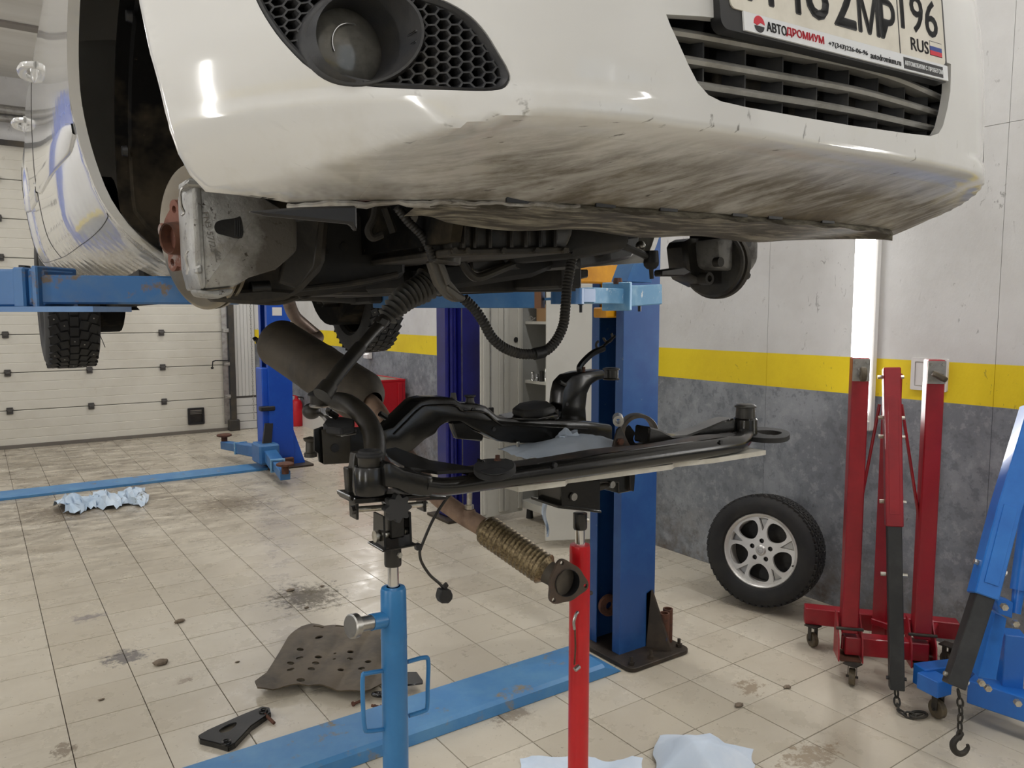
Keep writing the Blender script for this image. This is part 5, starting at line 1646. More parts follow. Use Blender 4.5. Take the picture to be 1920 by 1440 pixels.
# ================================================================== navy post standing before the cabinet
np_ = Thing('lift_post', 'dark navy lift post with ribbed edge beside the grey cabinet', 'lift post', (3.3, 5.5, 0))
M_NAVY = pm('navy_paint', srgb(24, 26, 104), 0.28, col2=srgb(30, 34, 122), ns=3, coat=0.3)
ny = 5.35
nx0, nx1 = aty(866, 800, ny).x, aty(905, 800, ny).x
np_.part('post_face', MB().box(((nx0 + nx1) / 2, ny + 0.12, 1.95), (nx1 - nx0, 0.24, 3.86), bev=0.006), M_NAVY)
nxl = aty(832, 800, ny + 0.10).x
for k, (a, b) in enumerate(((0.0, 0.36), (0.36, 0.66), (0.66, 1.0))):
    xa, xb = nxl + (nx0 - nxl) * a, nxl + (nx0 - nxl) * b
    np_.part('rib', MB().box(((xa + xb) / 2, ny + 0.14, 1.95), (xb - xa - 0.004, 0.16 + 0.02 * (k % 2), 3.86), bev=0.012), M_NAVY)
np_.part('edge_strip', MB().box((nx0 + 0.002, ny - 0.002, 1.95), (0.006, 0.01, 3.86)), M_STEEL)
np_.part('base_plate', MB().box(((nxl + nx1) / 2, ny + 0.12, 0.011), (0.42, 0.36, 0.02)), M_BASE)

# ================================================================== front subframe lowered on two stands
def PY(lst, Y): return [aty(a, b, Y) for a, b in lst]
def slaby(lst, Y, th, bev=0.004, seg=1): return MB().slab(PY(lst, Y), bev, seg, (0, th, 0))
def slabz(lst, z, th, bev=0.003): return MB().slab([atz(a, b, z) for a, b in lst], bev, 1, (0, 0, th))
def post_at(px, py, Y):
    """upright axis through a pixel at depth plane Y; returns (x, y) and metres per pixel there"""
    p = aty(px, py, Y)
    return p.x, p.y, proj(p)[2] / F
sub = Thing('subframe', 'black steel car subframe resting on two jack stands', 'subframe', (1.05, 1.3, 1.36))
# front tube
TY = 1.20
tl = [(795, 909), (845, 904), (960, 889), (1115, 873), (1250, 853), (1360, 838)]
tp = PY(tl, TY) + [aty(1388, 831, 1.215), aty(1400, 824, 1.27)]
zt = sum(p.z for p in tp[2:6]) / 4
for p in tp[1:7]: p.z = zt
tp[7].z = zt + 0.004
tube_pts = spline(tp, 6)
nT = len(tube_pts)
sub.part('front_tube', MB().tube(tube_pts, [0.0165 + 0.0055 * smooth01(0.15, 0.45, i / nT) - 0.002 * smooth01(0.75, 1, i / nT) for i in range(nT)], 20), M_BLK, label='thick black front tube')
tb = MB()
q0 = []
for p in tube_pts[8:-8]: q0 += [p]
vs, fs = [], []
for i, p in enumerate(q0):
    for dy, dz in ((-0.004, 0.021), (0.02, 0.024), (0.052, 0.020), (0.052, 0.016), (0.0, 0.016)): vs.append(p + V((0, dy, dz + 0.002 * math.sin(i * 0.7))))
for i in range(len(q0) - 1):
    for k in range(5): fs.append([i * 5 + k, i * 5 + (k + 1) % 5, (i + 1) * 5 + (k + 1) % 5, (i + 1) * 5 + k])
tb.add(vs, fs)
M_BROWN = pm('rusty_black_paint', (0.018, 0.015, 0.013), 0.45, 0.1, col2=(0.095, 0.058, 0.038), ns=9, lo=0.48, hi=0.7, bump=0.25, bs=60)
sub.part('tube_flange', tb, M_BROWN)
for (a, b) in ((1041, 872), (1352, 829)):
    c = aty(a, b, TY - 0.021)
    sub.part('tube_hole', MB().cyl(c + V((0, 0.004, 0)), c + V((0, -0.0015, 0)), 0.005, 0.005, 12), M_BLACK)
# left front mount
bx, by, mp = post_at(694, 895, 1.225)
z = lambda row: zpix(bx, by, row)
mount = sub.part('left_front_mount', MB().lathe([(31 * mp, z(924) - 0), (33 * mp, z(918)), (32 * mp, z(880)), (29 * mp, z(873)), (24 * mp, z(872))], (bx, by, 0), (0, 0, 1), 36).cyl((bx, by, z(925)), (bx, by, z(921)), 31 * mp, 31 * mp, 36), M_BLK, label='left front mount cup with bushing')
sub.part('bushing', MB().lathe([(22 * mp, z(875)), (22.5 * mp, z(856)), (24 * mp, z(853))], (bx, by, 0), (0, 0, 1), 32), M_STEEL if False else M_DUSTY, under=mount)
sub.part('bushing_flange', MB().lathe([(25 * mp, z(856)), (26 * mp, z(853)), (25 * mp, z(850)), (22 * mp, z(848)), (21 * mp, z(844)), (14 * mp, z(843)), (10 * mp, z(846)), (0.0001, z(846))], (bx, by, 0), (0, 0, 1), 32), M_RUBBER, under=mount)
sub.part('stamped_arm', slaby([(722, 868), (734, 868), (746, 874), (760, 882), (800, 891), (815, 893), (812, 932), (790, 931), (766, 927), (745, 917), (722, 914)], 1.185, 0.07, 0.006, 2), M_BLK)
sub.part('top_sheet', MB().slab([atz(718, 848, zt + 0.03), atz(742, 844, zt + 0.03), atz(806, 868, zt + 0.022), atz(885, 881, zt + 0.02), atz(960, 868, zt + 0.02), atz(965, 880, zt + 0.02), atz(820, 890, zt + 0.022), atz(758, 880, zt + 0.028), atz(733, 866, zt + 0.03)], 0, 1, (0, 0, 0.006)), M_BLK)
sub.part('side_bracket', slaby([(651, 878), (661, 878), (664, 850), (692, 846), (692, 932), (655, 935)], 1.27, 0.02, 0.002), M_DUSTY)
sub.part('side_bracket', slaby([(655, 930), (742, 926), (838, 930), (838, 938), (742, 940), (657, 940)], 1.24, 0.06, 0.002), M_BLK)
# left rear horn
hp = [aty(700, 862, 1.34), aty(703, 838, 1.37), aty(697, 806, 1.41), aty(680, 778, 1.46), aty(655, 758, 1.52), aty(630, 752, 1.56), aty(612, 750, 1.585)]
H_ = spline(hp, 5)
sub.part('left_horn', MB().tube(H_, [0.0235 + 0.002 * math.sin(i / len(H_) * 3.1) - 0.011 * smooth01(0.72, 1.0, i / len(H_)) for i in range(len(H_))], 14, flat=0.8, up=(0, 1, 0)), M_DUSTY, label='dusty curved left horn')
hx, hy, hm = post_at(601, 750, 1.60)
zz = lambda row: zpix(hx, hy, row)
hmnt = sub.part('left_rear_mount', MB().lathe([(19 * hm, zz(762)), (20 * hm, zz(741)), (21 * hm, zz(739))], (hx, hy, 0), (0, 0, 1), 28), M_DUSTY)
sub.part('bushing_flange', MB().lathe([(23 * hm, zz(741)), (23.5 * hm, zz(739)), (20 * hm, zz(735)), (13 * hm, zz(732)), (0.0001, zz(733))], (hx, hy, 0), (0, 0, 1), 28), M_RUBBER, under=hmnt)
sub.part('bushing_flange', MB().lathe([(0.0001, zz(763)), (20 * hm, zz(763)), (22 * hm, zz(760)), (20 * hm, zz(757))], (hx, hy, 0), (0, 0, 1), 28), M_STEEL, under=hmnt)
c = aty(584, 771, 1.62)
sub.part('joint_boot', MB().ball(c, (0.020, 0.020, 0.018)).tube([c + V((0.005, 0, 0)), aty(592, 783, 1.62)], [0.016, 0.006], 12), M_DUSTY)
sub.part('drop_link', MB().tube([aty(600, 776, 1.60), aty(618, 792, 1.52)], 0.0045, 8).tube([aty(611, 784, 1.55), aty(620, 794, 1.51)], 0.007, 8), M_STEEL)
sub.part('guide_finger', MB().tube(spline(PY([(618, 766), (616, 772), (626, 778), (632, 782)], 1.50), 4), 0.0065, 8), M_BLK)
sub.part('guide_finger', MB().tube(PY([(712, 775), (724, 783)], 1.44), 0.006, 8), M_BLK)
# left arm bracket with its spool bushing
lbk = sub.part('arm_bracket', slaby([(604, 806), (656, 802), (657, 868), (608, 871)], 1.42, 0.004, 0), M_DUSTY, label='boxed arm bracket')
sub.part('bracket_cheek', slaby([(590, 806), (606, 800), (608, 871), (599, 866), (597, 850), (590, 845)], 1.43, 0.006, 0), M_BLK, under=lbk)
sub.part('bracket_back', slaby([(604, 806), (690, 800), (690, 862), (608, 868)], 1.49, 0.006, 0), M_BLK, under=lbk)
c = aty(628, 840, 1.418)
sub.part('bracket_hole', MB().cyl(c, c + V((0, -0.001, 0)), 0.0085, 0.0085, 14), M_BLACK, under=lbk)
sub.part('mount_pad', slabz([(606, 806), (612, 797), (640, 793), (665, 798), (664, 812), (640, 817), (612, 814)], aty(635, 806, 1.45).z, 0.014, 0.003), M_RUBBER, under=lbk)
sub.part('mount_pad_plate', slabz([(600, 812), (640, 819), (668, 814), (668, 808), (606, 804)], aty(635, 812, 1.45).z, 0.004, 0.001), M_STEEL, under=lbk)
c = aty(582, 838, 1.50)
sub.part('spool_bushing', MB().lathe([(0.013, -0.020), (0.013, -0.012), (0.010, -0.010), (0.009, 0.010), (0.013, 0.014), (0.014, 0.018), (0.004, 0.021)], c, (0, 0, 1), 20), M_DUSTY, under=lbk)
# rear beam
top = [(718, 806), (738, 800), (760, 778), (788, 751), (808, 746), (852, 746), (867, 756), (897, 757), (914, 762), (936, 781), (956, 784), (1050, 788), (1100, 790), (1150, 797)]
bot = [(1150, 836), (1094, 833), (1046, 831), (960, 832), (936, 828), (913, 817), (888, 806), (866, 793), (838, 793), (824, 803), (819, 814), (799, 825), (774, 847), (755, 853), (730, 845), (718, 840)]
rb = sub.part('rear_beam', slaby(top + bot, 1.49, 0.075, 0.008, 2), M_BLK, label='arched black rear crossmember')
sub.part('beam_tab', slaby([(847, 793), (868, 792), (888, 806), (908, 817), (905, 828), (857, 823)], 1.485, 0.02, 0.003), M_BLK, under=rb)
# pressed ridge that follows the upper edge
rg = [aty(a, b + 14, 1.489) for a, b in top[1:-1]]
sub.part('pressed_ridge', MB().tube(spline(rg, 4), 0.0045, 8, flat=0.5), M_BLK, under=rb)
c = aty(850, 743, 1.52)
sub.part('beam_stud', MB().tube([c + V((0, 0, -0.008)), c + V((0, 0, 0.008))], [0.009, 0.006], 8), M_BLK, under=rb)
bx2, by2, m2 = post_at(881, 750, 1.52)
sub.part('beam_bushing', MB().lathe([(10 * m2, zpix(bx2, by2, 757)), (8 * m2, zpix(bx2, by2, 752)), (8 * m2, zpix(bx2, by2, 745)), (11 * m2, zpix(bx2, by2, 743)), (11 * m2, zpix(bx2, by2, 741)), (0.0001, zpix(bx2, by2, 741))], (bx2, by2, 0), (0, 0, 1), 20), M_DUSTY, under=rb)
for (a, b) in ((888, 768), (926, 805), (873, 770)):
    c = aty(a, b, 1.489)
    sub.part('beam_hole', MB().cyl(c, c + V((0, -0.001, 0)), 0.005, 0.005, 12), M_BLACK, under=rb)
zpad = aty(1004, 776, 1.53).z
sub.part('mount_pad', slabz([(960, 779), (971, 770), (1000, 764), (1028, 766), (1042, 776), (1020, 783), (980, 785)], zpad, 0.020, 0.005), M_RUBBER, under=rb)
sub.part('mount_pad_plate', slabz([(935, 781), (970, 773), (1036, 772), (1046, 781), (1010, 788), (950, 787)], zpad - 0.004, 0.005, 0.001), M_BLK, under=rb)
c = aty(971, 828, 1.485)
sub.part('drain_pin', MB().tube([c, c + V((0, 0, -0.012))], 0.004, 8), M_STEEL, under=rb)
# right rear horn
rh = sub.part('right_horn', slaby([(1052, 795), (1054, 760), (1056, 738), (1061, 717), (1073, 704), (1092, 698), (1135, 693), (1136, 711), (1122, 714), (1110, 722), (1103, 738), (1100, 765), (1102, 797)], 1.54, 0.06, 0.008, 2), M_BLK, label='upright right horn')
rx, ry, rm = post_at(1146, 702, 1.58)
zr = lambda row: zpix(rx, ry, row)
rmn = sub.part('right_rear_mount', MB().lathe([(0.0001, zr(712)), (15 * rm, zr(712)), (16 * rm, zr(710)), (13 * rm, zr(708)), (13 * rm, zr(694)), (16 * rm, zr(693)), (16 * rm, zr(691)), (11 * rm, zr(689)), (0.0001, zr(689))], (rx, ry, 0), (0, 0, 1), 26), M_DUSTY)
sub.part('horn_stud', MB().tube(PY([(1049, 717), (1060, 722)], 1.54), 0.006, 8), M_BLK, under=rh)
c = aty(1063, 758, 1.539)
sub.part('horn_hole', MB().cyl(c, c + V((0, -0.001, 0)), 0.0045, 0.0045, 12), M_BLACK, under=rh)
lk = sub.part('link_rod', MB().tube(spline(PY([(1088, 697), (1087, 688), (1096, 676), (1112, 662), (1132, 653)], 1.55), 5), 0.0085, 10), M_BLK, label='black rod with clip above the right horn')
sub.part('rod_bolt', MB().tube(PY([(1094, 698), (1094, 688)], 1.545), 0.005, 8), M_RUST, under=lk)
sub.part('rod_clip', MB().torus(aty(1124, 647, 1.55), (0.3, 1, 0), 0.010, 0.0035, 14, 6, a0=2.2, a1=6.0), M_GRIME, under=lk)
sub.part('rod_clip', MB().torus(aty(1140, 632, 1.56), (0.3, 1, 0), 0.013, 0.0035, 14, 6, a0=0.8, a1=4.6), M_GRIME, under=lk)
sub.part('clip_stem', MB().tube(PY([(1128, 652), (1144, 638), (1153, 630)], 1.555), 0.004, 8), M_BLK, under=lk)
# torque mount ring
tc = aty(1196, 810, 1.34)
tax = V((-0.55, -0.80, 0.06)).normalized()
M_MOUNT = pm('torque_mount', (0.07, 0.06, 0.05), 0.45, 0.4, col2=(0.12, 0.10, 0.08), ns=8)
tm = sub.part('torque_mount', MB().lathe([(0.036, -0.032), (0.044, -0.032), (0.045, -0.028), (0.045, 0.028), (0.044, 0.032), (0.036, 0.032)], tc, tax, 40, close=True), M_MOUNT, label='round torque mount')
sub.part('mount_rubber', MB().lathe([(0.014, -0.02), (0.036, -0.012), (0.036, 0.012), (0.014, 0.02)], tc + V((0, 0, -0.014)), tax, 30, close=True, a0=0.6, a1=4.4), M_RUBBER, under=tm)
ec = aty(1159, 790, 1.30)
sub.part('mount_eye', MB().lathe([(0.006, -0.03), (0.0125, -0.03), (0.0125, 0.03), (0.006, 0.03)], ec + V((0.02, 0.022, 0)), V((-0.66, -0.75, 0)), 20, close=True), M_STEEL, under=tm)
sub.part('mount_plate', slaby([(1150, 838), (1158, 806), (1164, 800), (1182, 836)], 1.28, 0.006, 0.001), M_BROWN, under=tm)
c = aty(1163, 828, 1.278)
sub.part('mount_nut', MB().hexa(c, (0, 1, 0), 0.008, 0.01), M_RUST, under=tm)
# right front corner
rf = sub.part('right_arm', slaby([(1218, 800), (1240, 806), (1262, 818), (1290, 816), (1330, 801), (1358, 789), (1378, 784), (1382, 810), (1300, 826), (1255, 834), (1215, 832)], 1.27, 0.05, 0.004), M_BLK)
fx_, fy_, fm = post_at(1397, 790, 1.27)
zf = lambda row: zpix(fx_, fy_, row)
rc = sub.part('right_front_mount', MB().lathe([(23 * fm, zf(812)), (22 * fm, zf(786)), (19 * fm, zf(783))], (fx_, fy_, 0), (0, 0, 1), 30), M_BLK, label='right front mount cup with bushing')
sub.part('bushing', MB().lathe([(18 * fm, zf(786)), (17 * fm, zf(764)), (20 * fm, zf(763)), (20 * fm, zf(761)), (16 * fm, zf(758)), (10 * fm, zf(757)), (0.0001, zf(758))], (fx_, fy_, 0), (0, 0, 1), 30), M_DUSTY, under=rc)
zp = aty(1420, 818, 1.25).z
po = spl2([(1336, 809), (1370, 803), (1420, 804), (1462, 808), (1481, 816), (1470, 825), (1430, 826), (1380, 819)], 4)
ph = spl2([(1418, 812), (1445, 811), (1466, 815), (1455, 820), (1430, 818)], 4)
pl = [atz(a, b, zp) for a, b in po]; hl = [atz(a, b, zp) for a, b in ph]
sub.part('right_lug_plate', MB().prism([(p.x, p.y) for p in pl], (0, 0, zp), (1, 0, 0), (0, 1, 0), 0.012, [[(p.x, p.y) for p in hl]]), M_RUBBER)
zp = aty(925, 888, 1.16).z
po = spl2([(888, 884), (905, 874), (945, 873), (965, 879), (963, 894), (930, 904), (896, 898)], 4)
lug = sub.part('left_lug_plate', MB().slab([atz(a, b, zp) for a, b in po], 0.003, 1, (0, 0, 0.014)), M_RUBBER)
ph = spl2([(905, 882), (940, 879), (952, 884), (930, 891), (908, 888)], 3)
sub.part('lug_recess', MB().slab([atz(a, b, zp + 0.0148) for a, b in ph], 0.0, 1, (0, 0, 0.001)), M_BLACK, under=lug)
for x in (907, 959):
    sub.part('lug_cheek', slaby([(x - 3, 884), (x - 2, 862), (x + 3, 864), (x + 4, 884)], 1.20, 0.02, 0.001), M_BLK, under=lug)
c = aty(933, 872, 1.20)
sub.part('lug_bolt', MB().tube([c + V((0, 0, -0.012)), c + V((0, 0, 0.012))], [0.008, 0.007], 8).tube([c + V((0, 0, 0.012)), c + V((0, 0, 0.019))], 0.0045, 8), M_RUST, under=lug)

# ================================================================== white board under the tube
M_BOARD = pm('white_board', srgb(205, 201, 190), 0.6, col2=srgb(180, 174, 160), ns=12)
zb_t = zt - 0.0225
bl = [(972, 919), (1060, 908), (1064, 903), (1150, 892), (1260, 877), (1265, 873), (1340, 865), (1436, 850)]
near = [atz(a, b, zb_t - 0.008) for a, b in bl]
back_ = [p + V((-0.01, 0.17, 0)) for p in reversed(near)]
bd = MB().slab([p - V((0, 0, 0.004)) for p in near + back_], 0.0, 1, (0, 0, 0.0115))
single('packing_board', bd, M_BOARD, 'thin white board packed under the black front tube', 'board')
bz0 = zb_t - 0.008

# ================================================================== jack stands
M_STBLUE = pm('stand_blue', srgb(44, 110, 164), 0.32, col2=srgb(58, 124, 176), ns=5, spot=(0.10, 0.075, 0.06), ss=30, slo=0.70, shi=0.74)
M_STRED = pm('stand_red', srgb(196, 18, 28), 0.30, col2=srgb(180, 14, 24), ns=4, coat=0.2)
sx, sy, sm = post_at(737, 1080, 1.262)
zs = lambda row: zpix(sx, sy, row)
bs = Thing('jack_stand', 'blue telescopic jack stand with side handles under the subframe', 'jack stand', (sx, sy, 0))
def stand_base(t, x, y, mat):
    b = t.part('base', MB().cyl((x, y, 0.085), (x, y, 0.10), 0.07, 0.07, 24), mat)
    for k in range(4):
        a = math.pi / 4 + k * math.pi / 2
        d = V((math.cos(a), math.sin(a), 0))
        t.part('leg', MB().beam(V((x, y, 0.085)) + d * 0.02, V((x, y, 0.075)) + d * 0.26, 0.05, 0.03, bev=0.003), mat)
        e = V((x, y, 0)) + d * 0.255
        ca = t.part('caster', MB().lathe([(0.0001, -0.012), (0.026, -0.012), (0.028, -0.008), (0.028, 0.008), (0.026, 0.012), (0.0001, 0.012)], e + V((0, 0, 0.0285)), V((-d.y, d.x, 0)), 20), M_CASTER)
        t.part('caster_fork', MB().box(e + V((0, 0, 0.05)), (0.02, 0.03, 0.02)), M_STEEL, under=ca)
stand_base(bs, sx, sy, M_STBLUE)
bs.part('main_tube', MB().tube([(sx, sy, 0.09), (sx, sy, zs(1192))], 24.5 * sm, 32), M_STBLUE)
bs.part('top_collar', MB().lathe([(24.5 * sm, zs(1198)), (25 * sm, zs(1195)), (24.5 * sm, zs(1190)), (24 * sm, zs(1106)), (22 * sm, zs(1101)), (13 * sm, zs(1099))], (sx, sy, 0), (0, 0, 1), 32), M_STBLUE)
bs.part('ram', MB().tube([(sx, sy, zs(1110)), (sx, sy, zs(1050))], 10.5 * sm, 24), M_CHROME, label='polished ram')
hd = bs.part('head_socket', MB().lathe([(15.5 * sm, zs(1060)), (16.2 * sm, zs(1057)), (16.2 * sm, zs(1026)), (0.0001, zs(1026))], (sx, sy, 0), (0, 0, 1), 28), M_BLK)
c = V((sx, sy, zs(1038))) + V((0.35, -0.94, 0)).normalized() * (16.5 * sm)
bs.part('socket_bolt', MB().hexa(c, (0.3, -0.95, 0), 0.0055, 0.007), M_ZINC, under=hd)
zt0 = zs(1022)
fk = bs.part('fork_base', MB().slab([V((sx - 0.034, sy - 0.030, zt0)), V((sx + 0.034, sy - 0.030, zt0)), V((sx + 0.034, sy + 0.035, zt0)), V((sx - 0.034, sy + 0.035, zt0))], 0.001, 1, (0, 0, 0.004)), M_BLK, label='black fork head')
for s in (-1, 1):
    bs.part('fork_cheek', MB().slab([V((sx + s * 0.024, sy - 0.024, zt0)), V((sx + s * 0.024, sy + 0.024, zt0)), V((sx + s * 0.024, sy + 0.020, zt0 + 0.062)), V((sx + s * 0.024, sy - 0.020, zt0 + 0.062))], 0, 1, (0.004 * s, 0, 0)), M_BLK, under=fk)
bs.part('fork_pin', MB().tube([(sx - 0.035, sy, zt0 + 0.022), (sx + 0.032, sy, zt0 + 0.022)], 0.007, 14).tube([(sx - 0.036, sy, zt0 + 0.022), (sx - 0.031, sy, zt0 + 0.022)], 0.011, 14), M_ZINC, under=fk)
bs.part('tilt_block', MB().box((sx + 0.004, sy, zt0 + 0.045), (0.030, 0.03, 0.06), bev=0.003), M_BLK, under=fk)
# star knob facing the camera
kx = [((0.0225 + 0.0035 * math.cos(8 * t)) * math.cos(t), (0.0225 + 0.0035 * math.cos(8 * t)) * math.sin(t)) for t in [2 * math.pi * i / 64 for i in range(64)]]
kc = aty(744, 952, sy - 0.05)
bs.part('star_knob', MB().prism(kx, kc, (1, 0, 0), (0, 0, 1), 0.016), pm('knob_black', (0.028, 0.028, 0.029), 0.6), under=fk, label='star-shaped black knob')
bs.part('knob_shaft', MB().tube([kc, kc + V((0, 0.05, 0))], 0.006, 12), M_BLK, under=fk)
hz = zpix(sx, sy, 946)
yoke = bs.part('tilt_rod', MB().tube([aty(660, 956, sy - 0.005), aty(800, 945, sy - 0.005)], 0.0055, 12), M_ZINC)
bs.part('rod_nut', MB().hexa(aty(662, 956, sy - 0.005), (1, 0, 0), 0.008, 0.008), M_BLK, under=yoke)
for px, r0, r1 in ((670, 936, 975), (797, 928, 960)):
    bs.part('saddle_cheek', slaby([(px - 4, r0), (px + 3, r0), (px + 3, r1), (px - 2, r1)], sy - 0.012, 0.03, 0.001), M_BLK, under=yoke)
bs.part('saddle', slaby([(664, 934), (808, 926), (808, 934), (664, 946)], sy - 0.03, 0.07, 0.002), M_BLK, under=yoke)
# clamp knob at the side
k0, k1 = aty(714, 1163, sy - 0.005), aty(655, 1175, sy - 0.02)
dk = (k1 - k0)
cl_ = bs.part('clamp_screw', MB().tube([k0 + dk * -0.1, k0 + dk * 0.32], 0.0150, 20), M_STBLUE)
bs.part('clamp_sleeve', MB().tube([k0 + dk * 0.3, k0 + dk * 0.78], 0.0135, 20), M_STEEL, under=cl_)
bs.part('clamp_knob', MB().lathe([(0.0001, 0), (0.019, 0), (0.0215, 0.002), (0.0215, 0.013), (0.019, 0.015), (0.0001, 0.015)], k0 + dk * 0.76, dk, 28), M_STEEL, under=cl_, label='knurled steel knob')
for pts in ([(722, 1257), (688, 1263), (680, 1270), (681, 1330), (684, 1364), (690, 1371), (724, 1367)], [(764, 1241), (795, 1233), (803, 1240), (802, 1290), (801, 1325), (795, 1333), (767, 1342)]):
    bs.part('side_handle', MB().tube(spline(PY(pts, sy), 4), 0.0042, 10), M_STBLUE)
rx2, ry2, rm2 = post_at(1087, 1060, 1.345)
zq = lambda row: zpix(rx2, ry2, row)
rs = Thing('jack_stand', 'red telescopic jack stand beneath the white board', 'jack stand', (rx2, ry2, 0))
stand_base(rs, rx2, ry2, M_STRED)
rs.part('main_tube', MB().lathe([(19.6 * rm2, 0.09), (19.6 * rm2, zq(1028)), (18.5 * rm2, zq(1021)), (9 * rm2, zq(1020))], (rx2, ry2, 0), (0, 0, 1), 32), M_STRED)
rs.part('ram', MB().tube([(rx2, ry2, zq(1024)), (rx2, ry2, zq(985))], 9.3 * rm2, 24), M_CHROME, label='polished ram')
hs = rs.part('head_socket', MB().lathe([(12 * rm2, zq(992)), (13.2 * rm2, zq(989)), (13.2 * rm2, zq(962)), (0.0001, zq(961))], (rx2, ry2, 0), (0, 0, 1), 28), M_BLK)
rs.part('socket_bolt', MB().hexa(V((rx2 + 13.5 * rm2, ry2 - 0.004, zq(976))), (1, -0.3, 0), 0.006, 0.008), M_ZINC, under=hs)
hb_ = rs.part('head_box', slaby([(1050, 905), (1126, 900), (1126, 958), (1120, 962), (1052, 950)], ry2 - 0.045, 0.085, 0.002), M_BLK, label='black head box')
rs.part('head_tray', slaby([(1046, 948), (1128, 958), (1128, 962), (1046, 953)], ry2 - 0.055, 0.10, 0.001), M_BLK, under=hb_)
c = aty(1074, 931, ry2 - 0.048)
rs.part('head_bolt', MB().cyl(c, c + V((0, -0.006, 0)), 0.0085, 0.0085, 18), M_STEEL, under=hb_)
rs.part('tilt_rod', MB().tube(PY([(1095, 922), (1145, 908)], ry2 - 0.03), 0.0075, 12), M_GRIME, under=hb_)
rs.part('saddle', slaby([(1095, 896), (1192, 890), (1190, 920), (1160, 926), (1160, 905), (1095, 906)], ry2 - 0.04, 0.08, 0.002), M_BLK, under=hb_)
c = aty(1146, 908, ry2 - 0.042)
rs.part('saddle_bolt', MB().cyl(c, c + V((0, -0.006, 0)), 0.008, 0.008, 16), M_STEEL, under=hb_)
rs.part('saddle_cheek', slaby([(1181, 892), (1190, 890), (1189, 922), (1182, 920)], ry2 - 0.05, 0.1, 0.001), M_BLK, under=hb_)
rs.part('bent_rod', MB().tube(spline(PY([(1084, 1147), (1080, 1152), (1076, 1165), (1077, 1180)], ry2 - 0.03), 4), 0.0035, 8), M_STEEL)
rs.part('rod_stub', MB().tube(PY([(1086, 1249), (1078, 1256)], ry2 - 0.028), 0.0055, 8), M_STEEL)
rs.part('rust_streak', MB().tube(PY([(1078, 1180), (1079, 1215), (1077, 1246)], ry2 - 19.7 * rm2 + 0.001), 0.0022, 6), M_RUST)
rs.part('side_screw', MB().hexa(aty(1107, 1112, ry2), (1, 0, 0), 0.005, 0.008), M_BLACK)

# ================================================================== exhaust pipe hanging from the car
ex = Thing('exhaust_pipe', 'rusty car exhaust hanging down with flex joint and open flange', 'exhaust', (1.0, 1.9, 1.1))
M_EXH = pm('exhaust_dusty', (0.085, 0.070, 0.052), 0.7, 0.15, col2=(0.035, 0.029, 0.023), ns=6, bump=0.3, bs=70)
M_EXR = pm('exhaust_rust', (0.27, 0.18, 0.125), 0.75, 0.1, col2=(0.12, 0.072, 0.048), ns=12, bump=0.3, bs=90)
m0, m1 = aty(523, 643, 2.46), aty(690, 752, 2.02)
da = (m1 - m0).normalized()
L_ = (m1 - m0).length
r0 = 46 * proj(m0)[2] / F
r1 = 44 * proj(m1)[2] / F
ex.part('muffler', MB().lathe([(0.02, -0.02), (r0 * 0.7, -0.018), (r0 * 0.96, -0.004), (r0, 0.008), (r0 * 0.985, 0.012), (r0 * 0.98, L_ * 0.45), (r0 * 1.0, L_ * 0.46), (r0 * 1.0, L_ * 0.5), (r0 * 0.98, L_ * 0.51), (r0 * 0.97, L_ * 0.93), (r0 * 0.8, L_ * 0.99), (0.035, L_ + 0.02)], m0, da, 40), M_EXH, label='long dusty muffler')
pp_ = [m1 - da * 0.05, m1 + da * 0.03, aty(735, 812, 1.86), aty(775, 872, 1.74), aty(815, 925, 1.64), aty(862, 962, 1.56), aty(905, 988, 1.50)]
ex.part('front_pipe', MB().tube(spline(pp_, 6), 0.0225, 18), M_EXR)
f0, f1 = aty(905, 988, 1.50), aty(1030, 1074, 1.33)
M_BRAID = pm('steel_braid', (0.27, 0.21, 0.12), 0.4, 0.75, col2=(0.11, 0.08, 0.045), ns=160, lo=0.42, hi=0.6, bump=0.25, bs=300)
fx = MB()
n = 92
P, R__ = [], []
for i in range(n + 1):
    t = i / n
    P.append(f0.lerp(f1, t))
    e = smooth01(0, 0.08, t) * smooth01(1, 0.92, t)
    R__.append(0.024 + e * (0.0118 + 0.0010 * math.cos(i * math.pi / 2.5)))
ex.part('flex_joint', fx.tube(P, R__, 28), M_BRAID, label='braided flex joint')
df = (f1 - f0).normalized()
e1 = f1 + df * 0.035
ex.part('outlet_pipe', MB().tube([f1 - df * 0.01, f1 + df * 0.012, e1], [0.027, 0.024, 0.025], 24), M_EXH)
fn = V((-0.20, -0.97, 0.06)).normalized()
fc = aty(1062, 1092, 1.285)
fs_ = (V((0, 0, 1)) - fn * fn.z).normalized(); fq = fn.cross(fs_)
tri = []
for k in range(72):
    a = 2 * math.pi * k / 72
    tri.append((a, 0.0415 + 0.013 * max(0, math.cos(1.5 * ((a - 0.25 + math.pi * 2 / 6) % (2 * math.pi / 3) - math.pi / 3))) ** 6))
tri2 = [(r_ * math.cos(a), r_ * math.sin(a)) for a, r_ in tri]
hs_ = [circ(0.047 * math.cos(0.25 + k * 2 * math.pi / 3), 0.047 * math.sin(0.25 + k * 2 * math.pi / 3), 0.0048, 12) for k in range(3)]
M_FLANGE = pm('flange_rust', (0.075, 0.055, 0.042), 0.55, 0.4, col2=(0.13, 0.085, 0.06), ns=14, bump=0.2, bs=90)
fl_ = ex.part('flange', MB().prism(tri2, fc, fs_, fq, 0.009, hs_ + [circ(0, 0, 0.0295, 28)]), M_FLANGE, label='three-hole flange')
ex.part('flange_bore', MB().lathe([(0.0305, 0.006), (0.0295, 0.006), (0.0285, -0.045), (0.0001, -0.047)], fc, fn, 28), M_BLACK, under=fl_)
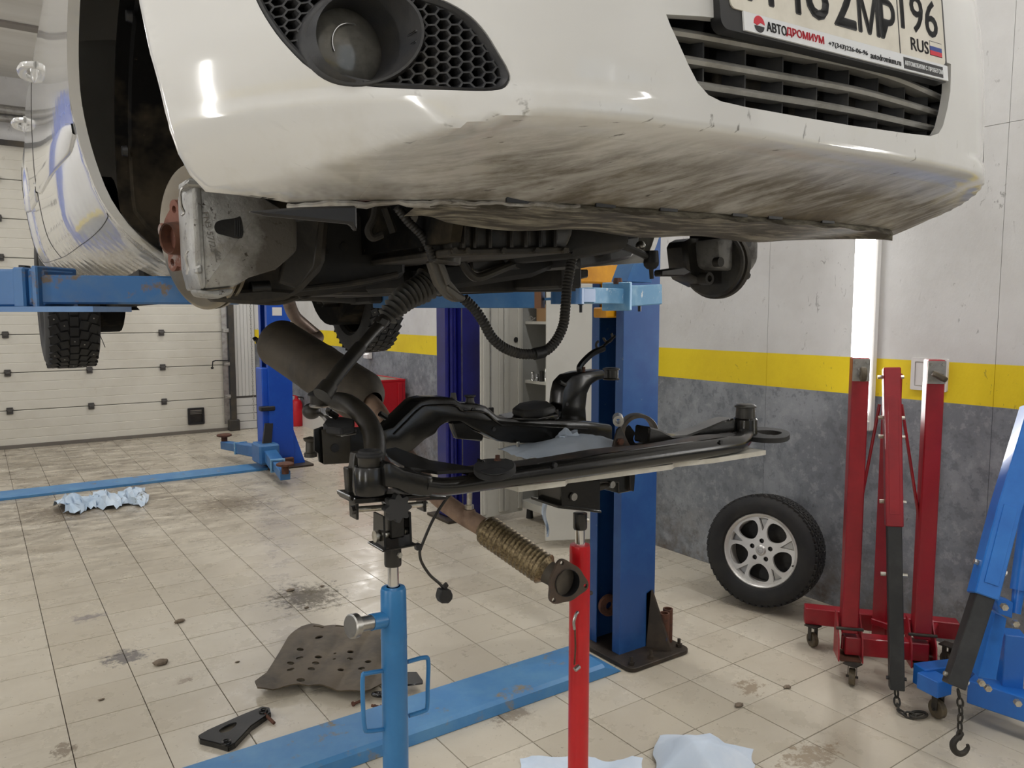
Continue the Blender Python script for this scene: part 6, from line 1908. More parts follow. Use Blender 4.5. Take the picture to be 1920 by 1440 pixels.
ex.part('flange_neck', MB().tube([e1 - df * 0.01, fc - fn * 0.004], [0.026, 0.030], 24), M_EXH, under=fl_)
bo = aty(880, 958, 1.53)
ex.part('sensor_boss', MB().tube([bo + V((0, 0, -0.012)), bo + V((0, 0, 0.004))], [0.019, 0.013], 16), M_EXR)
ex.part('oxygen_sensor', MB().hexa(bo + V((0, 0, 0.010)), (0, 0, 1), 0.011, 0.010).tube([bo + V((0, 0, 0.015)), bo + V((0.001, 0, 0.05))], 0.0065, 12), M_ZINC)
ex.part('sensor_lead', MB().tube(spline(PY([(872, 915), (846, 926), (830, 945), (810, 978), (790, 1025), (787, 1038), (791, 1055), (806, 1078), (824, 1094), (834, 1106)], 1.42), 5), 0.0032, 8), M_DUSTY, label='thin grey sensor lead')
cn = ex.part('sensor_plug', slaby([(828, 1106), (846, 1106), (850, 1116), (849, 1124), (842, 1132), (828, 1132), (824, 1122), (826, 1114)], 1.41, 0.02, 0.002), M_BLACK, label='black sensor plug')
ex.part('plug_latch', slaby([(830, 1100), (838, 1092), (842, 1098), (836, 1108)], 1.42, 0.006, 0.001), M_DUSTY, under=cn)
ex.part('lead_clip', slaby([(780, 1022), (789, 1019), (792, 1031), (782, 1033)], 1.415, 0.012, 0.001), M_BLACK)
tp_ = [aty(536, 540, 2.55), aty(541, 565, 2.60), aty(552, 592, 2.66), aty(572, 611, 2.70), aty(591, 627, 2.72), aty(596, 633, 2.70), aty(588, 638, 2.66), aty(560, 634, 2.58), aty(535, 640, 2.50)]
ex.part('tail_pipe', MB().tube(spline(tp_, 6), 0.0215, 16), pm('tail_pipe_metal', (0.30, 0.22, 0.18), 0.42, 0.5, col2=(0.10, 0.08, 0.06), ns=5), label='bent tail pipe')
ex.part('hanger_hook', MB().tube(spline(PY([(475, 637), (480, 635), (485, 645), (494, 650), (504, 652)], 2.46), 5), 0.006, 8), M_BLACK)

# ================================================================== crumpled paper towels
M_PAPER = pm('blue_paper', srgb(202, 215, 231), 0.8, col2=srgb(218, 227, 239), ns=4)
M_PAPERD = pm('soiled_blue_paper', srgb(184, 202, 220), 0.8, col2=srgb(214, 225, 236), ns=4, spot=srgb(88, 82, 48), ss=5, slo=0.62, shi=0.68)
def crumple(fn, nu, nv, seed, amp=0.02, freq=14.0):
    """sheet fn(a, b) pushed about by folds"""
    rnd = random.Random(seed)
    W = [(rnd.uniform(-1, 1), rnd.uniform(-1, 1), rnd.uniform(0, 6.28), rnd.uniform(0.5, 1.6)) for _ in range(9)]
    def g(a, b):
        p = fn(a, b)
        h = 0
        for wx, wy, ph, k in W:
            s = math.sin((wx * a + wy * b) * freq * k * 0.5 + ph)
            h += (1 - abs(s)) * 2 - 1
        h /= 4.0
        s1 = math.sin(a * freq * 0.9 + b * 5) * 0.4
        return p + V((0.35 * amp * math.sin(b * freq + a * 3), 0.35 * amp * s1, max(-0.9, h) * amp))
    return MB().grid(g, nu, nv)
c = atz(1050, 848, bz0 + 0.012)
cr_ = crumple(lambda a, b: V((c.x - 0.13 + 0.30 * a, c.y - 0.06 + 0.14 * b, bz0 + 0.026 + 0.028 * math.sin(math.pi * b) * math.sin(math.pi * a))), 34, 20, 3, 0.012, 12)
pt_ = Thing('paper_towel', 'crumpled pale blue paper lying on the white board behind the tube', 'paper towel', (c.x, c.y, bz0 + 0.008))
pt_.part('sheet', cr_, M_PAPER, ang=180)
q = aty(1064, 826, c.y + 0.02)
kb = MB().ball(q, (0.034, 0.028, 0.026), 16, 12)
rnd = random.Random(5)
for p in kb.v: 
    d = p - q
    p += d * (0.35 * math.sin(d.x * 190) * math.cos(d.z * 150 + d.y * 120))
pt_.part('twisted_end', kb, M_PAPER, ang=40)
st_ = aty(1013, 920, 1.36)
hg = MB()
def hang(a, b):
    px = 1014 + 12 * a * (1 - 0.75 * b) + 10 * b + 3 * math.sin(b * 9)
    return aty(px, 915 + 92 * b, 1.375 + 0.01 * math.sin(b * 8 + a * 3))
hg.grid(hang, 6, 18)
hv = hg.v[:]; hf = hg.f[:]
n0 = len(hv)
hg.add([p + V((0, 0.0015, 0)) for p in hv], hf)
single('paper_strip', hg, M_PAPER, 'narrow white paper strip hanging below the board', 'paper towel', ang=60)

# ================================================================== wall fittings
M_DIFF = glow('lamp_diffuser', (1.0, 0.985, 0.96), 7.0)
def wall_lamp(xw, sd, y, z0, z1, label, energy):
    """upright tube fitting on the wall at xw; sd is -1 when it faces the left"""
    t = Thing('wall_lamp', label, 'lamp', (xw, y, z0), 'upright wall lamps')
    t.part('lamp_body', MB().box((xw + sd * 0.028, y, (z0 + z1) / 2), (0.05, 0.125, z1 - z0), bev=0.008), M_LAMPBODY)
    t.part('diffuser', MB().box((xw + sd * 0.062, y, (z0 + z1) / 2 + 0.03), (0.03, 0.112, z1 - z0 - 0.13), bev=0.012), M_DIFF)
    for zz in (z0 + 0.03, z1 - 0.03): t.part('end_cap', MB().box((xw + sd * 0.058, y, zz), (0.03, 0.118, 0.055), bev=0.006), M_WHITEP)
    ld = bpy.data.lights.new('wall_lamp_light', 'AREA')
    ld.shape = 'RECTANGLE'; ld.size = z1 - z0 - 0.15; ld.size_y = 0.11; ld.energy = energy; ld.color = (1.0, 0.985, 0.96)
    lo = bpy.data.objects.new('wall_lamp_light', ld); COL.objects.link(lo)
    lo.parent = t.o
    lo.matrix_local = Matrix.Translation((sd * 0.082, 0, (z1 - z0) / 2)) @ Matrix.Rotation(-sd * math.pi / 2, 4, 'Y')
wall_lamp(XW, -1, 2.365, 1.055, 2.40, 'bright upright tube lamp on the right wall behind the red hoist', 14)
wall_lamp(XW, -1, 8.86, 1.13, 2.40, 'upright wall lamp glowing behind the hanging rear wheel', 14)
wall_lamp(XW, -1, -1.2, 1.055, 2.40, 'upright tube lamp on the right wall nearest the window', 14)
for y, wy in ((-1.2, 'nearest the window'), (1.6, 'beside the car nose'), (4.6, 'beside the car doors'), (8.2, 'near the far lift')):
    wall_lamp(XL, 1, y, 1.055, 2.40, 'upright tube lamp on the left wall %s' % wy, 16)
y0_, y1_ = 1.928, 2.112
hz0, hz1 = 1.30, 1.467
hp_ = Thing('access_hatch', 'square white plastic access hatch across the yellow stripe', 'hatch', (XW, 2.02, hz0))
hp_.part('hatch_frame', MB().prism(rrect(y0_, hz0, y1_, hz1, 0.006, 3), (XW - 0.008, 0, 0), (0, 1, 0), (0, 0, 1), 0.016, [rrect(y0_ + 0.02, hz0 + 0.02, y1_ - 0.02, hz1 - 0.02, 0.004, 2)]), M_WHITEP)
hp_.part('hatch_door', MB().box((XW - 0.007, (y0_ + y1_) / 2, (hz0 + hz1) / 2), (0.012, y1_ - y0_ - 0.044, hz1 - hz0 - 0.044), bev=0.002), M_WHITEP)
bxz = atx(1745, 873, XW)
sk = Thing('socket_box', 'small cream socket box low on the grey wall behind the red hoist', 'socket', (XW, bxz.y, bxz.z - 0.055))
sk.part('box_body', MB().box((XW - 0.02, bxz.y, bxz.z), (0.04, 0.075, 0.12), bev=0.005), M_WHITEP)
sk.part('box_lid', MB().box((XW - 0.043, bxz.y, bxz.z), (0.006, 0.062, 0.105), bev=0.003), M_WHITEP)
pz = atx(668, 700, XW)
so = Thing('wall_socket', 'white wall socket with a plug above the red tool chest', 'socket', (XW, pz.y, pz.z - 0.05))
so.part('socket_plate', MB().box((XW - 0.015, pz.y - 0.05, pz.z), (0.03, 0.12, 0.16), bev=0.008), M_WHITEP)
so.part('plug', MB().tube([(XW - 0.03, pz.y + 0.04, pz.z + 0.03), (XW - 0.10, pz.y + 0.05, pz.z + 0.03)], [0.055, 0.045], 14), M_WHITEP)
so.part('plug_cord', MB().tube(spline([(XW - 0.05, pz.y + 0.03, pz.z - 0.02), (XW - 0.04, pz.y + 0.05, pz.z - 0.15), (XW - 0.03, pz.y + 0.02, pz.z - 0.35)], 5), 0.006, 6), M_BLACK)
hc_ = MB()
px_ = 3.29
zl = 3.9
k = 0
while zl > 0.13:
    s = 1 if k % 2 else 0
    hc_.torus((px_, YF - 0.10, zl), (s, 1 - s, 0), 0.011, 0.0035, 8, 4)
    zl -= 0.032
    k += 1
single('hand_chain', hc_, M_GALV, 'thin hand chain hanging beside the gate track', 'chain', kind='stuff')

# ================================================================== wheel leaning on the wall
wc = atz(1434, 1034, 0.318)
wn_ = V((-0.93, -0.32, 0.16)).normalized()
wh = Thing('car_wheel', 'silver five-spoke alloy wheel with studded tyre leaning on the wall', 'wheel', (wc.x, wc.y, 0))
ws_ = (V((0, 0, 1)) - wn_ * wn_.z).normalized(); wq_ = wn_.cross(ws_)
RT = 0.318
zlow = wc.z - RT * ws_.z - 0.10 * abs(wn_.z)
wc = wc + V((0, 0, -zlow + 0.001))
M_ALLOY2 = pm('bright_alloy', (0.66, 0.65, 0.62), 0.30, 0.35, col2=(0.56, 0.54, 0.51), ns=8)
wh.part('dark_backing', MB().lathe([(0.0001, -0.05), (0.12, -0.055), (0.188, -0.05), (0.186, 0.03)], wc, wn_, 48), M_GRIME2)  # added dark disc behind the spokes paints in the shade inside the wheel
rim = wh.part('rim', MB().lathe([(0.190, -0.085), (0.208, -0.088), (0.212, -0.08), (0.195, -0.06), (0.180, -0.02), (0.183, 0.05), (0.196, 0.070), (0.212, 0.080), (0.212, 0.088), (0.206, 0.092), (0.199, 0.088), (0.192, 0.074), (0.178, 0.055)], wc, wn_, 64), M_ALLOY2, label='silver alloy rim')
tyre_parts(wh, wc, wn_, RT, 0.205, 0.208, n=54, tread_rows=6)
# face: five spokes that fork to the rim
def pol(r, a): return (r * math.cos(a), r * math.sin(a))
holes = []
notch = []
bolts = []
for k in range(5):
    a = 2 * math.pi * k / 5 + math.pi / 5
    holes.append(spl2([pol(0.076, a), pol(0.088, a - 0.28), pol(0.115, a - 0.41), pol(0.150, a - 0.40), pol(0.174, a - 0.28), pol(0.182, a), pol(0.174, a + 0.28), pol(0.150, a + 0.40), pol(0.115, a + 0.41), pol(0.088, a + 0.28)], 3))
    b = 2 * math.pi * k / 5
    notch.append([pol(0.112, b), pol(0.186, b - 0.15), pol(0.188, b), pol(0.186, b + 0.15)])
    bolts.append(circ(0.0545 * math.cos(b), 0.0545 * math.sin(b), 0.0140, 14))
fc_ = wc + wn_ * 0.062
face = wh.part('wheel_face', MB().prism(circ(0, 0, 0.192, 60), fc_, ws_, wq_, 0.022, holes + notch + bolts), M_ALLOY2, label='five forked spokes')
for k in range(5):
    nb = notch[k]
    wh.part('spoke_web', MB().prism(nb, fc_ - wn_ * 0.020, ws_, wq_, 0.004), M_ALLOY, under=face)
    b = 2 * math.pi * k / 5
    bc = fc_ + ws_ * (0.0545 * math.cos(b)) + wq_ * (0.0545 * math.sin(b))
    wh.part('bolt_bore', MB().lathe([(0.0140, 0.0), (0.0130, -0.02), (0.0001, -0.022)], bc, wn_, 14), M_GRIME2, under=face)
wh.part('centre_cap', MB().lathe([(0.0001, 0.019), (0.022, 0.018), (0.026, 0.014), (0.030, 0.011)], fc_, wn_, 30), M_ALLOY, under=face)
em = wh.part('cap_emblem', MB().torus(fc_ + wn_ * 0.0185, wn_, 0.0145, 0.0022, 26, 6), M_STEEL, under=face)
wh.part('cap_emblem_bolt', MB().beam(fc_ + wn_ * 0.019 - wq_ * 0.018, fc_ + wn_ * 0.019 + wq_ * 0.018, 0.003, 0.003, up=wn_), M_STEEL, under=face)
va = 2 * math.pi * 0.3
vp_ = wc + wn_ * 0.088 + (-wq_) * 0.19 + ws_ * -0.05
wh.part('valve', MB().tube([vp_, vp_ + wn_ * 0.02], 0.004, 8), M_BLACK)
tm_ = wc + wn_ * 0.108 + wq_ * 0.20 - ws_ * 0.11

# ================================================================== folded engine hoists
def caster(t, base, r, ax, mat=None, name='caster', h=None):
    ax = V(ax).normalized()
    h = r * 2 + 0.045 if h is None else h
    c = V((base.x, base.y, r + 0.001))
    o = t.part(name, MB().lathe([(0.0001, -0.014), (r * 0.9, -0.014), (r, -0.009), (r, 0.009), (r * 0.9, 0.014), (0.0001, 0.014)], c, ax, 22), mat or M_CASTER)
    fb = MB()
    for s in (-1, 1): fb.beam(c + ax * (0.018 * s), V((c.x, c.y, h)) + ax * (0.018 * s), 0.003, 0.028, up=ax.cross(V((0, 0, 1))))
    fb.box((c.x, c.y, h), (0.06, 0.06, 0.006))
    fb.tube([c - ax * 0.026, c + ax * 0.026], 0.006, 8)
    t.part('caster_fork', fb, M_GRIME, under=o)
    return o
def chain_part(t, pts, r, wire, name='chain', mat=None):
    P = spline(pts, 10)
    L = 0
    root = None
    step = r * 3.0
    acc = 0; k = 0
    prev = P[0]
    for p in P[1:]:
        acc += (p - prev).length
        if acc >= step:
            d = (p - prev).normalized()
            side_ = d.cross(V((0.3, 0.5, 0.8))).normalized()
            if k % 2: side_ = d.cross(side_).normalized()
            m = MB()
            n_ = side_
            e2 = n_.cross(d)
            loop = [p + d * (r * 2.0 * math.cos(a)) + e2 * (r * 1.1 * math.sin(a)) for a in [2 * math.pi * i / 12 for i in range(13)]]
            m.tube(loop, wire, 6, caps=False)
            t.part('chain_link', m, mat or M_GRIME)
            acc = 0; k += 1
        prev = p
rh_ = Thing('engine_hoist', 'red folded engine hoist standing by the wall', 'engine hoist', atz(1640, 1230))
R0, R1 = atz(1508, 1150, 0.155), atz(1796, 1180, 0.155)
rh_.part('rear_bar', MB().beam(R0, R1, 0.075, 0.085, bev=0.004), M_RED, label='red rear base bar')
F0, F1 = atz(1590, 1206, 0.16), atz(1725, 1218, 0.16)
fd = (F1 - F0).normalized()
rh_.part('front_bar', MB().beam(F0 - fd * 0.02, F1 + fd * 0.03, 0.07, 0.085, bev=0.004), M_RED)
G0, G1 = atz(1600, 1160, 0.16), atz(1735, 1205, 0.16)
for pxa, pxb in ((1630, 1625), (1735, 1770)):
    a_ = atz(pxa, 1200, 0.155); 
for (ft, bt_) in ((F0, R0 + (R1 - R0) * 0.30), (F1, R0 + (R1 - R0) * 0.84)):
    rh_.part('side_bar', MB().beam(ft, bt_, 0.06, 0.07, bev=0.004), M_RED)
for (fp_, rows) in ((F0, (670, 1185)), (F1, (674, 1190))):
    lx, ly = fp_.x, fp_.y
    # channel bracket that holds the leg
    nrm = V((fd.y, -fd.x, 0))
    if nrm.dot(V((-1, -1, 0))) < 0: nrm = -nrm
    for s in (-1, 1):
        rh_.part('leg_bracket', MB().slab([V((lx, ly, 0.10)) + fd * (0.048 * s) + nrm * -0.05, V((lx, ly, 0.10)) + fd * (0.048 * s) + nrm * 0.075, V((lx, ly, 0.20)) + fd * (0.048 * s) + nrm * 0.06, V((lx, ly, 0.30)) + fd * (0.048 * s) + nrm * -0.02, V((lx, ly, 0.30)) + fd * (0.048 * s) + nrm * -0.05], 0, 1, fd * 0.006 * s), M_RED)
    rh_.part('bracket_floor', MB().beam(V((lx, ly, 0.105)) - nrm * 0.05, V((lx, ly, 0.105)) + nrm * 0.075, 0.09, 0.006), M_RUST)
    rh_.part('leg_pin', MB().tube([V((lx, ly, 0.245)) + nrm * 0.04 - fd * 0.062, V((lx, ly, 0.245)) + nrm * 0.04 + fd * 0.056], 0.007, 10), M_GRIME)
    zt_ = zpix(lx, ly, rows[0])
    lean = V((0.0, 0.0, 0))
    lg = rh_.part('folded_leg', MB().beam(V((lx, ly, 0.22)), V((lx, ly, zt_)), 0.072, 0.072, up=nrm, bev=0.005), M_RED, label='upright folded leg')
    # caster at the free end points at the room
    tc_ = V((lx, ly, zt_ - 0.055)) + nrm * 0.037
    rh_.part('caster_plate', MB().beam(tc_, tc_ + nrm * 0.004, 0.072, 0.10), M_GALV, under=lg)
    for sx_ in (-1, 1):
        for sz_ in (-1, 1): rh_.part('plate_bolt', MB().hexa(tc_ + nrm * 0.007 + fd * (0.024 * sx_) + V((0, 0, 0.036 * sz_)), nrm, 0.007, 0.006), M_STEEL, under=lg)
    wa = fd if fp_ is F0 else (fd * 0.5 + V((0, 0, 0.85))).normalized()
    rh_.part('leg_caster', MB().lathe([(0.0001, -0.011), (0.030, -0.011), (0.033, -0.007), (0.033, 0.007), (0.030, 0.011), (0.0001, 0.011)], tc_ + nrm * 0.045 + V((0, 0, -0.015)), wa, 20), M_CASTER, under=lg)
    rh_.part('caster_yoke', MB().beam(tc_ + nrm * 0.004, tc_ + nrm * 0.04 + V((0, 0, -0.012)), 0.032, 0.02), M_STEEL, under=lg)
caster(rh_, atz(1597, 1284), 0.038, (0.5, -0.85, 0), h=0.10)
caster(rh_, atz(1523, 1212), 0.036, (0.9, -0.4, 0), h=0.11)
caster(rh_, atz(1775, 1250), 0.036, (0.9, -0.4, 0), h=0.11)
mid = (F0 + F1) / 2
mpos = V((mid.x, mid.y, 0)) + (R0 - F0).normalized() * 0.06
mpos = atz(1652, 1185, 0.16); mpos.z = 0
zm = zpix(mpos.x, mpos.y, 700)
rh_.part('mast', MB().beam(V((mpos.x, mpos.y, 0.12)), V((mpos.x, mpos.y, zm)), 0.05, 0.07, up=(0, 1, 0), bev=0.003), M_RED, label='red mast')
rh_.part('mast_foot', MB().box(V((mpos.x + 0.02, mpos.y - 0.01, 0.21)), (0.11, 0.09, 0.03), bev=0.003), M_RED)
# boom hangs down in front of the mast
b1 = atz(1681, 1292, 0.075)
btop = atd(1671, 690, proj(b1)[2] + 0.12)
bj = b1.lerp(btop, (1292 - 992) / (1292 - 690))
bd_ = (btop - b1).normalized()
upv = V((-0.8, -0.6, 0))
sl = rh_.part('boom_sleeve', MB().beam(bj - bd_ * 0.0, btop, 0.070, 0.070, up=upv, bev=0.004), M_RED, label='red boom sleeve')
fz = bj + upv.normalized() * 0.038
rh_.part('sleeve_plate', MB().beam(bj + bd_ * 0.06 + upv.normalized() * 0.0355, btop - bd_ * 0.12 + upv.normalized() * 0.0355, 0.042, 0.004, up=upv, bev=0.001), M_RED, under=sl)
M_DKBAR = pm('black_extension', (0.020, 0.021, 0.022), 0.45, col2=(0.045, 0.045, 0.045), ns=6)
eb = rh_.part('boom_extension', MB().beam(b1, bj + bd_ * 0.05, 0.058, 0.058, up=upv, bev=0.003), M_DKBAR, label='black boom extension')
for s in (-1, 1):
    sd = bd_.cross(upv).normalized()
    rh_.part('end_bolt', MB().hexa(b1 + bd_ * 0.045 + sd * (0.034 * s), sd, 0.008, 0.012), M_BLACK, under=eb)
sd = bd_.cross(upv).normalized()
for row in (708, 787, 824, 948, 1085):
    q = b1.lerp(btop, (1292 - row) / (1292 - 690))
    for s in (-1, 1): rh_.part('sleeve_bolt', MB().hexa(q + sd * (0.043 * s) - upv.normalized() * 0.02, sd, 0.009, 0.022), M_ZINC, under=sl)
for s in (-1, 1):
    a_ = btop.lerp(b1, 0.12) + sd * (0.045 * s) - upv.normalized() * 0.04
    tgt = (F0 if s * sd.dot(F1 - F0) < 0 else F1)
    rh_.part('tie_rod', MB().tube([a_, V((tgt.x, tgt.y, 0.60)) ], 0.007, 8), M_RED)
e = b1 + bd_ * 0.02
flo = [e, V((e.x - 0.01, e.y - 0.01, 0.03)), atz(1688, 1333, 0.014), atz(1706, 1341, 0.014), atz(1724, 1340, 0.014)]
chain_part(rh_, flo, 0.011, 0.0045)
rg_ = MB().tube([atz(1722 + 16 * math.cos(a), 1340 + 6 * math.sin(a), 0.012 ) for a in [2 * math.pi * i / 20 for i in range(21)]], 0.006, 8, caps=False)
rh_.part('chain_ring', rg_, M_GRIME)

bh = Thing('engine_hoist', 'bright blue folded engine hoist at the right edge', 'engine hoist', atz(1860, 1330))
M_HBLUE = pm('hoist_blue', srgb(32, 104, 190), 0.32, col2=srgb(44, 120, 204), ns=4, coat=0.15)
c0 = atd(1788, 1286, 2.88); cj = atd(1842, 1118, 2.93); ck = atd(1886, 950, 2.99); ctop = atd(1942, 765, 3.06)
up2 = V((-0.72, -0.65, 0.1))
sl = bh.part('boom_sleeve', MB().beam(cj, ck, 0.086, 0.080, up=up2, bev=0.004), M_HBLUE, label='blue boom sleeve')
bh.part('boom_sleeve_top', MB().beam(ck - (ck - cj).normalized() * 0.01, ctop, 0.086, 0.080, up=up2, bev=0.004), M_HBLUE, under=sl)
dj = (cj - c0).normalized()
s2 = dj.cross(up2).normalized()
fr_ = up2 - dj * up2.dot(dj); fr_.normalize()
bh.part('sleeve_plate', MB().beam(cj + dj * 0.05 + fr_ * 0.041, ck + fr_ * 0.041, 0.05, 0.005, up=up2, bev=0.001), M_HBLUE, under=sl)
ex_ = bh.part('boom_extension', MB().beam(c0, cj + dj * 0.05, 0.066, 0.062, up=up2, bev=0.003), M_DKBAR, label='black boom extension')
for s in (-1, 1): bh.part('end_bolt', MB().hexa(c0 + dj * 0.03 + s2 * (0.038 * s), s2, 0.009, 0.014), M_ZINC, under=ex_)
for s in (-1, 1): bh.part('sleeve_bolt', MB().hexa(cj.lerp(ck, 0.32) + s2 * (0.048 * s), s2, 0.011, 0.022), M_ZINC, under=sl)
# base: front beam, cross bar, upright, ram
q0 = atz(1820, 1290, 0.13); q1 = atz(1990, 1345, 0.13)
bh.part('front_beam', MB().beam(q0, q1, 0.09, 0.10, bev=0.004), M_HBLUE, label='blue base beam')
t0, t1 = atz(1722, 1268, 0.15), atz(1905, 1246, 0.15)
bh.part('cross_bar', MB().beam(t0, t1, 0.07, 0.09, bev=0.004), M_HBLUE)
bh.part('leg_bracket', MB().beam(atz(1738, 1285, 0.15), atz(1765, 1278, 0.15), 0.10, 0.07, bev=0.003), M_HBLUE)
caster(bh, atz(1757, 1346), 0.040, (0.95, -0.3, 0), h=0.11)
caster(bh, atz(1960, 1400), 0.040, (0.95, -0.3, 0), h=0.09)
u0 = atz(1893, 1285, 0.17)
zu = zpix(u0.x, u0.y, 1185)
bh.part('upright', MB().beam(u0, V((u0.x, u0.y, zu)), 0.085, 0.075, up=(0.6, -0.8, 0), bev=0.003), M_HBLUE)
bh.part('stay', MB().slab([atd(1834, 1270, 3.02), atd(1868, 1275, 3.02), atd(1888, 1160, 3.05), atd(1866, 1150, 3.05)], 0.002, 1, V((0.04, 0.05, 0))), M_HBLUE)
r0_, r1_ = atd(1904, 1150, 3.02), atd(1950, 800, 3.12)
ra_ = bh.part('ram_cylinder', MB().tube([r0_.lerp(r1_, 0.12), r1_], 0.030, 20), M_HBLUE, label='hydraulic ram')
bh.part('ram_lug', MB().tube([r0_, r0_.lerp(r1_, 0.14)], [0.018, 0.022], 12), M_HBLUE, under=ra_)
bh.part('ram_clevis', MB().slab([atd(1868, 1120, 2.99), atd(1900, 1130, 2.99), atd(1898, 1160, 2.99), atd(1872, 1150, 2.99)], 0.002, 1, V((0.03, 0.04, 0))), M_HBLUE, under=ra_)
for (a_, b_, D_) in ((1883, 1138, 2.96), (1904, 1169, 2.96), (1840, 1280, 2.95), (1852, 1290, 2.95), (1908, 1318, 2.93)):
    bh.part('pivot_bolt', MB().hexa(atd(a_, b_, D_), (-0.7, -0.7, 0), 0.013, 0.02), M_ZINC)
bh.part('rear_leg', MB().beam(atd(1985, 1290, 3.2), atd(1990, 700, 3.3), 0.09, 0.08, up=up2, bev=0.004), M_HBLUE)
hkt = atd(1795, 1284, 2.86)
chain_part(bh, [hkt, atd(1801, 1325, 2.86), atd(1800, 1355, 2.86), atd(1799, 1378, 2.86)], 0.009, 0.004)
hk = [(1798, 1370), (1803, 1376), (1794, 1384), (1787, 1394), (1789, 1406), (1798, 1413), (1808, 1411), (1815, 1402), (1814, 1396)]
hq = spline([atd(a, b, 2.86) for a, b in hk], 4)
bh.part('hook', MB().tube(hq, [0.006 + 0.006 * math.sin(math.pi * min(1, i / len(hq) * 1.1)) for i in range(len(hq))], 10), M_GRIME, label='steel hook on a chain')

# ================================================================== grey metal cabinet with open doors
M_CAB = pm('cabinet_grey', srgb(196, 194, 186), 0.42, col2=srgb(188, 186, 178), ns=3)
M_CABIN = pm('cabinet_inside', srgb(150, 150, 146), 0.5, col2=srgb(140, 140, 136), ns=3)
cx0, cx1, cy0, cy1, cz0, cz1 = 3.66, 4.01, 4.15, 5.14, 0.09, 1.90
cab = Thing('metal_cabinet', 'light grey metal cabinet with both doors open', 'cabinet', ((cx0 + cx1) / 2, (cy0 + cy1) / 2, 0))
t_ = 0.012
cab.part('side_panel', MB().box(((cx0 + cx1) / 2, cy0 + t_ / 2, (cz0 + cz1) / 2), (cx1 - cx0, t_, cz1 - cz0)), M_CAB)
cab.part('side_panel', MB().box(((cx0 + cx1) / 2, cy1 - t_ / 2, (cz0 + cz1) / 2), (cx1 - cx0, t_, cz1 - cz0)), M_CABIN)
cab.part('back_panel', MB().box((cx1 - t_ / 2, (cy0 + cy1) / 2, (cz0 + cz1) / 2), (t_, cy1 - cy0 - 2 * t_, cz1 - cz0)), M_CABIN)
cab.part('top_panel', MB().box(((cx0 + cx1) / 2, (cy0 + cy1) / 2, cz1 + t_ / 2), (cx1 - cx0, cy1 - cy0, t_)), M_CAB)
cab.part('bottom_panel', MB().box(((cx0 + cx1) / 2, (cy0 + cy1) / 2, cz0 + 0.03), (cx1 - cx0, cy1 - cy0 - 2 * t_, 0.06)), M_CAB)
shz = [0.55, zpix(3.72, 5.05, 716), zpix(3.72, 5.05, 605)]
for zz in shz: cab.part('shelf', MB().box(((cx0 + cx1) / 2 + 0.01, (cy0 + cy1) / 2, zz), (cx1 - cx0 - 0.05, cy1 - cy0 - 2 * t_, 0.022)), M_CAB)
for (a, b) in ((cx0 + 0.05, cy0 + 0.06), (cx0 + 0.05, cy1 - 0.06), (cx1 - 0.05, cy0 + 0.06), (cx1 - 0.05, cy1 - 0.06)):
    cab.part('foot', MB().cyl((a, b, 0.0), (a, b, cz0), 0.03, 0.024, 14), M_BLACK)
def leaf(h, e, nm, lab):
    """door leaf from hinge point to free edge"""
    h, e = V((h[0], h[1], 0)), V((e[0], e[1], 0))
    d = (e - h).normalized()
    n_ = V((-d.y, d.x, 0))
    if n_.dot(V((0, -1, 0))) < 0: n_ = -n_
    W = (e - h).length
    zc = (cz0 - 0.03 + cz1) / 2
    R3 = Matrix((d, n_, V((0, 0, 1)))).transposed()
    c = (h + e) / 2 + V((0, 0, zc))
    o = cab.part('door', MB().box(c, (W, 0.018, cz1 - cz0 + 0.03), R3, bev=0.002), M_CAB, label=lab)
    return o, h, d, n_, W
o, h, d, n_, W = leaf((3.668, 5.13), (3.245, 5.105), 'far', 'far door leaf, inner side with lock rods')
for f in (0.10, 0.42, 0.55, 0.93):
    p = h + d * (W * f) + n_ * 0.016
    cab.part('stiffener', MB().box(p + V((0, 0, 0.98)), (0.045 if f in (0.42, 0.55) else 0.03, 0.016, 1.78), Matrix((d, n_, V((0, 0, 1)))).transposed(), bev=0.003), M_CAB, under=o)
p = h + d * (W * 0.80) + n_ * 0.022
cab.part('lock_rod', MB().tube([p + V((0, 0, 0.95)), p + V((0, 0, 1.85))], 0.005, 8), M_STEEL, under=o)
cab.part('lock_handle', MB().box(p + V((0, 0, 0.90)), (0.055, 0.02, 0.10), Matrix((d, n_, V((0, 0, 1)))).transposed(), bev=0.006), M_BLACK, under=o)
cab.part('lock_cam', MB().tube([p + V((0, 0, 0.80)), p + V((0, 0, 0.93))], 0.009, 8), M_ZINC, under=o)
p = h + d * (W * 0.18) + n_ * 0.012
cab.part('lock_hole', MB().cyl(p + V((0, 0, zpix(p.x, p.y, 637))), p + n_ * 0.002 + V((0, 0, zpix(p.x, p.y, 637))), 0.022, 0.022, 16), M_BLACK, under=o)
o, h, d, n_, W = leaf((3.668, 4.15), (3.305, 4.335), 'near', 'near door leaf, plain grey')
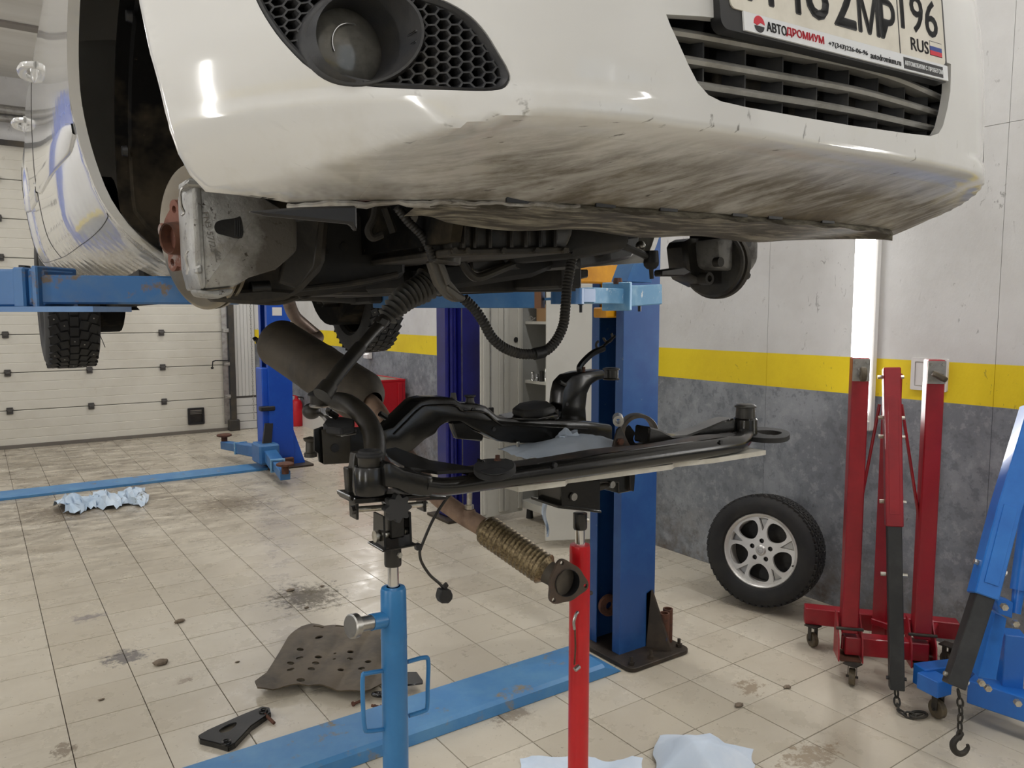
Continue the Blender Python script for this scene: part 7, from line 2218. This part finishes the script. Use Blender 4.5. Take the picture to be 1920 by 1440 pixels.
# things on the shelves
for i, (px, hh, r_) in enumerate(((998, 0.075, 0.017), (1003, 0.06, 0.016), (1009, 0.085, 0.020), (1016, 0.11, 0.018))):
    b = V((3.70 + 0.012 * i, 5.03 - 0.045 * i, shz[1] + 0.011))
    so_ = single('wrench_socket', MB().lathe([(0.0001, 0), (r_, 0), (r_, hh * 0.45), (r_ * 0.85, hh * 0.5), (r_ * 0.85, hh), (r_ * 0.6, hh), (r_ * 0.6, hh * 0.7), (0.0001, hh * 0.7)], b, (0, 0, 1), 18), M_CHROME if i in (0, 1, 3) else M_GRIME2,
                 ('leftmost short chrome socket on the middle cabinet shelf', 'second chrome socket from the left on the cabinet shelf', 'dark socket between chrome ones on the cabinet shelf', 'tall chrome socket at the right of the cabinet shelf row')[i], 'socket', group='sockets on the cabinet shelf')
M_CARD = pm('cardboard', srgb(150, 118, 82), 0.8)
b = V((3.76, 4.93, shz[2] + 0.011))
cbx = Thing('cardboard_box', 'small brown cardboard box on the upper cabinet shelf', 'box', b)
cbx.part('box_body', MB().box(b + V((0, 0, 0.06)), (0.09, 0.14, 0.12)), M_CARD)
cbx.part('box_lid', MB().box(b + V((0, 0, 0.127)), (0.094, 0.144, 0.014), bev=0.002), M_CARD)
b = V((3.69, 5.04, shz[2] + 0.011))
single('pipe_clamp', MB().torus(b + V((0, 0, 0.022)), (0.6, 0.5, 0), 0.018, 0.004, 18, 6).tube([b + V((0.012, 0, 0.01)), b + V((0.03, -0.02, 0.03))], 0.005, 8), M_STEEL, 'small steel clamp beside the cardboard box', 'clamp')

# ================================================================== red tool chest and extinguisher at the far end
M_CHEST = pm('chest_red', srgb(190, 20, 36), 0.35, col2=srgb(170, 14, 30), ns=3)
x0, x1, y0, y1 = 3.46, 3.96, 7.80, 8.55
ht = zpix(x0, y0, 719)
tc = Thing('tool_chest', 'red metal tool chest with grey top by the right wall', 'tool chest', ((x0 + x1) / 2, (y0 + y1) / 2, 0))
tc.part('chest_body', MB().box(((x0 + x1) / 2, (y0 + y1) / 2, (ht + 0.12) / 2), (x1 - x0, y1 - y0, ht - 0.12), bev=0.008), M_CHEST)
tc.part('top_mat', MB().box(((x0 + x1) / 2, (y0 + y1) / 2, ht + 0.008), (x1 - x0 - 0.04, y1 - y0 - 0.04, 0.015)), pm('grey_mat', srgb(128, 122, 108), 0.8, col2=srgb(96, 90, 78), ns=8))
for (sx_, sy_, c) in ((x1 - x0, 0.02, ((x0 + x1) / 2, y0 + 0.01, ht + 0.012)), (x1 - x0, 0.02, ((x0 + x1) / 2, y1 - 0.01, ht + 0.012)), (0.02, y1 - y0, (x0 + 0.01, (y0 + y1) / 2, ht + 0.012)), (0.02, y1 - y0, (x1 - 0.01, (y0 + y1) / 2, ht + 0.012))):
    tc.part('top_rail', MB().box(c, (sx_, sy_, 0.025), bev=0.003), M_CHEST)
for k in range(5): tc.part('drawer', MB().box((x0 - 0.008, (y0 + y1) / 2, 0.20 + 0.145 * k), (0.018, y1 - y0 - 0.06, 0.135), bev=0.004), M_CHEST)
for (a, b) in ((x0 + 0.06, y0 + 0.06), (x1 - 0.06, y0 + 0.06), (x0 + 0.06, y1 - 0.06), (x1 - 0.06, y1 - 0.06)): caster(tc, V((a, b, 0)), 0.05, (0, 1, 0), h=0.125)
for s in (0.12, 0.82): tc.part('corner_post', MB().box((x0 + (x1 - x0) * s + 0.015, y0 - 0.008, (ht + 0.12) / 2), (0.05, 0.014, ht - 0.16), bev=0.003), M_CHEST)
ep = atz(553, 797); ep.y = min(ep.y, YF - 0.14)
fe = Thing('fire_extinguisher', 'red fire extinguisher on the floor in the far corner', 'extinguisher', (ep.x, ep.y, 0))
fe.part('cylinder', MB().lathe([(0.0001, 0.0), (0.085, 0.002), (0.088, 0.02), (0.088, 0.33), (0.07, 0.38), (0.03, 0.405), (0.028, 0.42)], (ep.x, ep.y, 0), (0, 0, 1), 28), M_CHEST)
fe.part('valve_head', MB().tube([(ep.x, ep.y, 0.415), (ep.x, ep.y, 0.45)], 0.026, 12).beam((ep.x, ep.y, 0.455), (ep.x - 0.12, ep.y, 0.475), 0.02, 0.012), M_CHEST)
fe.part('hose', MB().tube(spline([(ep.x + 0.02, ep.y - 0.02, 0.44), (ep.x + 0.11, ep.y - 0.03, 0.40), (ep.x + 0.12, ep.y - 0.03, 0.2)], 6), 0.012, 8), M_BLACK)

# ================================================================== things lying on the floor
M_SKID = pm('rusty_skid_plate', (0.105, 0.080, 0.050), 0.55, 0.25, col2=(0.042, 0.032, 0.020), ns=6, lo=0.42, hi=0.66, bump=0.25, bs=60)
SK = [(500, 1268), (540, 1195), (565, 1170), (585, 1165), (628, 1168), (690, 1172), (728, 1176), (728, 1240), (715, 1290), (680, 1305), (640, 1303), (600, 1292), (560, 1290), (520, 1299), (483, 1299), (478, 1285)]
sk2 = [atz(a, b, 0.03) for a, b in SK]
so2 = [(p.x, p.y) for p in sk2]
ctr = atz(610, 1240, 0.03)
ra_dir = (atz(640, 1170, 0.03) - atz(560, 1290, 0.03)); ra_dir.z = 0; ra_dir.normalize()
rp_dir = V((-ra_dir.y, ra_dir.x, 0))
def skz(x, y):
    q = V((x - ctr.x, y - ctr.y, 0))
    a, b = q.dot(ra_dir), q.dot(rp_dir)
    zz = 0.03 + 0.009 * abs(math.sin(b * 22)) + 0.05 * smooth01(0.12, -0.40, a) * 0.35 - 0.02 * smooth01(0.3, 0.48, a)
    return max(0.006, zz)
hl = []
for (a, b, r_) in ((598, 1195, 0.02), (563, 1217, 0.017), (562, 1233, 0.017), (597, 1233, 0.017), (592, 1245, 0.017), (545, 1244, 0.017), (584, 1257, 0.017), (545, 1257, 0.017), (564, 1281, 0.019), (641, 1253, 0.016), (657, 1223, 0.016), (656, 1236, 0.014), (678, 1257, 0.016), (690, 1243, 0.016), (639, 1259, 0.015), (628, 1225, 0.008), (627, 1237, 0.008)):
    p = atz(a, b, 0.035)
    hl.append([(p.x + r_ * math.cos(t), p.y + r_ * math.sin(t)) for t in [2 * math.pi * i / 14 for i in range(14)]])
for (a, b) in ((597, 1171), (638, 1171)):
    p = atz(a, b, 0.03)
    l_, w_ = rp_dir * 0.028, ra_dir * 0.010
    hl.append([(q.x, q.y) for q in (p - l_ - w_, p + l_ - w_, p + l_ + w_, p - l_ + w_)])
skm = skin(so2, hl[:9] + hl[10:], lambda a, b, o=0.0: V((a, b, skz(a, b) - o)), 0.012, 0.012, back=0.006)
single('skid_plate', skm, M_SKID, 'bent brown perforated skid plate on the floor by the blue stand', 'skid plate', ang=40)
# black triangular bracket in front of it
tb0 = [atz(a, b, 0.012) for a, b in ((373, 1384), (390, 1374), (455, 1345), (492, 1330), (505, 1332), (507, 1340), (470, 1366), (440, 1398), (428, 1404), (405, 1397), (376, 1390))]
ho = [atz(a, b, 0.012) for a, b in spl2([(412, 1374), (428, 1364), (443, 1360), (442, 1366), (430, 1376), (415, 1380)], 3)]
M_BRKT = pm('bracket_black', (0.012, 0.012, 0.012), 0.5, col2=(0.03, 0.028, 0.026), ns=8)
tri_ = Thing('bracket_plate', 'black triangular bracket with oval hole lying on the tiles', 'bracket', atz(440, 1370))
tri_.part('plate', MB().prism([(p.x, p.y) for p in tb0], (0, 0, 0.022), (1, 0, 0), (0, 1, 0), 0.006, [[(p.x, p.y) for p in ho]]), M_BRKT)
lipb = MB()
for p, q in zip(tb0, tb0[1:] + tb0[:1]): lipb.beam(V((p.x, p.y, 0.011)), V((q.x, q.y, 0.011)), 0.005, 0.020)
tri_.part('turned_edge', lipb, M_BLK)
for (a, b) in ((494, 1334), (424, 1393)):
    p = atz(a, b, 0.025)
    tri_.part('collar', MB().torus(V((p.x, p.y, 0.028)), (0, 0, 1), 0.014, 0.006, 18, 8), M_BLK)
p = atz(505, 1345, 0.012)
tri_.part('bolt', MB().tube([V((p.x - 0.012, p.y + 0.02, 0.02)), atz(514, 1356, 0.006)], 0.007, 10), M_RUST, label='rusty bolt')
# second bracket half hidden behind the blue stand
b2 = [atz(a, b, 0.02) for a, b in ((765, 1272), (782, 1272), (793, 1288), (793, 1294), (764, 1297), (740, 1297), (742, 1284))]
sb_ = Thing('bracket_plate', 'black bracket behind the blue stand beside the channel cover', 'bracket', atz(750, 1305))
sb_.part('plate', MB().slab([V((p.x, p.y, 0.045)) for p in b2], 0.003, 1, (0, 0, 0.008)), M_BLK)
sb_.part('eye', MB().torus(atz(712, 1302, 0.03), (0.2, 0.2, 1), 0.030, 0.008, 22, 8), M_BLK)
sb_.part('arm', MB().beam(atz(722, 1300, 0.03), atz(752, 1292, 0.045), 0.03, 0.012), M_BLK)
for (a, b, dx, dy, lb_) in ((662, 1320, 0.045, 0.0, 'small rusty bolt lying alone between skid plate and channel cover'), (704, 1336, 0.02, 0.05, 'rusty bolt standing beside the black bracket eye'), (714, 1326, -0.03, 0.03, 'bolt leaning against the black bracket eye')):
    p = atz(a, b, 0.008)
    m_ = MB().tube([p, p + V((dx, dy, 0.004))], 0.006, 10)
    m_.hexa(p, V((dx, dy, 0.004)), 0.011, 0.009)
    single('bolt', m_, M_RUST, lb_, 'bolt')
# paper towels on the floor
a0, a1 = atz(118, 962), atz(274, 938)
dd_ = (a1 - a0); dd_.z = 0
pr_ = V((-dd_.y, dd_.x, 0)).normalized()
rj = random.Random(8)
NJ = 15
rgj = [[V((rj.uniform(-1, 1), rj.uniform(-1, 1), rj.uniform(-1, 1))) for _ in range(9)] for _ in range(31)]
def ragf(a, b):
    i_, k_ = int(round(a * 30)), int(round(b * 8))
    wd = 0.20 + 0.16 * math.sin(a * 9) ** 2
    q = a0 + dd_ * a + pr_ * ((b - 0.5) * wd * 1.6 + 0.10 + 0.05 * math.sin(a * 6)) + V((0, 0, 0.02 + 0.085 * math.sin(math.pi * b) * (0.45 + 0.55 * abs(math.sin(a * 8 + 0.5)))))
    j_ = rgj[i_][k_]
    return q + V((j_.x * 0.022, j_.y * 0.05, j_.z * 0.03))
rg2 = MB().grid(ragf, 30, 8)
for p in rg2.v: p.z = max(0.004, p.z)
single('paper_towel', rg2, M_PAPERD, 'soiled light blue paper on the floor near the far blue channel', 'paper towel', ang=35)
e0, e1 = atz(975, 1424), atz(1205, 1432)
dd2 = e1 - e0; dd2.z = 0
pr2 = V((-dd2.y, dd2.x, 0)).normalized()
rg3 = crumple(lambda a, b: e0 + dd2 * a - pr2 * (0.02 + 0.42 * b) + V((0, 0, 0.02 + 0.035 * math.sin(a * 5 + b * 2) ** 2 + 0.05 * b)), 40, 24, 21, 0.032, 15)
for p in rg3.v: p.z = max(0.004, p.z)
single('paper_towel', rg3, M_PAPER, 'flat crumpled blue paper at the foot of the red stand', 'paper towel', ang=35)
g0, g1 = atz(1232, 1405), atz(1412, 1432)
dd3 = g1 - g0; dd3.z = 0
pr3 = V((-dd3.y, dd3.x, 0)).normalized()
def hump(a, b):
    e = math.sin(math.pi * min(1.0, max(0.0, 0.04 + a * 0.92))) ** 0.7
    prof_ = 0.17 * e * math.sin(math.pi * (0.10 + 0.86 * (1 - b))) * (1.15 - 0.65 * a)
    return g0 + dd3 * a - pr3 * (b * 0.36 - 0.10) + V((0, 0, max(0.004, prof_)))
rg4 = crumple(hump, 60, 40, 33, 0.036, 12)
for p in rg4.v: p.z = max(0.003, p.z)
single('paper_towel', rg4, M_PAPER, 'big folded heap of blue paper right of the red stand', 'paper towel', ang=50)
# clods of dirt
M_CLOD = pm('dry_dirt', (0.20, 0.155, 0.11), 0.9, col2=(0.10, 0.076, 0.055), ns=30, bump=0.5, bs=80)
rnd = random.Random(4)
for (a, b, s, lb_) in ((337, 1167, 0.028, 'flat dirt clod alone on the tiles left of the skid plate'), (301, 1245, 0.034, 'largest dirt clod, right of the grey spill on the floor'), (1476, 1290, 0.020, 'dirt clod at a tile corner before the red hoist'), (1385, 1324, 0.022, 'dirt clod near the heap of blue paper'),
        (545, 1108, 0.022, 'dirt clod at the left of the brown spill'), (604, 1100, 0.014, 'small dirt crumb at the top of the brown spill'), (575, 1140, 0.014, 'small dirt crumb below the brown spill'), (190, 1313, 0.012, 'tiny dirt crumb at the far left near the bottom'), (445, 1242, 0.011, 'tiny dirt crumb just left of the skid plate')):
    p = atz(a, b)
    m_ = MB().ball(p + V((0, 0, s * 0.3)), (s * rnd.uniform(0.9, 1.3), s * rnd.uniform(0.6, 0.9), s * 0.28), 10, 6)
    for q in m_.v:
        q.x += rnd.uniform(-1, 1) * s * 0.16; q.y += rnd.uniform(-1, 1) * s * 0.16; q.z = max(0.0, q.z + rnd.uniform(-1, 1) * s * 0.07)
    single('dirt_clod', m_, M_CLOD, lb_, 'dirt', group='dirt clods on the floor', ang=30)
